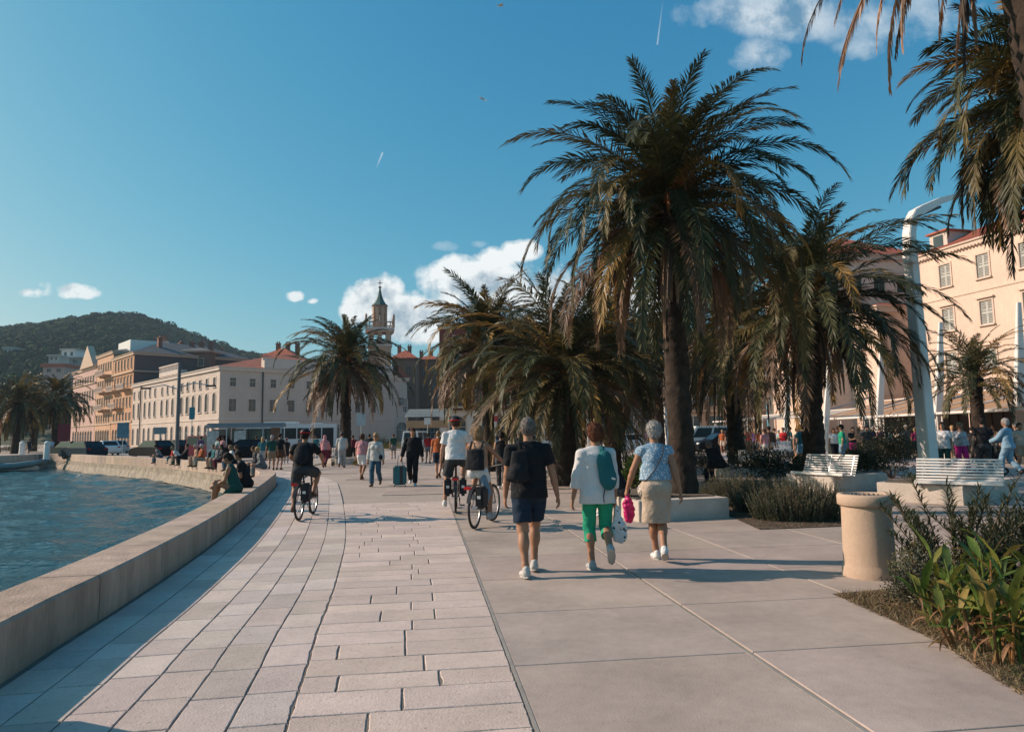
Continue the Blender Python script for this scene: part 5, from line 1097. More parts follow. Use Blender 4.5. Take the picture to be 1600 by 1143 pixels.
# --- signs
def sign(u, Y, z0, z1, w, h, m, label, rz=0):
    c = P(u, 678, Y); root = empty('sign_board', (c.x, Y, 0), rz, label, 'sign', 'signs and boards on poles'); mb = MB(); mb.tube([(0, .03, 0), (0, .03, z1)], .035, 6); mb.build('pole', STEEL, root); mb = MB(); mb.box((0, 0, z1 - h / 2), (w, .04, h)); mb.build('board', m, root, bevel=.01); return root
sign(564, 70, 0, 3.9, .95, 1.25, mat('sign_grey', (.33, .38, .40), .4, .1), 'large grey board on a pole right of the lone palm'); sign(668, 52, 0, 2.9, .5, .5, WHITE, 'small white board on a pole left of the red building')
sign(299, 62, 0, 4.4, .5, 1.1, mat('sign_teal', (.03, .20, .24), .4, .1), 'tall teal banner sign before the long pale building'); sign(192, 75, 0, 3.4, 1.3, 1.7, mat('sign_blue', (.06, .16, .22), .4, .3, 3), 'blue poster board by the apricot house'); sign(774, 60, 0, 3.2, .5, .5, mat('sign_red', (.45, .05, .05), .4, .1), 'round-looking red sign between two mid palms')
sign(100, 85, 0, 3.6, 1.6, 2.2, mat('red_canvas', (.16, .02, .03), .7, .1), 'dark red kiosk awning board beside the left palms'); sign(996, 60, 0, 3.6, .8, .8, WHITE, 'white notice on the dark front behind the palms'); sign(250, 60, 0, 2.6, 1.1, .6, mat('sign_frame', (.25, .27, .28), .5, .2), 'framed notice board by the lamp pole')
# --- boat
GR = mat('boat_tube', (.20, .24, .235), .45, .1, 2); c = G(0, 735, WL); root = empty('inflatable_boat', (c.x + .4, c.y, WL), R(12), 'grey inflatable boat moored at the far end of the wall, cut by the left edge', 'boat')
for sy in (-1, 1):
    mb = MB(); mb.tube([(-4.2, sy * .95, .35), (-1, sy * 1.05, .35), (1.2, sy * .95, .4), (2.3, sy * .55, .55), (2.9, sy * .02, .72)], [.24, .27, .27, .25, .18], 14); mb.build('side_tube', GR, root, smooth=True)
mb = MB(); mb.prism([(-4, -.85), (1.2, -.8), (2.5, 0), (1.2, .8), (-4, .85)], .02, .3); mb.build('hull', WHITE, root, bevel=.03); mb = MB(); mb.box((-1.2, 0, .75), (.7, .6, .8)); mb.tube([(-1.0, -.3, 1.1), (-1.0, -.3, 1.7), (-1.0, .3, 1.7), (-1.0, .3, 1.1)], .025, 6); mb.build('console', WHITE, root, bevel=.05); mb = MB(); mb.box((-4.3, 0, .75), (.5, .45, .9)); mb.build('outboard_motor', DARK, root, bevel=.08)
mb = MB(); mb.tube([(2.8, 0, .7), (3.6, .6, .35), (4.6, 1.5, .9)], .02, 5); mb.build('mooring_rope', DARK, root)
# --- seagulls
def gull(u, v, Y, span, rz, tilt, label):
    p = P(u, v, Y); root = empty('seagull', p, rz, label, 'seagull', 'gulls in the sky'); root.rotation_euler = (tilt, 0, rz); mb = MB(); s_ = span / 2
    mb.tube([(-.32, 0, 0), (-.2, 0, .01), (0, 0, .02), (.18, 0, .02), (.27, 0, .03), (.33, 0, .02)], [.02, .05, .075, .06, .045, .012], 8)
    mb.add([(-.3, 0, .01), (-.45, .08, 0), (-.45, -.08, 0)], [(0, 1, 2)])
    for k in (-1, 1):
        W_ = [(.10, 0, .03), (.14, .25 * k * s_ / .6, .10), (.05, .6 * k * s_ / .6, .07), (-.10, s_ * 1.1 * k, .02), (-.06, .6 * k * s_ / .6, .05), (-.08, .25 * k * s_ / .6, .08), (-.1, 0, .02)]
        mb.add(W_ + [(x, y, z - .012) for x, y, z in W_], [tuple(range(7)), tuple(range(7, 14))[::-1]] + [(i, (i + 1) % 7, (i + 1) % 7 + 7, i + 7) for i in range(7)])
    mb.build('body', mat('gull', (.5, .49, .47), .7, .2, 5), root, smooth=True); return root
gull(754, 155, 60, 1.2, .8, .7, 'gull with spread wings high in the middle of the sky'); gull(862, 206, 80, 1.1, .3, .3, 'tiny distant gull, upper one left of the tallest palm'); gull(859, 221, 90, 1.0, 1.2, .2, 'tiny distant gull, lower one left of the tallest palm'); gull(782, 9, 60, 1.1, .4, .3, 'gull near the top edge of the sky')
# --- suitcase
TEAL = mat('suitcase_teal', (.02, .13, .15), .35, .08, 8)
c = G(624, 761); root = empty('suitcase', (c.x, c.y + .1, 0), R(6), 'teal hard-shell suitcase with a dark middle band, pulled by the man in black', 'suitcase'); mb = MB(); mb.box((0, 0, .37), (.42, .26, .60)); mb.build('shell', TEAL, root, bevel=.045)
mb = MB(); mb.box((.05, -.135, .37), (.10, .012, .58)); 
mb.build('band', DARK, root); mb = MB(); mb.tube([(-.09, .1, .66), (-.05, .1, 1.0), (.05, .1, 1.0), (.09, .1, .66)], .010, 6); mb.build('handle', DARK, root)
for sx in (-1, 1):
    for sy in (-1, 1): mb = MB(); mb.torus((sx * .17, sy * .09, .032), .022, .011, Matrix.Rotation(pi / 2, 3, 'Y'), 12, 6); mb.build('wheel', TYRE, root)
# --- bicycles; local +y is forward, rear contact at the origin
def bicycle(pos, heading, label, mfr, lady=False, pannier=(0, 0), lean=0., steer=0., bag=None):
    root = empty('bicycle', (*pos, .02), heading, label, 'bicycle', 'bicycles being ridden along the promenade'); root.rotation_euler = (0, lean, heading); Rw = .345; WB = 1.08
    def wheel(y, st):
        M_ = Matrix.Rotation(st, 3, 'Z') @ Matrix.Rotation(pi / 2, 3, 'Y'); mb = MB(); mb.torus((0, y, Rw), Rw - .024, .023, M_, 44, 8); w_ = mb.build('wheel', TYRE, root, smooth=True)
        mb = MB(); mb.torus((0, y, Rw), Rw - .052, .012, M_, 36, 6); mb.build('rim', RIM, w_); mb = MB(); mb.tube([Vector((0, y, Rw)) + M_ @ Vector((0, 0, -.05)), Vector((0, y, Rw)) + M_ @ Vector((0, 0, .05))], .025, 8)
        for i in range(16): a = 2 * pi * i / 16; mb.tube([Vector((0, y, Rw)) + M_ @ Vector((cos(a) * .02, sin(a) * .02, .03 * (-1) ** i)), Vector((0, y, Rw)) + M_ @ Vector((cos(a) * (Rw - .055), sin(a) * (Rw - .055), 0))], .0022, 3, cap=False)
        mb.build('spoke', STEEL, w_)
    wheel(0, 0); wheel(WB, steer)
    bb = (0, .44, .29); seat = (0, .26, .90); head0, head1 = (0, .93, .62), (0, .87, .92); fork = (0, WB, Rw)
    f = MB(); f.tube([bb, seat], .017, 8); f.tube([bb, head0], .021, 8); f.tube([(0, .33, .62), (0, .91, .70)] if lady else [(0, .29, .80), (0, .88, .86)], .018, 8); f.tube([head0, head1], .022, 8)
    for sx in (-.06, .06): f.tube([(sx, 0, Rw), (sx * .4, .43, .29)], .010, 6); f.tube([(sx, 0, Rw), (sx * .3, .30, .74)], .009, 6)
    f.build('frame', mfr, root)
    f = MB(); 
    for sx in (-.055, .055): f.tube([(sx * .9, .91, .66), (sx, 1.0, .5), (sx, WB, Rw)], .012, 6)
    f.build('fork', mfr, root); f = MB(); f.tube([(-.31, .72, 1.06), (-.24, .80, 1.06), (-.05, .86, 1.02), (.05, .86, 1.02), (.24, .80, 1.06), (.31, .72, 1.06)], .012, 8); f.tube([(0, .87, .92), (0, .86, 1.03)], .016, 8); f.build('handlebar', DARK, root)
    for sx in (-1, 1): g_ = MB(); g_.tube([(sx * .25, .79, 1.06), (sx * .33, .69, 1.06)], .018, 8); g_.build('grip', TYRE, root)
    s_ = MB(); s_.tube([(0, .12, .99), (0, .20, .995), (0, .30, .985), (0, .40, .975)], [.075, .085, .05, .02], 10, flat=.45); s_.tube([seat, (0, .24, .97)], .014, 6); s_.build('saddle', TYRE, root, smooth=True)
    k = MB(); k.tube([(-.03, -.32, .74), (-.06, .18, .75)], .006, 5); k.tube([(.06, -.32, .74), (.06, .18, .75)], .006, 5)
    for y in (-.3, -.1, .1): k.tube([(-.06, y, .745), (.06, y, .745)], .006, 5)
    for sx in (-.06, .06): k.tube([(sx, 0, Rw), (sx, -.15, .745)], .006, 5)
    k.build('rack', DARK, root); n = 14; fe = MB()
    for i in range(n):
        a0, a1 = R(20 + 160 * i / n), R(20 + 160 * (i + 1) / n); r_ = Rw + .028
        fe.quad((-.032, -cos(a0) * r_ * 1.0, Rw + sin(a0) * r_), (.032, -cos(a0) * r_, Rw + sin(a0) * r_), (.032, -cos(a1) * r_, Rw + sin(a1) * r_), (-.032, -cos(a1) * r_, Rw + sin(a1) * r_))
    fe.build('mudguard', DARK, root); l_ = MB(); l_.box((0, -.37, .72), (.13, .03, .05)); l_.build('rear_light', mat('rear_light', (.6, .02, .02), .3), root, bevel=.01)
    c_ = MB(); c_.torus((.07, .44, .29), .085, .006, Matrix.Rotation(pi / 2, 3, 'Y'), 20, 5); c_.tube([(.08, .44, .29), (.08, .44, .12)], .011, 6); c_.tube([(-.08, .44, .29), (-.08, .44, .46)], .011, 6); c_.build('crank', DARK, root)
    for sx, z in ((1, .12), (-1, .46)): p_ = MB(); p_.box((sx * .14, .44, z), (.10, .07, .022)); p_.build('pedal', DARK, root)
    for sx in (-1, 1):
        if pannier[0 if sx < 0 else 1]: p_ = MB(); p_.box((sx * .155, -.08, .55), (.15, .32, .36)); o = p_.build('pannier', mat('pannier_black', (.022, .022, .025), .75, .2, 6), root, bevel=.04); p_ = MB(); p_.box((sx * .155 , -.245, .56), (.06, .008, .05)); p_.build('reflector', WHITE, o)
    return root
FRD = mat('bike_black', (.03, .03, .035), .35, .05, spec=.6); FRG = mat('bike_grey', (.16, .16, .17), .35, .05, metal=.5)
bk1 = bicycle(g2(467, 815), R(2), 'black bicycle with one pannier, ridden on the stone paving by the wall', FRD, pannier=(0, 1))
bk2 = bicycle(g2(742, 828), R(-15), 'bicycle nearest the camera, ridden by the fair-haired woman with the black bag', FRG, True, pannier=(0, 1), steer=-.1)
bk3 = bicycle(g2(712, 803), R(4), 'bicycle with two panniers ridden by the man in the white T-shirt', FRD, pannier=(1, 1))
# --- shrubs of the middle ground
SH = [((.055, .065, .03), (.075, .08, .04), (.10, .095, .06)), ((.035, .05, .022), (.05, .06, .03))]
for u, v, rx, ry, h, lb, n, c_, ll in [(905, 756, .55, .5, 1.05, 'leafy shrub right of the short stocky palm trunk', 2400, 0, .06), (872, 757, .4, .4, .95, 'leafy shrub left of the short stocky palm trunk', 1800, 0, .06), (990, 768, .45, .4, .95, 'bright yellow-green shrub behind the seated person with the pink top', 900, 2, .16),
    (1100, 742, 1.0, .7, 1.0, 'round mottled shrub right of the tallest palm trunk', 4200, 0, .06), (1200, 752, 1.3, .6, 1.0, 'dark shrub in shade left of the left front bench', 4000, 1, .09), (1260, 745, .7, .5, .8, 'dark broad-leaved shrub at the broad palm foot', 2200, 1, .12), (1345, 752, .9, .6, 1.2, 'shrub right behind the left front bench block', 3200, 1, .09), (1395, 748, 1.3, .9, 1.95, 'tall rounded shrub with pale flowers left of the huge lamp mast', 9000, 0, .07), (1437, 770, .6, .5, .55, 'low needle-leaved bush at the foot of the huge lamp mast', 2600, 1, .06), (1160, 712, 1.6, 1.0, .9, 'shrub in the shade behind the person in black', 2600, 1, .09), (590, 703, 2.2, 1.5, 1.6, 'dark shrub below the church porch', 2000, 1, .16), (612, 703, 2.0, 1.2, .9, 'flowering yellow-green bed below the church', 1800, 3, .14), (655, 695, 2.5, 1.5, 2.2, 'bush with yellow flowers on the street corner', 2200, 3, .2), (90, 706, 1.6, 1.2, 1.0, 'yellowish bush at the end of the quay wall', 1500, 3, .12), (30, 706, 3, 2, 1.1, 'green low bush under the left palms', 2000, 0, .15), (560, 728, .4, .4, .35, 'small yellow-green plant beside the lone palm planter', 500, 3, .1), (1445, 905, .01, .01, .01, '', 0, 0, .1)]:
    if not n: continue
    cols = [SH[0], SH[1], ((.16, .20, .03), (.20, .24, .05), (.10, .15, .03)), ((.16, .16, .04), (.30, .22, .03), (.07, .09, .03))][c_]
    shrub('shrub', (*g2(u, v), 0), (rx, ry, h), lb, n, ll, ll * .45, list(cols), int(u), group='shrubs around the palms')
# --- ground planter below lone palm
mb = MB(); c = P(540, 678, 39.5); root = empty('round_planter', (c.x, 39.9, 0), 0, 'low round stone planter around the lone palm foot', 'planter'); mb.lathe((0, 0, 0), [(1.25, 0), (1.25, .4), (1.0, .42), (1.0, .3), (0, .3)], 24); mb.build('ring', CONC, root)
# pergola of the corner cafe
c = P(668, 678, 84); root = empty('pergola', (c.x, 84, 0), 0, 'white-beamed pergola of a corner cafe left of the red building', 'pergola')
for x in (-2.5, 2.4): mb = MB(); mb.box((x, 0, 1.9), (.2, .2, 3.8)); mb.build('post', TANT, root)
for i in range(5): mb = MB(); mb.box((0, i * .8, 3.9 + i * .22), (5.6, .14, .16)); mb.build('beam', AWW, root)
mb = MB(); mb.box((0, -.2, 2.9), (5, .1, .9)); mb.build('canvas', AWN, root)
# unseen sloping pier added just outside the left edge, shaped to shade the near paving
s_ = w_at_y(3.7, 0); pp = wc(s_, -.28); root = empty('wall_pier', (pp.x, pp.y, 0), 0, 'raised sloping stone pier of the wall just outside the left edge', 'pier')
mb = MB(); mb.add([(x, y, z) for x in (-.27, .27) for y, z in ((-1.6, .42), (.62, .42), (-.15, 2.1), (-1.6, 2.1))], [(0, 1, 2, 3), (7, 6, 5, 4), (0, 4, 5, 1), (1, 5, 6, 2), (2, 6, 7, 3), (3, 7, 4, 0)]); mb.build('shaft', WALLM, root, bevel=.02, vc=True)
# ================================================================ people: signed-distance bodies turned into one surface each
def surf_nets(f, org, h):
    ins = f < 0; c = np.zeros(tuple(s - 1 for s in f.shape), dtype=np.int8)
    for a in (0, 1):
        for b_ in (0, 1):
            for d in (0, 1): c += ins[a:f.shape[0] - 1 + a, b_:f.shape[1] - 1 + b_, d:f.shape[2] - 1 + d]
    act = (c > 0) & (c < 8); cells = np.argwhere(act)
    if len(cells) == 0: return None
    idx = -np.ones(c.shape, dtype=np.int64); idx[act] = np.arange(len(cells)); pos = np.zeros((len(cells), 3)); cnt = np.zeros(len(cells))
    cor = {(a, b_, d): f[cells[:, 0] + a, cells[:, 1] + b_, cells[:, 2] + d] for a in (0, 1) for b_ in (0, 1) for d in (0, 1)}
    for ax in range(3):
        for a in (0, 1):
            for b_ in (0, 1):
                p = [a, b_]; p.insert(ax, 0); q = list(p); q[ax] = 1; v0, v1 = cor[tuple(p)], cor[tuple(q)]; m = (v0 < 0) != (v1 < 0)
                t = v0[m] / (v0[m] - v1[m]); pp = np.tile(np.array(p, float), (m.sum(), 1)); pp[:, ax] = t; pos[m] += pp; cnt[m] += 1
    V = (cells + pos / cnt[:, None]) * h + org; Q = []
    for ax in range(3):
        s0 = [slice(1, -1)] * 3; s0[ax] = slice(0, -1); s1 = list(s0); s1[ax] = slice(1, None)
        A_, B_ = ins[tuple(s0)], ins[tuple(s1)]; e = np.argwhere(A_ != B_); 
        if len(e) == 0: continue
        fl = A_[tuple(e.T)]; off = np.ones(3, int); off[ax] = 0; e = e + off; o1, o2 = [(1, 2), (2, 0), (0, 1)][ax]
        def cell(d1, d2): k = e.copy(); k[:, o1] -= d1; k[:, o2] -= d2; return idx[tuple(k.T)]
        q = np.stack([cell(1, 1), cell(0, 1), cell(0, 0), cell(1, 0)], 1); q[~fl] = q[~fl][:, ::-1]; Q.append(q)
    return V, np.concatenate(Q)
def va(*a): return np.array(a, float)
def evalsdf(prims, h, k=.025, noise=0, nf=14., cut=None):
    lo = np.full(3, 9e9); hi = -lo; bb = []
    for p in prims:
        if p[0] == 'c': r = max(p[3], p[4]); a = np.minimum(p[1], p[2]) - r; b_ = np.maximum(p[1], p[2]) + r
        elif p[0] == 'e': r = max(p[2]); a = p[1] - r; b_ = p[1] + r
        elif p[0] == 'ec': r = max(p[3], p[4]); a = np.minimum(p[1], p[2]) - r; b_ = np.maximum(p[1], p[2]) + r
        bb.append((a, b_)); lo = np.minimum(lo, a); hi = np.maximum(hi, b_)
    lo -= 3 * h; hi += 3 * h; n = np.ceil((hi - lo) / h).astype(int) + 1; F_ = np.full(tuple(n), .2, dtype=np.float32)
    for p, (a, b_) in zip(prims, bb):
        m = k + 2.5 * h; i0 = np.maximum(((a - m - lo) / h).astype(int), 0); i1 = np.minimum(((b_ + m - lo) / h).astype(int) + 2, n)
        X = [lo[q] + h * np.arange(i0[q], i1[q]) for q in range(3)]; G_ = np.stack(np.meshgrid(*X, indexing='ij'), -1)
        if p[0] == 'c':
            ba = p[2] - p[1]; L2_ = max(1e-9, ba @ ba); t = np.clip(((G_ - p[1]) @ ba) / L2_, 0, 1); d = np.linalg.norm(G_ - p[1] - t[..., None] * ba, axis=-1) - (p[3] + (p[4] - p[3]) * t)
        elif p[0] == 'e':
            q = (G_ - p[1]) @ (p[3] if len(p) > 3 and p[3] is not None else np.eye(3)); r = np.array(p[2]); k0 = np.linalg.norm(q / r, axis=-1); k1 = np.linalg.norm(q / r ** 2, axis=-1); d = k0 * (k0 - 1) / np.maximum(k1, 1e-6)
        else:
            Mm = p[6]; qd = p[5]; q = (G_ - p[1]) @ Mm; e = (p[2] - p[1]) @ Mm; L_ = abs(e[2]); t = np.clip(q[..., 2] / e[2], 0, 1); r = p[3] + (p[4] - p[3]) * t; cx_ = q[..., 0] - e[0] * t; cy_ = (q[..., 1] - e[1] * t) / qd
            rr = np.sqrt(cx_ ** 2 + cy_ ** 2); d = (rr - r) * np.minimum(1, .5 + .5 * qd); ez = np.maximum(q[..., 2] * np.sign(e[2]) - L_, -q[..., 2] * np.sign(e[2])); d = np.maximum(d, ez)
        cp = p[7] if p[0] == 'ec' and len(p) > 7 else (p[5] if p[0] == 'c' and len(p) > 5 else None)
        if cp is not None: d = np.maximum(d, (G_ - cp[0]) @ cp[1])
        s = (slice(i0[0], i1[0]), slice(i0[1], i1[1]), slice(i0[2], i1[2])); g = F_[s]; hh = np.maximum(k - np.abs(g - d), 0) / k; F_[s] = np.minimum(g, d) - hh * hh * k * .25
    if noise or cut:
        X = [lo[q] + h * np.arange(n[q]) for q in range(3)]; G_ = np.stack(np.meshgrid(*X, indexing='ij'), -1)
        if noise: F_ += (noise * (np.sin(G_[..., 0] * nf * 1.7 + 2 * np.sin(G_[..., 2] * nf * .9)) * np.sin(G_[..., 2] * nf * 1.3 + G_[..., 1] * nf * 1.1 + 1.3 * np.sin(G_[..., 0] * nf)))).astype(np.float32)
        for c_ in cut or []: F_ = np.maximum(F_, ((G_ - c_[0]) @ c_[1]).astype(np.float32))
    F_[0] = F_[-1] = .1; F_[:, 0] = F_[:, -1] = .1; F_[:, :, 0] = F_[:, :, -1] = .1
    return surf_nets(F_, lo, h)
def sdf_obj(name, prims, h, m, parent, k=.025, noise=0, nf=14., cut=None, loc=None):
    r = evalsdf(prims, h, k, noise, nf, cut)
    if r is None: return None
    return mesh_np(name, r[0], r[1], m, parent, smooth=True, loc=loc)
def unit(a): return a / max(1e-9, np.linalg.norm(a))
def ik(A_, T, a, b_, pole):
    d = T - A_; L_ = np.linalg.norm(d); L_ = min(max(L_, abs(a - b_) + .01), (a + b_) * .998); u = unit(d); T2 = A_ + u * L_
    x = (a * a - b_ * b_ + L_ * L_) / (2 * L_); y = sqrt(max(0, a * a - x * x)); pl = pole - u * (pole @ u); return A_ + u * x + unit(pl) * y, T2
SKINS = [(.40, .22, .14), (.34, .17, .10), (.46, .27, .18), (.22, .11, .065)]
def cloth(n, c, rough=.85): return mat('cloth_' + n, c, rough, .12, 5, 3, 11, spec=.2, var2=.06)
CL = {k: v for k, v in dict(black=(.012, .013, .016), navy=(.012, .026, .048), white=(.66, .66, .65), offwhite=(.50, .49, .46), green=(.02, .30, .17), beige=(.46, .37, .29), khaki=(.24, .19, .13), grey=(.16, .17, .18), lightgrey=(.36, .37, .38), jeans=(.045, .10, .15), lightblue=(.22, .36, .47), pink=(.55, .25, .26), hotpink=(.65, .03, .22), red=(.40, .02, .025), orange=(.38, .10, .035), teal=(.03, .15, .17), darkgreen=(.015, .07, .055), brown=(.10, .055, .035), tan=(.40, .24, .16), maroon=(.14, .02, .04), darkgrey=(.045, .048, .052), mint=(.30, .42, .38), purple=(.12, .07, .16)).items()}
HAIRC = dict(brown=(.07, .035, .02), dark=(.02, .014, .012), blond=(.42, .27, .13), grey=(.36, .34, .32), saltpepper=(.16, .14, .125), white=(.52, .50, .47), auburn=(.13, .045, .022), sand=(.26, .16, .085))
def hairm(n): return mat('hair_' + n, HAIRC[n], .7, .6, 34, 1, 110, spec=.2, stretch=(1, 1, .4), var2=.3)
DEFP = dict(px=0, py=0, pz=.93, lean=.04, FL=(-.09, .12, 0), FR=(.09, -.10, 0), HL=None, HR=None, head=(0, 0), yaw=0., heelL=0., heelR=.0)
def person(pos, heading, H, label, top=None, bot=None, hair='brown', hk='short', skin=0, pose=None, h=.02, g=1., fem=False, shoes='white', face=False, z=0., group=None, hat=None, extra=None, name='person', sleeve='short', hem=.02, neck=.0, topfit=.018):
    """pose positions in metres for a 1.75 m body, scaled by H/1.75. top=(colour), bot=(kind,colour)"""
    po = dict(DEFP); po.update(pose or {}); S = H / 1.75; root = empty(name, (*pos, z + .02), heading, label, 'person', group)
    rn = random.Random(hash(label) % 999 if False else len(label) * 7 + int(H * 100))
    pel = va(po['px'], po['py'], po['pz']); le = po['lean']; sp = va(po.get('side', 0.), sin(le), cos(le)); sp = unit(sp); rt = unit(va(cos(po['yaw']), sin(po['yaw']), 0)); rt = unit(rt - sp * (rt @ sp)); fw = np.cross(sp, rt); M = np.stack([rt, fw, sp], 1)
    def T(x, y, z_): return pel + M @ va(x, y, z_)
    sw = (.165 if fem else .185) * (.5 + .5 * g); hw = .092
    neckb = T(0, -.005, .545); hd = unit(sp + va(po['head'][0], po['head'][1], .6)); headc = neckb + hd * .150 + fw * .015; hyaw = po.get('hyaw', 0.)
    hr_ = rt * cos(hyaw) + fw * sin(hyaw); hr_ = unit(hr_ - hd * (hr_ @ hd)); hf = np.cross(hd, hr_); HM = np.stack([hr_, hf, hd], 1)
    def HT(x, y, z_): return headc + HM @ va(x, y, z_)
    shL, shR = T(-sw, -.01, .455), T(sw, -.01, .455); hipL, hipR = T(-hw, 0, -.015), T(hw, 0, -.015)
    HL = va(*po['HL']) if po['HL'] is not None else T(-sw - .10, .06, -.12); HR = va(*po['HR']) if po['HR'] is not None else T(sw + .10, .03, -.12)
    eL, wL = ik(shL, HL, .285, .255, va(*po.get('poleL', (-.35, -1, -.2)))); eR, wR = ik(shR, HR, .285, .255, va(*po.get('poleR', (.35, -1, -.2))))
    FLp, FRp = va(*po['FL']), va(*po['FR']); aL, aR = FLp + va(0, -.04, .085 + po['heelL']), FRp + va(0, -.04, .085 + po['heelR'])
    kp = va(*po.get('kpole', (0, 1, .1))); kL, aL = ik(hipL, aL, .435, .425, kp + va(po.get('kout', -.05), 0, 0)); kR, aR = ik(hipR, aR, .435, .425, kp + va(-po.get('kout', -.05), 0, 0))
    fat = g; hi_ = h <= .012
    tor = lambda e=0.: [('e', T(0, .0, .36), ((.155 if fem else .168) * (.6 + .4 * g) + e, .105 * g + e, .17 + e * .6), M), ('e', T(0, .008 * g, .17), ((.128 if fem else .148) * g + e, .10 * g ** 1.4 + e, .17 + e * .6), M), ('e', T(0, -.008, .0), ((.165 if fem else .158) * (.4 + .6 * g) + e, .118 * g + e, .125 + e * .5), M),
        ('c', T(-sw * .15, -.012, .50), shL + M @ va(.012, 0, -.0), .052 + e * .7, .050 + e * .7), ('c', T(sw * .15, -.012, .50), shR + M @ va(-.012, 0, -.0), .052 + e * .7, .050 + e * .7)] + ([('e', T(s_ * .07, .085, .34), (.062 + e, .06 + e, .06 + e), M) for s_ in (-1, 1)] if fem else [])
    glu = lambda e=0.: [('e', T(s_ * .075, -.055, -.04), (.088 * (.5 + .5 * g) + e, .085 + e, .095 + e), M) for s_ in (-1, 1)]
    legs = []
    for hp, kn, an in ((hipL, kL, aL), (hipR, kR, aR)):
        back = unit(np.cross(kn - an, va(1, 0, 0))); back = back if back[1] < 0 else -back
        lg = .55 + .45 * g; legs.append([('c', hp, kn, .088 * (.5 + .5 * g), .058 * lg), ('c', kn, an + (kn - an) * .1, .056 * lg, .038), ('e', an + (kn - an) * .68 + back * .02, (.058 * lg, .056 * lg, .12), np.stack([va(1, 0, 0), unit(np.cross(unit(kn - an), va(1, 0, 0))), unit(kn - an)], 1)), ('c', an + (kn - an) * .1, an, .038, .036)])
    arms = []
    for sh_, el_, wr_ in ((shL, eL, wL), (shR, eR, wR)): arms.append([('c', sh_, el_, .052 * (.6 + .4 * g), .040), ('c', el_, el_ + (wr_ - el_) * .35, .040, .039), ('c', el_ + (wr_ - el_) * .35, wr_, .039, .026)])
    hands = []
    for sgn, el_, wr_, grip in ((-1, eL, wL, po.get('gripL', .35)), (1, eR, wR, po.get('gripR', .35))):
        d = unit(wr_ - el_); n_ = unit(va(-sgn, .15, -.1) - d * (va(-sgn, .15, -.1) @ d)); t_ = np.cross(d, n_) ; t_ = t_ if (t_ @ va(0, 1, .3)) > 0 else -t_
        c_ = wr_ + d * .045
        if hi_:
            hands += [('e', c_ + d * .008, (.018, .040, .050), np.stack([n_, t_, d], 1))]
            for i_, (oy, ln) in enumerate(((.030, .072), (.0105, .082), (-.0095, .077), (-.028, .062))):
                b0_ = wr_ + d * .082 + t_ * oy; b1_ = b0_ + (d * cos(grip) + n_ * sin(grip)) * ln * .5; b2_ = b1_ + (d * cos(grip * 2.4) + n_ * sin(grip * 2.4)) * ln * .5; hands += [('c', b0_, b1_, .0088, .008), ('c', b1_, b2_, .008, .0068)]
            th0 = wr_ + d * .03 + t_ * .028 + n_ * .004; th1 = th0 + (d * .75 + t_ * .55 + n_ * .3) * .042; hands += [('c', th0, th1, .013, .0095), ('c', th1, th1 + (d * .9 + n_ * .35) * .032, .0095, .008)]
        else: hands += [('c', wr_, wr_ + d * .10, .030, .034), ('c', wr_ + d * .1, wr_ + (d * .16 + n_ * .03), .030, .018), ('c', wr_ + d * .04, wr_ + d * .08 + t_ * .045, .015, .012)]
    feet = []
    footd = []
    for sgn, F0, an, hl in ((-1, FLp, aL, po['heelL']), (1, FRp, aR, po['heelR'])):
        pitch = -min(1.2, hl * 5.5); yv = va(sgn * .12, cos(pitch), sin(pitch)); yv = unit(yv); up = unit(np.cross(va(1, 0, 0), yv)); base_ = an - up * .085
        if 'toe' in po: yv = unit(va(*po['toe'])); up = unit(np.cross(va(1, 0, 0), yv)); base_ = an - up * .08
        footd.append((base_, yv, up)); feet += [('c', base_ - yv * .03 + up * .035, base_ + yv * .13 + up * .026, .036, .026), ('c', an, base_ + up * .045, .036, .04)]
    hp = [('e', HT(0, -.008, .033), (.077, .097, .090), HM), ('e', HT(0, .022, -.025), (.060, .072, .085), HM), ('c', HT(0, .055, -.078), HT(0, .03, -.06), .026, .04)]
    hp += [('c', HT(0, .090, .005), HT(0, .104, -.022), .010, .014), ('c', HT(-.03, .076, .03), HT(.03, .076, .03), .014, .014)]
    hp += [('e', HT(s_ * .074, -.004, -.004), (.012, .020, .032), HM) for s_ in (-1, 1)]
    body = tor() + glu() + legs[0] + legs[1] + arms[0] + arms[1] + hands + feet + hp + [('c', neckb - sp * .02, headc + hd * -.05, .056, .052)]
    # feet under shoes are slightly smaller
    bo = None
    SC_ = lambda ob: setattr(ob, 'scale', (S, S, S)) if ob is not None else None
    r = evalsdf(body, h / S, .018 if hi_ else .022); bo = mesh_np('body', r[0] * S, r[1], mat('skin%d' % skin, SKINS[skin], .55, .10, 14, .15, 200, spec=.35), root, smooth=True)
    def part(nm, prims, m, par=bo, k=.02, noise=0, nf=14., cut=None):
        r = evalsdf(prims, h / S, k, noise, nf, cut)
        if r is None: return None
        return mesh_np(nm, r[0] * S, r[1], m, par or root, smooth=True)
    ns = .0055 if h <= .02 else .003
    M_out = {}
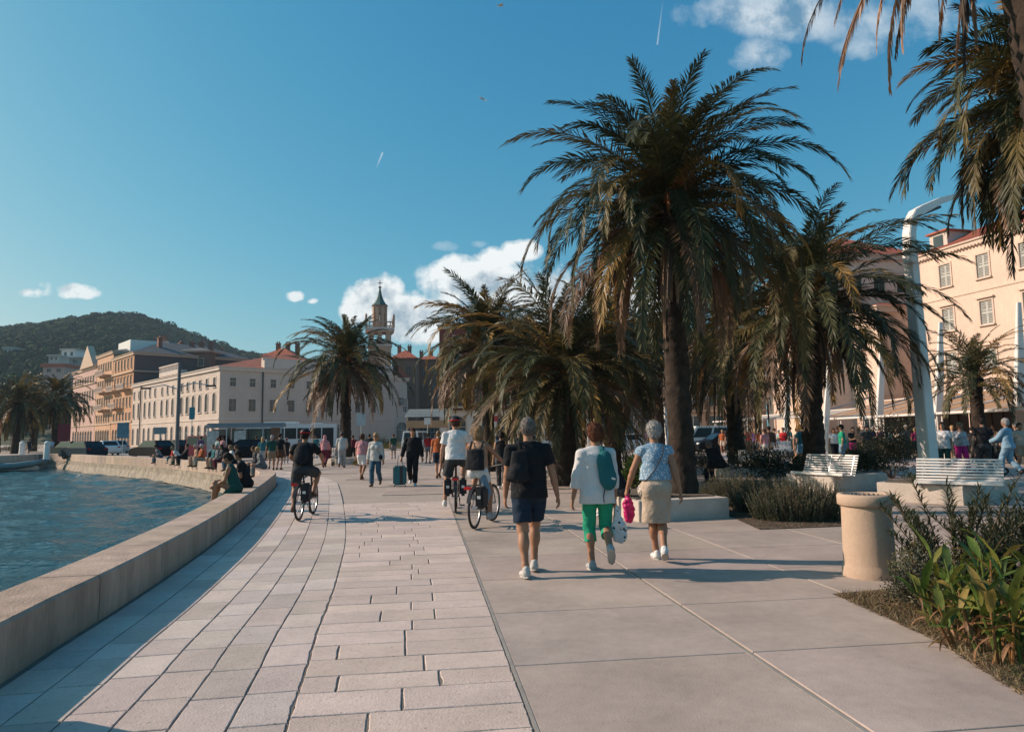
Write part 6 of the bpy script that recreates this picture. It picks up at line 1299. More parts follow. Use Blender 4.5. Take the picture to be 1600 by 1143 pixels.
    if top:
        e = topfit; P_ = tor(e); hemz = hem; P_.append(('ec', T(0, 0, .28), T(0, 0, hemz), .155 * (.5 + .5 * g) + e, (.175 if fem else .165) * (.4 + .6 * g) + e + .008, .74, M)); cuts = [(T(0, 0, hemz), -sp), (T(0, 0, .545 - neck), unit(sp + fw * .25))]
        if hemz < .0: P_ += glu(e)
        fr_ = {'none': .0, 'cap': .22, 'short': .62, 'three': 1.55, 'long': 1.95}[sleeve]
        for sh_, el_, wr_ in ((shL, eL, wL), (shR, eR, wR)):
            if fr_ == 0: continue
            if fr_ <= 1: q = sh_ + (el_ - sh_) * fr_; P_.append(('c', sh_, q + unit(el_ - sh_) * .05, .050 * (.6 + .4 * g) + e * .75, .052 + e, (q, unit(el_ - sh_))))
            else: q = el_ + (wr_ - el_) * (fr_ - 1); P_ += [('c', sh_, el_, .050 * (.6 + .4 * g) + e * .8, .043 + e), ('c', el_, q + unit(wr_ - el_) * .03, .043 + e, .036 + e * .8, (q, unit(wr_ - el_)))]
        if sleeve == 'none': cuts = cuts + [(shL + M @ va(.0, 0, 0), -rt), (shR, rt)]
        M_out['top'] = part(po.get('topname', 'shirt'), P_, top if not isinstance(top, str) else cloth(top, CL[top]), noise=ns, cut=cuts)
    if bot:
        kind, col = bot[:2]; m = col if not isinstance(col, str) else cloth(col, CL[col]); e = .016; P_ = [('e', T(0, 0, .03), (.152 * (.3 + .7 * g) + e, .112 * g + e, .12), M), ('e', T(0, -.008, .0), ((.168 if fem else .158) * (.4 + .6 * g) + e, .118 * g + e, .125), M)] + glu(e)
        if kind == 'skirt':
            hemz = bot[2] if len(bot) > 2 else -.42; dn = T(0, 0, -.05) + va(0, 0, hemz + .05)
            kn = (kL + kR) / 2; dn = np.array([dn[0], (dn[1] + kn[1]) / 2, dn[2]]); MM = np.eye(3)
            P_.append(('ec', T(0, -.01, .02), dn, .175 * (.4 + .6 * g), bot[3] if len(bot) > 3 else .205, .80, MM)); M_out['bot'] = part('skirt', P_, m, noise=ns * 1.3, nf=9, cut=[(dn + va(0, 0, .01), va(0, 0, -1.)), (T(0, 0, .11), sp)], k=.05)
        else:
            fr_ = {'shorts': .80, 'short': .5, 'capri': 1.42, 'long': 1.97}[kind]; wd = {'shorts': .030, 'short': .02, 'capri': .016, 'long': .022}[kind]
            for hp_, kn, an in ((hipL, kL, aL), (hipR, kR, aR)):
                if fr_ <= 1: q = hp_ + (kn - hp_) * fr_; P_.append(('c', hp_, q + unit(kn - hp_) * .08, .09 * (.5 + .5 * g) + wd * .7, .07 + wd, (q, unit(kn - hp_))))
                else:
                    q = kn + (an - kn) * (fr_ - 1); P_ += [('c', hp_, kn, .088 * (.5 + .5 * g) + wd * .7, .06 + wd), ('c', kn, q + unit(an - kn) * .05, .058 + wd, (.058 if kind == 'capri' else .050) + wd, (q, unit(an - kn)))]
            M_out['bot'] = part(kind if kind != 'long' and kind != 'short' else ('trousers' if kind == 'long' else 'shorts'), P_, m, noise=ns, cut=[(T(0, 0, .11), sp)])
    if shoes:
        sm = cloth('shoe_' + shoes, CL[shoes]) if shoes in CL else shoes
        for base_, yv, up in footd:
            M3 = np.stack([np.cross(yv, up), yv, up], 1)
            so = part('shoe', [('c', base_ - yv * .035 + up * .036, base_ + yv * .05 + up * .04, .044, .042), ('e', base_ + yv * .11 + up * .022, (.046, .085, .036), M3), ('c', base_ - yv * .03 + up * .04, base_ - yv * .03 + up * .075, .044, .042)], sm, k=.02, cut=[(base_ - up * .002, -up)])
            if hi_: part('sole', [('e', base_ + yv * .035 - up * .004, (.050, .145, .016), M3)], cloth('sole', (.42, .40, .37)), par=so)
    if hair and hk != 'bald':
        t_ = .012; HP = [('e', HT(0, -.012, .045), (.076 + t_, .094 + t_, .086 + t_), HM)]; cuts = []
        if hk == 'short': HP += [('e', HT(0, -.045, .0), (.072 + t_ * .4, .068, .085), HM)]; cuts = [(HT(0, .062, .02), unit(HM @ va(0, 1, -.75))), (HT(0, -.02, -.065), -HM[:, 2])]
        if hk == 'curly': HP = [('e', HT(0, -.018, .05), (.092, .105, .098), HM), ('e', HT(0, -.05, .0), (.085, .075, .095), HM)]; cuts = [(HT(0, .07, .02), unit(HM @ va(0, 1, -.7))), (HT(0, 0, -.085), -HM[:, 2])]
        if hk == 'bob': HP += [('e', HT(0, -.035, -.03), (.098, .088, .115), HM)]; cuts = [(HT(0, .045, .02), unit(HM @ va(0, 1, -.6)))]
        if hk == 'long': HP += [('e', HT(0, -.035, -.03), (.090, .078, .115), HM), ('c', HT(0, -.06, -.08), HT(0, -.085, -.24), .075, .05)]; cuts = [(HT(0, .045, .02), unit(HM @ va(0, 1, -.6)))]
        if hk == 'pony': HP += [('e', HT(0, -.045, .0), (.074, .068, .085), HM), ('c', HT(0, -.11, .03), HT(0, -.15, -.13), .032, .018)]; cuts = [(HT(0, .062, .02), unit(HM @ va(0, 1, -.75)))]
        ho_ = part('hair', HP, hairm(hair), k=.03, noise=.008 if h <= .02 and hk in ('curly', 'bob') else .0035, nf=46, cut=cuts)
        if h <= .02 and ho_ is not None:            # loose locks standing off the hair mass
            me = ho_.data; n_ = len(me.vertices); co = np.empty(n_ * 3); me.vertices.foreach_get('co', co); co = co.reshape(-1, 3); q_ = np.empty(len(me.polygons) * 4, dtype=np.int32); me.loops.foreach_get('vertex_index', q_); q_ = q_.reshape(-1, 4); rs = np.random.RandomState(n_)
            kk = 1500 if h <= .012 else 600; i_ = rs.randint(0, n_, kk); p = co[i_]; c_ = headc * S; nr = norm(p - c_); tg = norm(rs.normal(size=(kk, 3)) * .6 + (hd * -.9 if hk != 'curly' else 0)); dr = norm(nr * (.35 if hk != 'curly' else .6) + tg * .75); ln = rs.uniform(.012, .03, (kk, 1)); sd_ = norm(np.cross(dr, nr + rs.normal(0, .3, (kk, 3)))) * .003
            V2 = np.stack([p - sd_, p + sd_, p + dr * ln], 1).reshape(-1, 3); T2 = np.arange(kk * 3).reshape(-1, 3) + n_; V_ = np.concatenate([co, V2]); Q_ = np.concatenate([q_[:, [0, 1, 2]], q_[:, [0, 2, 3]], T2])
            bpy.data.objects.remove(ho_); mesh_np('hair', V_, Q_, hairm(hair), bo, smooth=True)
    if hat:
        hm_ = cloth('hat_' + hat[1], CL[hat[1]], .5)
        if hat[0] == 'helmet':
            ho = part('helmet', [('e', HT(0, -.01, .062), (.10, .135, .085), HM)], hm_, cut=[(HT(0, 0, .035), -unit(HM @ va(0, .1, 1.)))])
            if len(hat) > 2: part('helmet_band', [('e', HT(0, -.01, .055), (.105, .140, .035), HM)], cloth('hat_' + hat[2], CL[hat[2]], .5), par=ho, cut=[(HT(0, 0, .034), -HM[:, 2])])
        elif hat[0] == 'cap': part('cap', [('e', HT(0, -.01, .06), (.088, .104, .078), HM), ('e', HT(0, .10, .05), (.065, .085, .012), HM)], hm_, cut=[(HT(0, 0, .035), -HM[:, 2])])
        elif hat[0] == 'scarf': part('headscarf', [('e', HT(0, -.02, .035), (.094, .106, .11), HM), ('c', HT(0, -.02, -.06), HT(0, -.02, -.14), .08, .12)], hm_, cut=[(HT(0, .07, 0), unit(HM @ va(0, 1, -.2)))])
        else: part('sun_hat', [('e', HT(0, -.01, .07), (.085, .10, .075), HM), ('e', HT(0, 0, .055), (.17, .18, .014), HM)], hm_)
    if face and h <= .022:
        for nm, c_, ps in (('eye', (.02, .015, .012), [(s_ * .031, .083, .012, .010) for s_ in (-1, 1)]), ('mouth', (.25, .07, .06), [(0, .086, -.058, .012)])):
            for x, y, z_, r_ in ps:
                mb = MB(); n_ = 8; c3 = HT(x, y, z_) * S
                mb.lathe((0, 0, 0), [(0, -r_ * .6 * S)] + [(r_ * S * cos(a), r_ * .6 * S * sin(a)) for a in (-.8, -.3, .3, .8)] + [(0, r_ * .6 * S)], 8, sx=2.0 if nm == 'mouth' else 1); mb.v = [tuple(HM @ np.array(v) * 1.0 + c3) for v in mb.v]; mb.build(nm, mat('face_' + nm, c_, .3, 0), bo, smooth=True)
        if po.get('glasses'): mb = MB(); [mb.box(tuple(HT(s_ * .034, .094, .012) * S), (.05 * S, .012 * S, .034 * S)) for s_ in (-1, 1)]; mb.tube([HT(-.075, .0, .016) * S, HT(-.06, .09, .018) * S, HT(.06, .09, .018) * S, HT(.075, .0, .016) * S], .004, 5); mb.build('sunglasses', CGL, bo)
    J = dict(T=T, HT=HT, M=M, S=S, root=root, sp=sp, fw=fw, rt=rt, wL=wL, wR=wR, shL=shL, shR=shR, body=bo, eL=eL, eR=eR, sw=sw)
    if extra: extra(J)
    return J
def carried(name, J, prims, h, m, label, cat, k=.02, noise=0, nf=14, cut=None, bag_group=None):
    """a bag worn or held by a person: its own thing, set down in the person's frame"""
    r = evalsdf(prims, h, k, noise, nf, cut); root = J['root']; o = mesh_np(name, r[0] * J['S'], r[1], m, smooth=True); o.location = root.location; o.rotation_euler = root.rotation_euler; tag(o, label, cat, bag_group); return o
def strap(J, pts, w, t_, m, parent, name='strap'):
    mb = MB(); mb.tube([tuple(np.array(p) * J['S']) for p in pts], w, 6, flat=t_); o = mb.build(name, m, parent, smooth=True); return o
BAGB = cloth('bag_black', (.016, .017, .02)); 
# --- patterned cloths
def dots(name, base, dot, scale, r_, rough=.6, trans=0.):
    m = bpy.data.materials.new(name); m.use_nodes = True; t = m.node_tree; b_ = t.nodes['Principled BSDF']; b_.inputs['Roughness'].default_value = rough
    tcn = t.nodes.new('ShaderNodeTexCoord'); v = t.nodes.new('ShaderNodeTexVoronoi'); v.inputs['Scale'].default_value = scale; v.inputs['Randomness'].default_value = .75; t.links.new(tcn.outputs['Object'], v.inputs['Vector'])
    lt = t.nodes.new('ShaderNodeMath'); lt.operation = 'LESS_THAN'; lt.inputs[1].default_value = r_; t.links.new(v.outputs['Distance'], lt.inputs[0]); mx_ = t.nodes.new('ShaderNodeMix'); mx_.data_type = 'RGBA'; t.links.new(lt.outputs[0], mx_.inputs[0]); mx_.inputs[6].default_value = (*base, 1); mx_.inputs[7].default_value = (*dot, 1); t.links.new(mx_.outputs[2], b_.inputs['Base Color']); return m
# ---------------------------------------------------------------- the three walkers in front
HH = .0085
def tp(u, v): return g2(u, v)
# 1: man in black
def ex1(J):
    T, fw, rt, sp, M = J['T'], J['fw'], J['rt'], J['sp'], J['M']
    bp = carried('backpack', J, [('ec', T(-.12, -.165, .44), T(-.15, -.19, .13), .085, .125, .5, M), ('e', T(-.15, -.235, .20), (.085, .045, .085), M), ('e', T(-.15, -.19, .13), (.12, .06, .05), M)], .012, BAGB, 'black backpack slung on the left shoulder of the man in black', 'backpack', k=.05, noise=.003, nf=20)
    strap(J, [T(-.10, -.20, .46), T(-.125, -.07, .555), T(-.13, .06, .53), T(-.15, .12, .38), T(-.2, .02, .2), T(-.2, -.16, .12)], .022, .25, BAGB, bp)
    strap(J, [T(-.16, -.28, .12), T(-.17, -.29, .0), T(-.12, -.22, -.05)], .008, .6, BAGB, bp)
m1 = person(tp(829, 898), R(6), 1.80, 'man walking away in a black T-shirt and navy shorts with a backpack on one shoulder', 'black', ('shorts', 'navy'), 'saltpepper', 'short', 1, dict(pz=.935, FL=(-.085, -.20, 0), FR=(.06, .16, 0), heelL=.015, heelR=.02, HR=(.345, .02, .80), HL=(-.27, .10, .83), poleL=(-.8, -1, 0), lean=.05, head=(0, .05)), HH, 1.22, shoes='offwhite', extra=ex1, group='three friends walking away', sleeve='short', hem=-.09, topfit=.022)
# 2: woman in white blouse, green capris
def ex2(J):
    T, M = J['T'], J['M']; tealb = cloth('bag_teal', (.02, .125, .135)); bp = carried('sling_bag', J, [('e', T(.085, -.175, .30), (.095, .06, .20), M), ('e', T(.115, -.19, .16), (.10, .058, .14), M), ('c', T(.04, -.15, .44), T(.05, -.16, .36), .03, .06)], .012, tealb, 'teal sling backpack worn slanting across the white blouse', 'backpack', k=.05, noise=.003, nf=20)
    strap(J, [T(.05, -.15, .47), T(.07, -.06, .545), T(.06, .07, .52)], .030, .3, tealb, bp); strap(J, [T(.07, -.185, .06), T(.05, -.17, -.06), T(.06, -.15, -.12)], .014, .4, mat('strap_dark', (.03, .05, .055), .8), bp)
    mb = MB(); c = T(.165, -.245, .16) * J['S']; mb.box(tuple(c), (.045, .006, .022), M=Matrix.Rotation(.35, 3, 'Y')); mb.build('patch', WHITE, bp)
wb = mat('cloth_blouse', (.60, .60, .585), .85, .06, 60, .5, 160)
m2 = person(tp(936, 893), R(2), 1.72, 'woman walking away in a loose white blouse and green cropped trousers', wb, ('capri', 'green'), 'auburn', 'curly', 1, dict(pz=.935, FL=(-.075, .10, 0), FR=(.10, -.22, .05), heelR=.16, HR=(.225, .03, .83), HL=(-.31, .0, .79), lean=.04, head=(-.04, .05), gripR=1.0), HH, 1.12, True, 'lightgrey', extra=ex2, group='three friends walking away', sleeve='three', hem=-.14, topfit=.025)
# 3: grey haired woman
def ex3(J):
    T, M = J['T'], J['M']; bl = part_belt(J); cb = carried('crossbody_bag', J, [('e', T(-.185, .02, -.05), (.05, .10, .085), M)], .012, dots('white_brown_print', (.50, .45, .40), (.06, .03, .02), 34, .42), 'small white and brown patterned bag hanging at the left hip of the grey haired woman', 'handbag', k=.02)
    strap(J, [T(-.19, -.04, .02), T(-.12, -.135, .10), T(.0, -.15, .25), T(.09, -.13, .42), T(.11, -.06, .53), T(.10, .06, .5), T(-.05, .13, .3), T(-.18, .08, .04)], .010, .4, mat('strap_brown', (.10, .06, .05), .8), cb)
def part_belt(J):
    T, M, S = J['T'], J['M'], J['S']; mb = MB(); n = 32; rx, ry = .180 * S, .137 * S; c = T(0, -.002, .105) * S
    for i in range(n):
        a, b_ = 2 * pi * i / n, 2 * pi * (i + 1) / n; q = [c + M @ va(cos(a) * rx, sin(a) * ry, -.02), c + M @ va(cos(b_) * rx, sin(b_) * ry, -.02), c + M @ va(cos(b_) * rx, sin(b_) * ry, .02), c + M @ va(cos(a) * rx, sin(a) * ry, .02)]; mb.add(q, [(0, 1, 2, 3)])
    return mb.build('belt', mat('belt_dark', (.03, .022, .02), .5), J['body'])
bluep = dots('blue_print', (.17, .30, .42), (.52, .57, .60), 36, .36, .8)
m3 = person(tp(1029, 878), R(-3), 1.74, 'grey haired woman walking away in a blue patterned sleeveless top and beige skirt', bluep, ('skirt', 'beige', -.47, .185), 'grey', 'curly', 1, dict(pz=.935, FL=(-.0, .20, 0), FR=(.05, -.13, 0), heelR=.09, heelL=.0, HL=(-.36, .16, .86), HR=(.31, -.06, .80), lean=.05, gripL=1.0, poleL=(-1, -.6, 0)), HH, 1.1, True, 'white', extra=ex3, group='three friends walking away', sleeve='cap', hem=.08, topfit=.018)
def hand_bag(J, w, prims, m, label, cat='shopping bag', h_=.011, noise=.004, nf=26):
    return carried('carrier_bag', J, prims, h_, m, label, cat, k=.03, noise=noise, nf=nf)
w = m2['wR']; dotm = dots('dot_plastic', (.58, .60, .61), (.015, .015, .015), 17, .27, .4)
hand_bag(m2, w, [('e', w + va(.045, .02, -.40), (.105, .05, .15)), ('c', w + va(.02, .01, -.10), w + va(.035, .02, -.32), .02, .075), ('c', w + va(.005, 0, -.06), w + va(.02, .01, -.16), .012, .03)], dotm, 'white plastic bag with black dots, hanging from the hand of the woman in green', noise=.009, nf=30)
w = m3['wL']; hand_bag(m3, w, [('e', w + va(.01, .02, -.28), (.075, .05, .17)), ('c', w + va(-.005, .01, -.06), w + va(.0, .02, -.22), .02, .065), ('c', w + va(.01, .02, -.36), w + va(.02, .02, -.44), .05, .015)], mat('pink_plastic', (.62, .015, .17), .3, .25, 14, 2, 18, trans=.25), 'shiny bright pink carrier bag held by the grey haired woman', noise=.010, nf=34)
# ---------------------------------------------------------------- riders (frame of the bicycle: rear contact at the origin)
def rider(bk, H, label, seat=1.0, **k):
    S = H / 1.75; po = k.pop('pose', {}); p = dict(py=.20 / S, pz=(seat + .05) / S, lean=.30, FR=(.14 / S, .40 / S, .14 / S), FL=(-.14 / S, .40 / S, .48 / S), HL=(-.28 / S, .70 / S, 1.10 / S), HR=(.28 / S, .70 / S, 1.10 / S), poleL=(-1, -.3, -.6), poleR=(1, -.3, -.6), gripL=1.1, gripR=1.1, kout=-.15, head=(0, -.1)); p.update(po)
    return person((bk.location.x, bk.location.y), bk.rotation_euler.z, H, label, pose=p, group='people riding bicycles', **k)
def exr1(J):
    T, M = J['T'], J['M']; bp = carried('backpack', J, [('e', T(0, -.19, .26), (.15, .085, .22), M), ('e', T(0, -.24, .16), (.12, .06, .12), M)], .018, BAGB, 'bulky black backpack on the rider nearest the wall', 'backpack', k=.05)
rider(bk1, 1.72, 'rider in dark clothes and a black helmet cycling away beside the wall', .93, top='black', bot=('shorts', 'darkgrey'), hair='dark', skin=1, h=.014, g=1.15, shoes='brown', hat=('helmet', 'black', 'red'), extra=exr1, pose=dict(lean=.28, FL=(-.2, .34, .14), FR=(.16, .48, .42), kout=-.3))
def exr2(J):
    T, M = J['T'], J['M']; bp = carried('backpack', J, [('ec', T(0, -.185, .36), T(0, -.20, .0), .16, .185, .36, M), ('e', T(0, -.18, .34), (.15, .06, .05), M)], .014, BAGB, 'square black bag covering the back of the fair-haired rider', 'backpack', k=.03, noise=.002)
    for s_ in (-1, 1): strap(J, [T(s_ * .10, -.19, .37), T(s_ * .11, -.08, .53), T(s_ * .11, .05, .5)], .02, .3, BAGB, bp)
rider(bk2, 1.68, 'fair-haired woman in a sleeveless top and white shorts cycling away with a black bag', .93, top='tan', bot=('short', 'white'), hair='sand', hk='bob', skin=1, h=.012, g=1.02, fem=True, shoes='lightgrey', extra=exr2, sleeve='none', pose=dict(lean=.12, FR=(.17, .42, .15), FL=(-.17, .42, .5), HR=(.40, .62, 1.12), HL=(-.22, .70, 1.12)))
m = mat('denim_cloth', (.16, .24, .32), .85, .1, 8, .4, 90); r = evalsdf([('c', va(.10, .12, .92), va(.17, .18, .62), .06, .07), ('c', va(.17, .18, .62), va(.16, .2, .48), .07, .045)], .014, .04, .006, 18); o = mesh_np('jacket', r[0], r[1], m, smooth=True); o.location = bk2.location; o.rotation_euler = bk2.rotation_euler; tag(o, 'pale blue denim jacket draped over the rack of the nearest bicycle', 'jacket')
rider(bk3, 1.86, 'man in a white T-shirt and red helmet cycling away, one arm hanging', 1.02, top='white', bot=('shorts', 'darkgrey'), hair='brown', skin=0, h=.012, g=1.08, shoes='white', hat=('helmet', 'black', 'red'), topfit=.03, hem=-.04, pose=dict(lean=.10, py=.14, pz=1.06, FL=(-.22, .25, .13), FR=(.15, .5, .45), HL=(-.30, .22, .93), HR=(.28, .62, 1.12), gripL=.6, head=(-.1, .0), hyaw=.35, poleL=(-1, -1, 0)))
# ---------------------------------------------------------------- seated people: sit(pose)
def sitpose(**k):
    p = dict(pz=.10, lean=.15, FL=(-.1, .40, -.34), FR=(.1, .42, -.34), HL=(-.12, .30, .12), HR=(.12, .30, .12), kpole=(0, .6, 1), toe=(0, 1, -.15)); p.update(k); return p
def on_wall(u, v, label, H=1.65, d=-.25, turn=0., **k):
    c = G(u, v, .42).to_2d(); best = min(range(0, 900), key=lambda i: (wc(i * .1, d) - c).length); s_ = best * .1; p = wc(s_, d); t_ = wc(s_ + .3, d) - p; hd_ = atan2(t_.y, t_.x)       # facing sea = left of the run
    po = k.pop('pose', sitpose()); return person(p, hd_ + turn, H, label, pose=po, z=.42, **k)
gown = mat('cloth_gown', (.012, .075, .065), .8, .1, 8, .3, 90, spec=.25)
person_w = dict(group='couple sitting on the wall')
on_wall(400, 768, 'woman with a dark bun in a long green dress sitting on the wall', 1.68, -.36, -.15, top=gown, bot=('skirt', gown, -.30, .24), hair='dark', hk='pony', skin=1, h=.016, fem=True, shoes='black', sleeve='none', hem=.0, pose=sitpose(lean=.25, FL=(-.1, .50, -.28), FR=(.1, .50, -.28), HL=(-.14, .40, .16), HR=(.1, .38, .16), head=(0, .2), kpole=(0, .4, 1)), **person_w)
on_wall(411, 760, 'person in dark green sitting close behind the woman in the long dress', 1.74, -.30, -.1, top='black', bot=('long', 'black'), hair='dark', hk='short', skin=1, h=.02, g=1.05, shoes='black', pose=sitpose(lean=.3), **person_w)
W_ = [(160, 718, 'person in blue jeans sitting first on the far wall, bent forward', 'grey', ('long', 'jeans'), 'dark', dict(lean=.5), {}), (192, 719, 'child in a red vest and teal sleeves sitting on the far wall', 'red', ('long', 'teal'), 'dark', dict(), {'H': 1.3}), (209, 719.5, 'person in white bending over on the far wall', 'white', ('long', 'darkgreen'), 'sand', dict(lean=.7), {}), (220, 720, 'person in black leaning back on the far wall', 'black', ('long', 'black'), 'dark', dict(lean=-.15), {}),
      (256, 721, 'older person in tan clothes sitting on the far wall, left of a pair', 'tan', ('long', 'tan'), 'grey', dict(lean=.25), {}), (263, 721.5, 'older man in brownish orange shirt sitting on the far wall, right of a pair', 'orange', ('long', 'beige'), 'white', dict(lean=.1), {'g': 1.2}), (288, 723, 'heavy man in a teal shirt and khaki shorts sitting on the far wall', 'teal', ('shorts', 'navy'), 'brown', dict(), {'g': 1.25}), (295, 723.5, 'person in grey beside the man in the teal shirt on the far wall', 'grey', ('long', 'khaki'), 'grey', dict(lean=.2), {}),
      (306, 724, 'woman in a dark top with red trousers sitting on the far wall', 'darkgrey', ('long', 'maroon'), 'dark', dict(), {'fem': True, 'hk': 'long'}), (319, 726, 'woman in white top and blue jeans sitting on the far wall', 'white', ('long', 'jeans'), 'sand', dict(lean=.2), {'fem': True, 'hk': 'long'}), (325, 727, 'person in a dark teal jacket sitting close to the woman in jeans', 'teal', ('long', 'navy'), 'brown', dict(), {}),
      (381, 731, 'person in dark clothes sitting on the wall just beyond the couple', 'darkgrey', ('long', 'black'), 'brown', dict(lean=.3), {}), (388, 733, 'person with pale hair in grey on the wall just beyond the couple', 'grey', ('long', 'grey'), 'blond', dict(lean=.35), {})]
for u, v, lb, t_, b_, hc, po, kw in W_: on_wall(u, v, lb, top=t_, bot=b_, hair=hc, pose=sitpose(**po), h=.028, shoes='black', sleeve='long', group='people sitting along the far wall', **kw)
# ---------------------------------------------------------------- standing and walking people
walkA = dict(FL=(-.09, .22, 0), FR=(.09, -.24, .02), heelR=.08); walkB = dict(FL=(-.09, -.22, .02), FR=(.09, .22, 0), heelL=.08); stand = dict(FL=(-.11, .02, 0), FR=(.11, .0, 0))
AW, TO = 0.0, pi
def exh(J):
    pass
person(tp(645, 759), TO + .05, 1.84, 'man in a black hoodie and black trousers walking toward us pulling the suitcase', 'black', ('long', 'black'), 'brown', 'short', 0, dict(**walkA, HR=(.36, -.05, .80), HL=(-.30, .08, .82), gripR=1.1, head=(0, .05)), .016, 1.1, False, 'white', True, sleeve='long', hem=-.06, topfit=.03)
def exj(J):
    T, M = J['T'], J['M']; cb = carried('handbag', J, [('e', T(-.19, .10, .02), (.07, .06, .085), M)], .018, BAGB, 'dark shoulder bag of the woman in ripped jeans', 'handbag'); strap(J, [T(-.18, .08, .09), T(-.05, .15, .3), T(.1, .09, .5)], .010, .5, BAGB, cb)
person(tp(587, 760), TO - .05, 1.70, 'blond woman in a pale jacket and ripped blue jeans walking toward us', 'offwhite', ('long', 'jeans'), 'blond', 'long', 0, dict(**walkB, glasses=True), .016, 1., True, 'brown', True, sleeve='long', hem=-.10, topfit=.03, extra=exj)
person(tp(565.5, 750), AW - .1, 1.68, 'woman in a pink blouse and white shorts walking away beside the blond woman', 'pink', ('shorts', 'white'), 'brown', 'curly', 1, dict(**walkA), .02, 1.1, True, 'brown', sleeve='short', hem=.02, topfit=.04)
def exb(J): pass
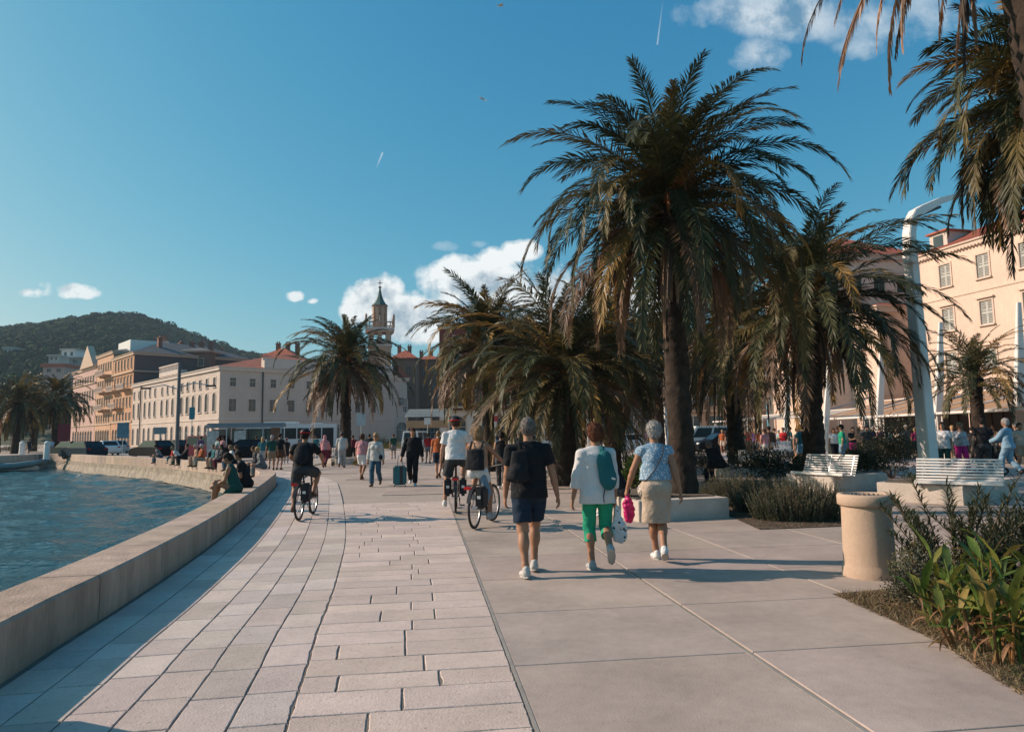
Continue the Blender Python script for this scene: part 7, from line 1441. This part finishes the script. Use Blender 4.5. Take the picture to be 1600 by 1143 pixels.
P_ = [(409.5, 731, 1.62, AW, 'woman with long fair hair in a teal top and pale shorts by the wall bend', 'teal', ('shorts', 'lightgrey'), 'blond', 'long', {'fem': True}),
 (424, 735, 1.70, AW + .3, 'person in a grey-green shirt and khaki trousers with a cap by the wall bend', 'darkgreen', ('shorts', 'khaki'), 'grey', 'short', {'hat': ('cap', 'grey'), 'g': 1.1}),
 (436, 734, 1.78, AW - .2, 'tall man in a black T-shirt and brown shorts by the wall bend', 'black', ('shorts', 'brown'), 'dark', 'short', {}),
 (447, 725, 1.55, AW, 'woman in black with a pink sun hat beyond the wall bend', 'black', ('skirt', 'black'), 'brown', 'short', {'fem': True, 'hat': ('sun', 'pink')}),
 (507, 731, 1.66, .2, 'woman in a pink headscarf pushing a pushchair', 'pink', ('long', 'maroon'), None, 'bald', {'fem': True, 'hat': ('scarf', 'pink'), 'sleeve': 'long', 'pose': dict(walkA, HL=(-.2, .35, 1.0), HR=(.2, .35, 1.0))}),
 (534, 731, 1.80, .1, 'man in a loose white shirt and pale trousers with a pushchair', 'offwhite', ('long', 'lightgrey'), 'dark', 'short', {'sleeve': 'long', 'hat': ('cap', 'grey'), 'pose': dict(walkB, HL=(-.3, .3, .95), HR=(.2, .35, 1.0))}),
 (551, 722, 1.65, AW, 'person in dark red standing by the lone palm planter', 'maroon', ('long', 'black'), 'brown', 'short', {}),
 (615, 717, 1.70, .4, 'young man in a grey-green shirt and shorts crossing beyond the woman in jeans', 'darkgreen', ('shorts', 'grey'), 'brown', 'short', {}),
 (685, 748, 1.75, AW - .05, 'man in an orange-red shirt and dark shorts walking ahead of the white T-shirt rider', 'orange', ('shorts', 'navy'), 'sand', 'short', {'h': .018}),
 (696, 742, 1.70, AW - .05, 'person in dark clothes just right of the man in orange-red', 'darkgrey', ('shorts', 'darkgrey'), 'brown', 'short', {}),
 (669, 724, 1.68, AW, 'person in a red top beyond the black hoodie man', 'red', ('short', 'grey'), 'brown', 'short', {}),
 (680, 722, 1.70, TO, 'person in a pale pink shirt in the crowd left of the orange-red man', 'pink', ('shorts', 'beige'), 'dark', 'short', {}),
 (784, 765, 1.68, AW, 'woman with dark tied hair in a black vest and dark leggings walking away', 'black', ('long', 'darkgrey'), 'dark', 'pony', {'fem': True, 'h': .018, 'sleeve': 'none', 'shoes': 'white'}),
 (812, 752, 1.75, AW, 'person in a navy jacket partly behind the man in black', 'navy', ('long', 'navy'), 'dark', 'short', {'sleeve': 'long'}),
 (339, 722, 1.62, AW - .6, 'woman in a pale top and dark red shorts with a red cap on the quay', 'mint', ('shorts', 'maroon'), 'brown', 'short', {'fem': True, 'hat': ('cap', 'red')}),
 (347, 719, 1.65, AW - .4, 'person in a pink top beside the red-capped woman on the quay', 'pink', ('long', 'darkgrey'), 'brown', 'short', {}),
 (313, 719, 1.72, 1.0, 'person in dark purple standing behind the far wall sitters', 'purple', ('long', 'black'), 'dark', 'short', {}),
 (250, 712, 1.65, .5, 'person in grey patterned clothes standing near the lamp pole', 'lightgrey', ('long', 'grey'), 'brown', 'short', {}),
 (107, 710, 1.62, 1.2, 'person in white with a red mark standing at the end of the far wall', 'white', ('long', 'brown'), 'dark', 'short', {}),
 (80, 710, 1.68, .8, 'person in a pale blue top at the end of the quay wall', 'lightblue', ('long', 'grey'), 'brown', 'short', {}),
 (45, 708, 1.75, .3, 'person in dark blue standing by the left palms', 'navy', ('long', 'navy'), 'dark', 'short', {}),
 (400, 719, 1.7, .3, 'person in white near the bus shelter end', 'white', ('long', 'navy'), 'brown', 'short', {}),
 (470, 716, 1.7, .2, 'person in grey beyond the rider in dark clothes', 'grey', ('long', 'jeans'), 'brown', 'short', {}),
 (493, 716, 1.65, .2, 'person in a teal top beyond the rider in dark clothes', 'teal', ('shorts', 'khaki'), 'brown', 'short', {}),
 (728, 716, 1.7, 0, 'person in lilac grey between the two riders on the right', 'lightgrey', ('long', 'grey'), 'brown', 'long', {'fem': True}),
 (577, 720, 1.7, 0, 'person in a dark jacket behind the blond woman', 'darkgrey', ('long', 'navy'), 'dark', 'short', {}),
 # market crowd right of the tallest palm
 (1142, 716, 1.80, TO, 'man in a black T-shirt facing us in front of the beige cafe building', 'black', ('shorts', 'lightblue'), 'dark', 'short', {}),
 (1152, 712, 1.66, AW, 'woman in a bright pink dress before the second cafe doorway', 'hotpink', ('skirt', 'hotpink'), 'dark', 'long', {'fem': True}),
 (1160, 714, 1.68, AW, 'person in a dark green shirt right of the pink dress', 'darkgreen', ('long', 'darkgrey'), 'brown', 'short', {}),
 (1166, 711, 1.66, TO, 'person in a pale top left of the red T-shirt', 'mint', ('shorts', 'beige'), 'sand', 'short', {}),
 (1173, 712, 1.74, AW, 'man in a bright red T-shirt in the market crowd', 'red', ('long', 'navy'), 'dark', 'short', {}),
 (1181, 713, 1.68, AW, 'woman in dark purple right of the red T-shirt', 'purple', ('skirt', 'darkgrey'), 'blond', 'long', {'fem': True}),
 (1189, 714, 1.66, AW, 'person in an orange top left of the pink-shouldered backpacker', 'orange', ('shorts', 'grey'), 'brown', 'short', {}),
 (1197, 724, 1.68, AW + .2, 'person with pink shoulders and a pale pack near the market stalls', 'pink', ('long', 'offwhite'), 'brown', 'short', {}),
 (1204, 723, 1.80, AW - .2, 'man in a brown top and beige trousers near the market stalls', 'brown', ('long', 'beige'), 'dark', 'short', {'sleeve': 'long'}),
 (1255, 731, 1.82, AW + .4, 'man in a dark teal shirt and pale jeans left of the broad palm trunk', 'teal', ('shorts', 'lightblue'), 'tan' if False else 'sand', 'short', {'h': .018}),
 (1248, 729, 1.70, TO + .6, 'person in a beige top beside the man in the teal shirt', 'beige', ('long', 'tan'), 'brown', 'short', {}),
 (1305, 722, 1.66, TO, 'woman in a white top under the awning right of the broad palm trunk', 'white', ('long', 'black'), 'brown', 'long', {'fem': True}),
 (1319, 731, 1.80, 1.2, 'man in a green T-shirt and blue shorts right of the broad palm trunk', 'green', ('shorts', 'lightblue'), 'dark', 'short', {'h': .018}),
 (1335, 722, 1.7, TO, 'person in black and pink under the awning right of the green T-shirt', 'black', ('long', 'hotpink'), 'dark', 'short', {}),
 (1345, 722, 1.68, AW, 'person in tan under the awning, second right of the green T-shirt', 'tan', ('long', 'brown'), 'brown', 'short', {}),
 (1357, 722, 1.75, TO, 'person in navy under the awning, third right of the green T-shirt', 'navy', ('long', 'navy'), 'dark', 'short', {}),
 # five at the right
 (1478, 742, 1.80, TO - .5, 'woman with brown hair in a white T-shirt right of the huge lamp mast', 'white', ('long', 'darkgreen'), 'auburn', 'bob', {'fem': True, 'h': .017, 'g': 1.1, 'hem': -.06, 'topfit': .03}),
 (1504, 740, 1.78, TO + .1, 'woman in a grey and white top and bright pink trousers, hand raised', dots('grey_white_print', (.46, .46, .46), (.06, .06, .07), 12, .3, .8), ('long', 'hotpink'), 'sand', 'short', {'fem': True, 'h': .017, 'face': True, 'sleeve': 'long', 'pose': dict(walkA, HR=(.12, .18, 1.42), poleR=(1, 0, -1))}),
 (1541, 744, 1.92, AW - .5, 'man in a black T-shirt and dark trousers striding away at the right', 'black', ('long', 'darkgrey'), 'dark', 'short', {'h': .017, 'g': 1.1, 'shoes': 'black'}),
 (1579, 745, 1.88, AW + .6, 'person in light blue shirt and trousers pushing a pushchair', 'lightblue', ('long', 'lightblue'), 'grey', 'curly', {'h': .017, 'fem': True, 'sleeve': 'long', 'shoes': 'black', 'hem': -.08, 'pose': dict(walkA, HL=(-.2, .4, 1.05), HR=(.2, .4, 1.05)), 'topfit': .03}),
 (1598, 738, 1.75, TO, 'person in a cream top cut by the right edge', 'beige', ('shorts', 'tan'), 'brown', 'short', {}),
]
for i, (u, v, H, hd_, lb, t_, b_, hc, hk, kw) in enumerate(P_):
    kw = dict(kw); po = kw.pop('pose', [walkA, walkB, stand, dict(stand, HR=(.12, .30, 1.15))][i % 4]); grp = 'people in the market crowd' if 1130 < u < 1370 else 'people strolling on the promenade'
    person(tp(u, v), hd_ + (rnd.random() - .5) * .3, H, lb, t_, b_, hc, hk, i % 3, po, kw.pop('h', .026), kw.pop('g', 1 + (i % 3) * .06), kw.pop('fem', False), kw.pop('shoes', ['white', 'black', 'brown'][i % 3]), kw.pop('face', False), group=grp, **kw)
# background crowd between the trunks and in the cafes, each with its own look and place
cl_ = ['red', 'white', 'navy', 'pink', 'grey', 'teal', 'black', 'orange', 'mint', 'hotpink', 'lightblue', 'tan', 'purple', 'beige']; cols2 = ['jeans', 'khaki', 'black', 'grey', 'navy', 'beige']
spots = [(i, x, 'between the dark palm and the slim white post' if x > 995 else 'left of the dark palm trunk' if x < 935 else 'right behind the dark palm trunk') for i, x in enumerate([897, 905, 912, 921, 929, 965, 972, 979, 986, 992, 998, 1004, 1011, 1018, 1023, 1029])]
for i, x, where in spots:
    person(tp(x, 706 - (i % 4) * 2.2), rnd.uniform(0, 6.28), rnd.uniform(1.6, 1.8), 'distant stroller in %s with %s %s, %s' % (cl_[i % 14], cols2[i % 6], 'shorts' if i % 2 else 'trousers', where), cl_[i % 14], ('shorts' if i % 2 else 'long', cols2[i % 6]), ['brown', 'dark', 'blond', 'grey'][i % 4], 'short', i % 3, [walkA, walkB, stand][i % 3], .034, group='distant strollers beyond the palms')
for i, (u, v) in enumerate([(1286, 716), (1312, 718), (1366, 716), (1378, 714), (1392, 717), (1404, 713), (1418, 717), (1432, 715), (1226, 716), (1237, 713), (1270, 715), (1492, 722), (1522, 724), (1556, 722), (1592, 724), (1130, 709), (1136, 706), (1211, 712), (1218, 709)]):
    wh = 'under the far left awnings' if u < 1245 else 'right beside the broad palm trunk' if u < 1330 else 'between the tall rounded shrub and the awning' if u < 1440 else 'deep under the right-hand awnings'
    person(tp(u, v), rnd.uniform(0, 6.28), rnd.uniform(1.58, 1.8), 'cafe guest in %s with %s %s, %s' % (cl_[(i * 5 + 2) % 14], cols2[(i + i // 6) % 6], 'shorts' if i % 2 else 'trousers', wh), cl_[(i * 5 + 2) % 14], ('shorts' if i % 2 else 'long', cols2[(i + i // 6) % 6]), ['dark', 'brown', 'grey', 'blond'][i % 4], 'short', i % 3, [stand, walkA, dict(stand, HR=(.12, .30, 1.15))][i % 3], .034, group='guests around the cafe terraces')
# seated ones
c = G(975, 778, .39).to_2d()
person(c + Vector((.0, .25)), R(75), 1.70, 'capped person in a black shirt sitting on the edge of the concrete block', 'black', ('short', 'darkgrey'), 'dark', 'short', 0, sitpose(pz=.12, lean=.35, FL=(-.1, .38, -.38), FR=(.15, .5, -.38), head=(0, .5), HL=(-.02, .38, .32), HR=(.06, .38, .32)), .016, 1., True, 'white', z=.39, hat=('cap', 'black'))
r = evalsdf([('e', va(.0, 0, .25), (.12, .17, .2))], .02, .03, .006, 18); o = mesh_np('bag', r[0], r[1], mat('pink_bag', (.55, .03, .22), .5, .1), smooth=True); o.location = (c.x - .28, c.y + .15, .62); tag(o, 'bright pink bag held in front of the capped seated person', 'bag')
c = G(1133, 738, .42).to_2d(); person(c + Vector((0, .5)), R(35), 1.72, 'hunched person in a long black coat sitting on a shaded bench', 'black', ('long', 'black'), 'saltpepper', 'short', 1, sitpose(lean=.55, pz=.2, FL=(-.12, .45, -.36), FR=(.12, .42, -.36), head=(0, .5)), .02, 1.2, False, 'black', z=.42, sleeve='long', topfit=.05)
# --- pushchairs
def pushchair(pos, rz, m, label):
    root = empty('pushchair', (*pos, 0), rz, label, 'pushchair', 'pushchairs'); r = evalsdf([('e', va(0, .05, .5), (.20, .28, .10)), ('e', va(0, -.12, .72), (.20, .10, .26)), ('e', va(0, 0, .92), (.21, .24, .10))], .025, .03); mesh_np('seat', r[0], r[1], m, root, smooth=True)
    mb = MB()
    for s_ in (-1, 1): mb.tube([(s_ * .22, .38, .12), (s_ * .22, -.1, .6), (s_ * .22, -.42, 1.02)], .014, 6); mb.tube([(s_ * .22, -.35, .14), (s_ * .22, .05, .55)], .014, 6)
    mb.tube([(-.22, -.42, 1.02), (.22, -.42, 1.02)], .016, 6); mb.tube([(-.24, -.35, .14), (.24, -.35, .14)], .012, 6); mb.build('frame', DARK, root)
    for x, y in ((-.24, -.35), (.24, -.35), (-.22, .4), (.22, .4)): w_ = MB(); w_.torus((x, y, .13), .10, .025, Matrix.Rotation(pi / 2, 3, 'Y'), 16, 6); w_.build('wheel', TYRE, root)
pushchair(tp(512, 728), .2, cloth('chair_maroon', (.12, .02, .035)), 'dark red pushchair pushed by the woman in the pink headscarf'); pushchair(tp(528, 728), .2, cloth('chair_grey', (.25, .26, .26)), 'grey pushchair pushed by the man in the loose white shirt'); pushchair(tp(1560, 742) + Vector((0, .3)), .9, cloth('chair_black', (.02, .02, .022)), 'black pushchair at the right edge')
# ---------------------------------------------------------------- the hazy air
mb = MB(); mb.box((-1250 / 2 + 700, 520, 75), (3400, 1500, 154)); hz = mb.build('haze', bpy.data.materials.new('haze_air')); tag(hz, 'thin pale haze between the square and the far hill', 'haze', kind='stuff')
m = hz.data.materials[0]; m.use_nodes = True; m.node_tree.nodes.clear(); pv = m.node_tree.nodes.new('ShaderNodeVolumePrincipled'); pv.inputs['Color'].default_value = (.62, .80, .95, 1); pv.inputs['Density'].default_value = .00022; mo = m.node_tree.nodes.new('ShaderNodeOutputMaterial'); m.node_tree.links.new(pv.outputs[0], mo.inputs['Volume'])
SC.cycles.volume_max_steps = 4; SC.cycles.volume_step_rate = 20
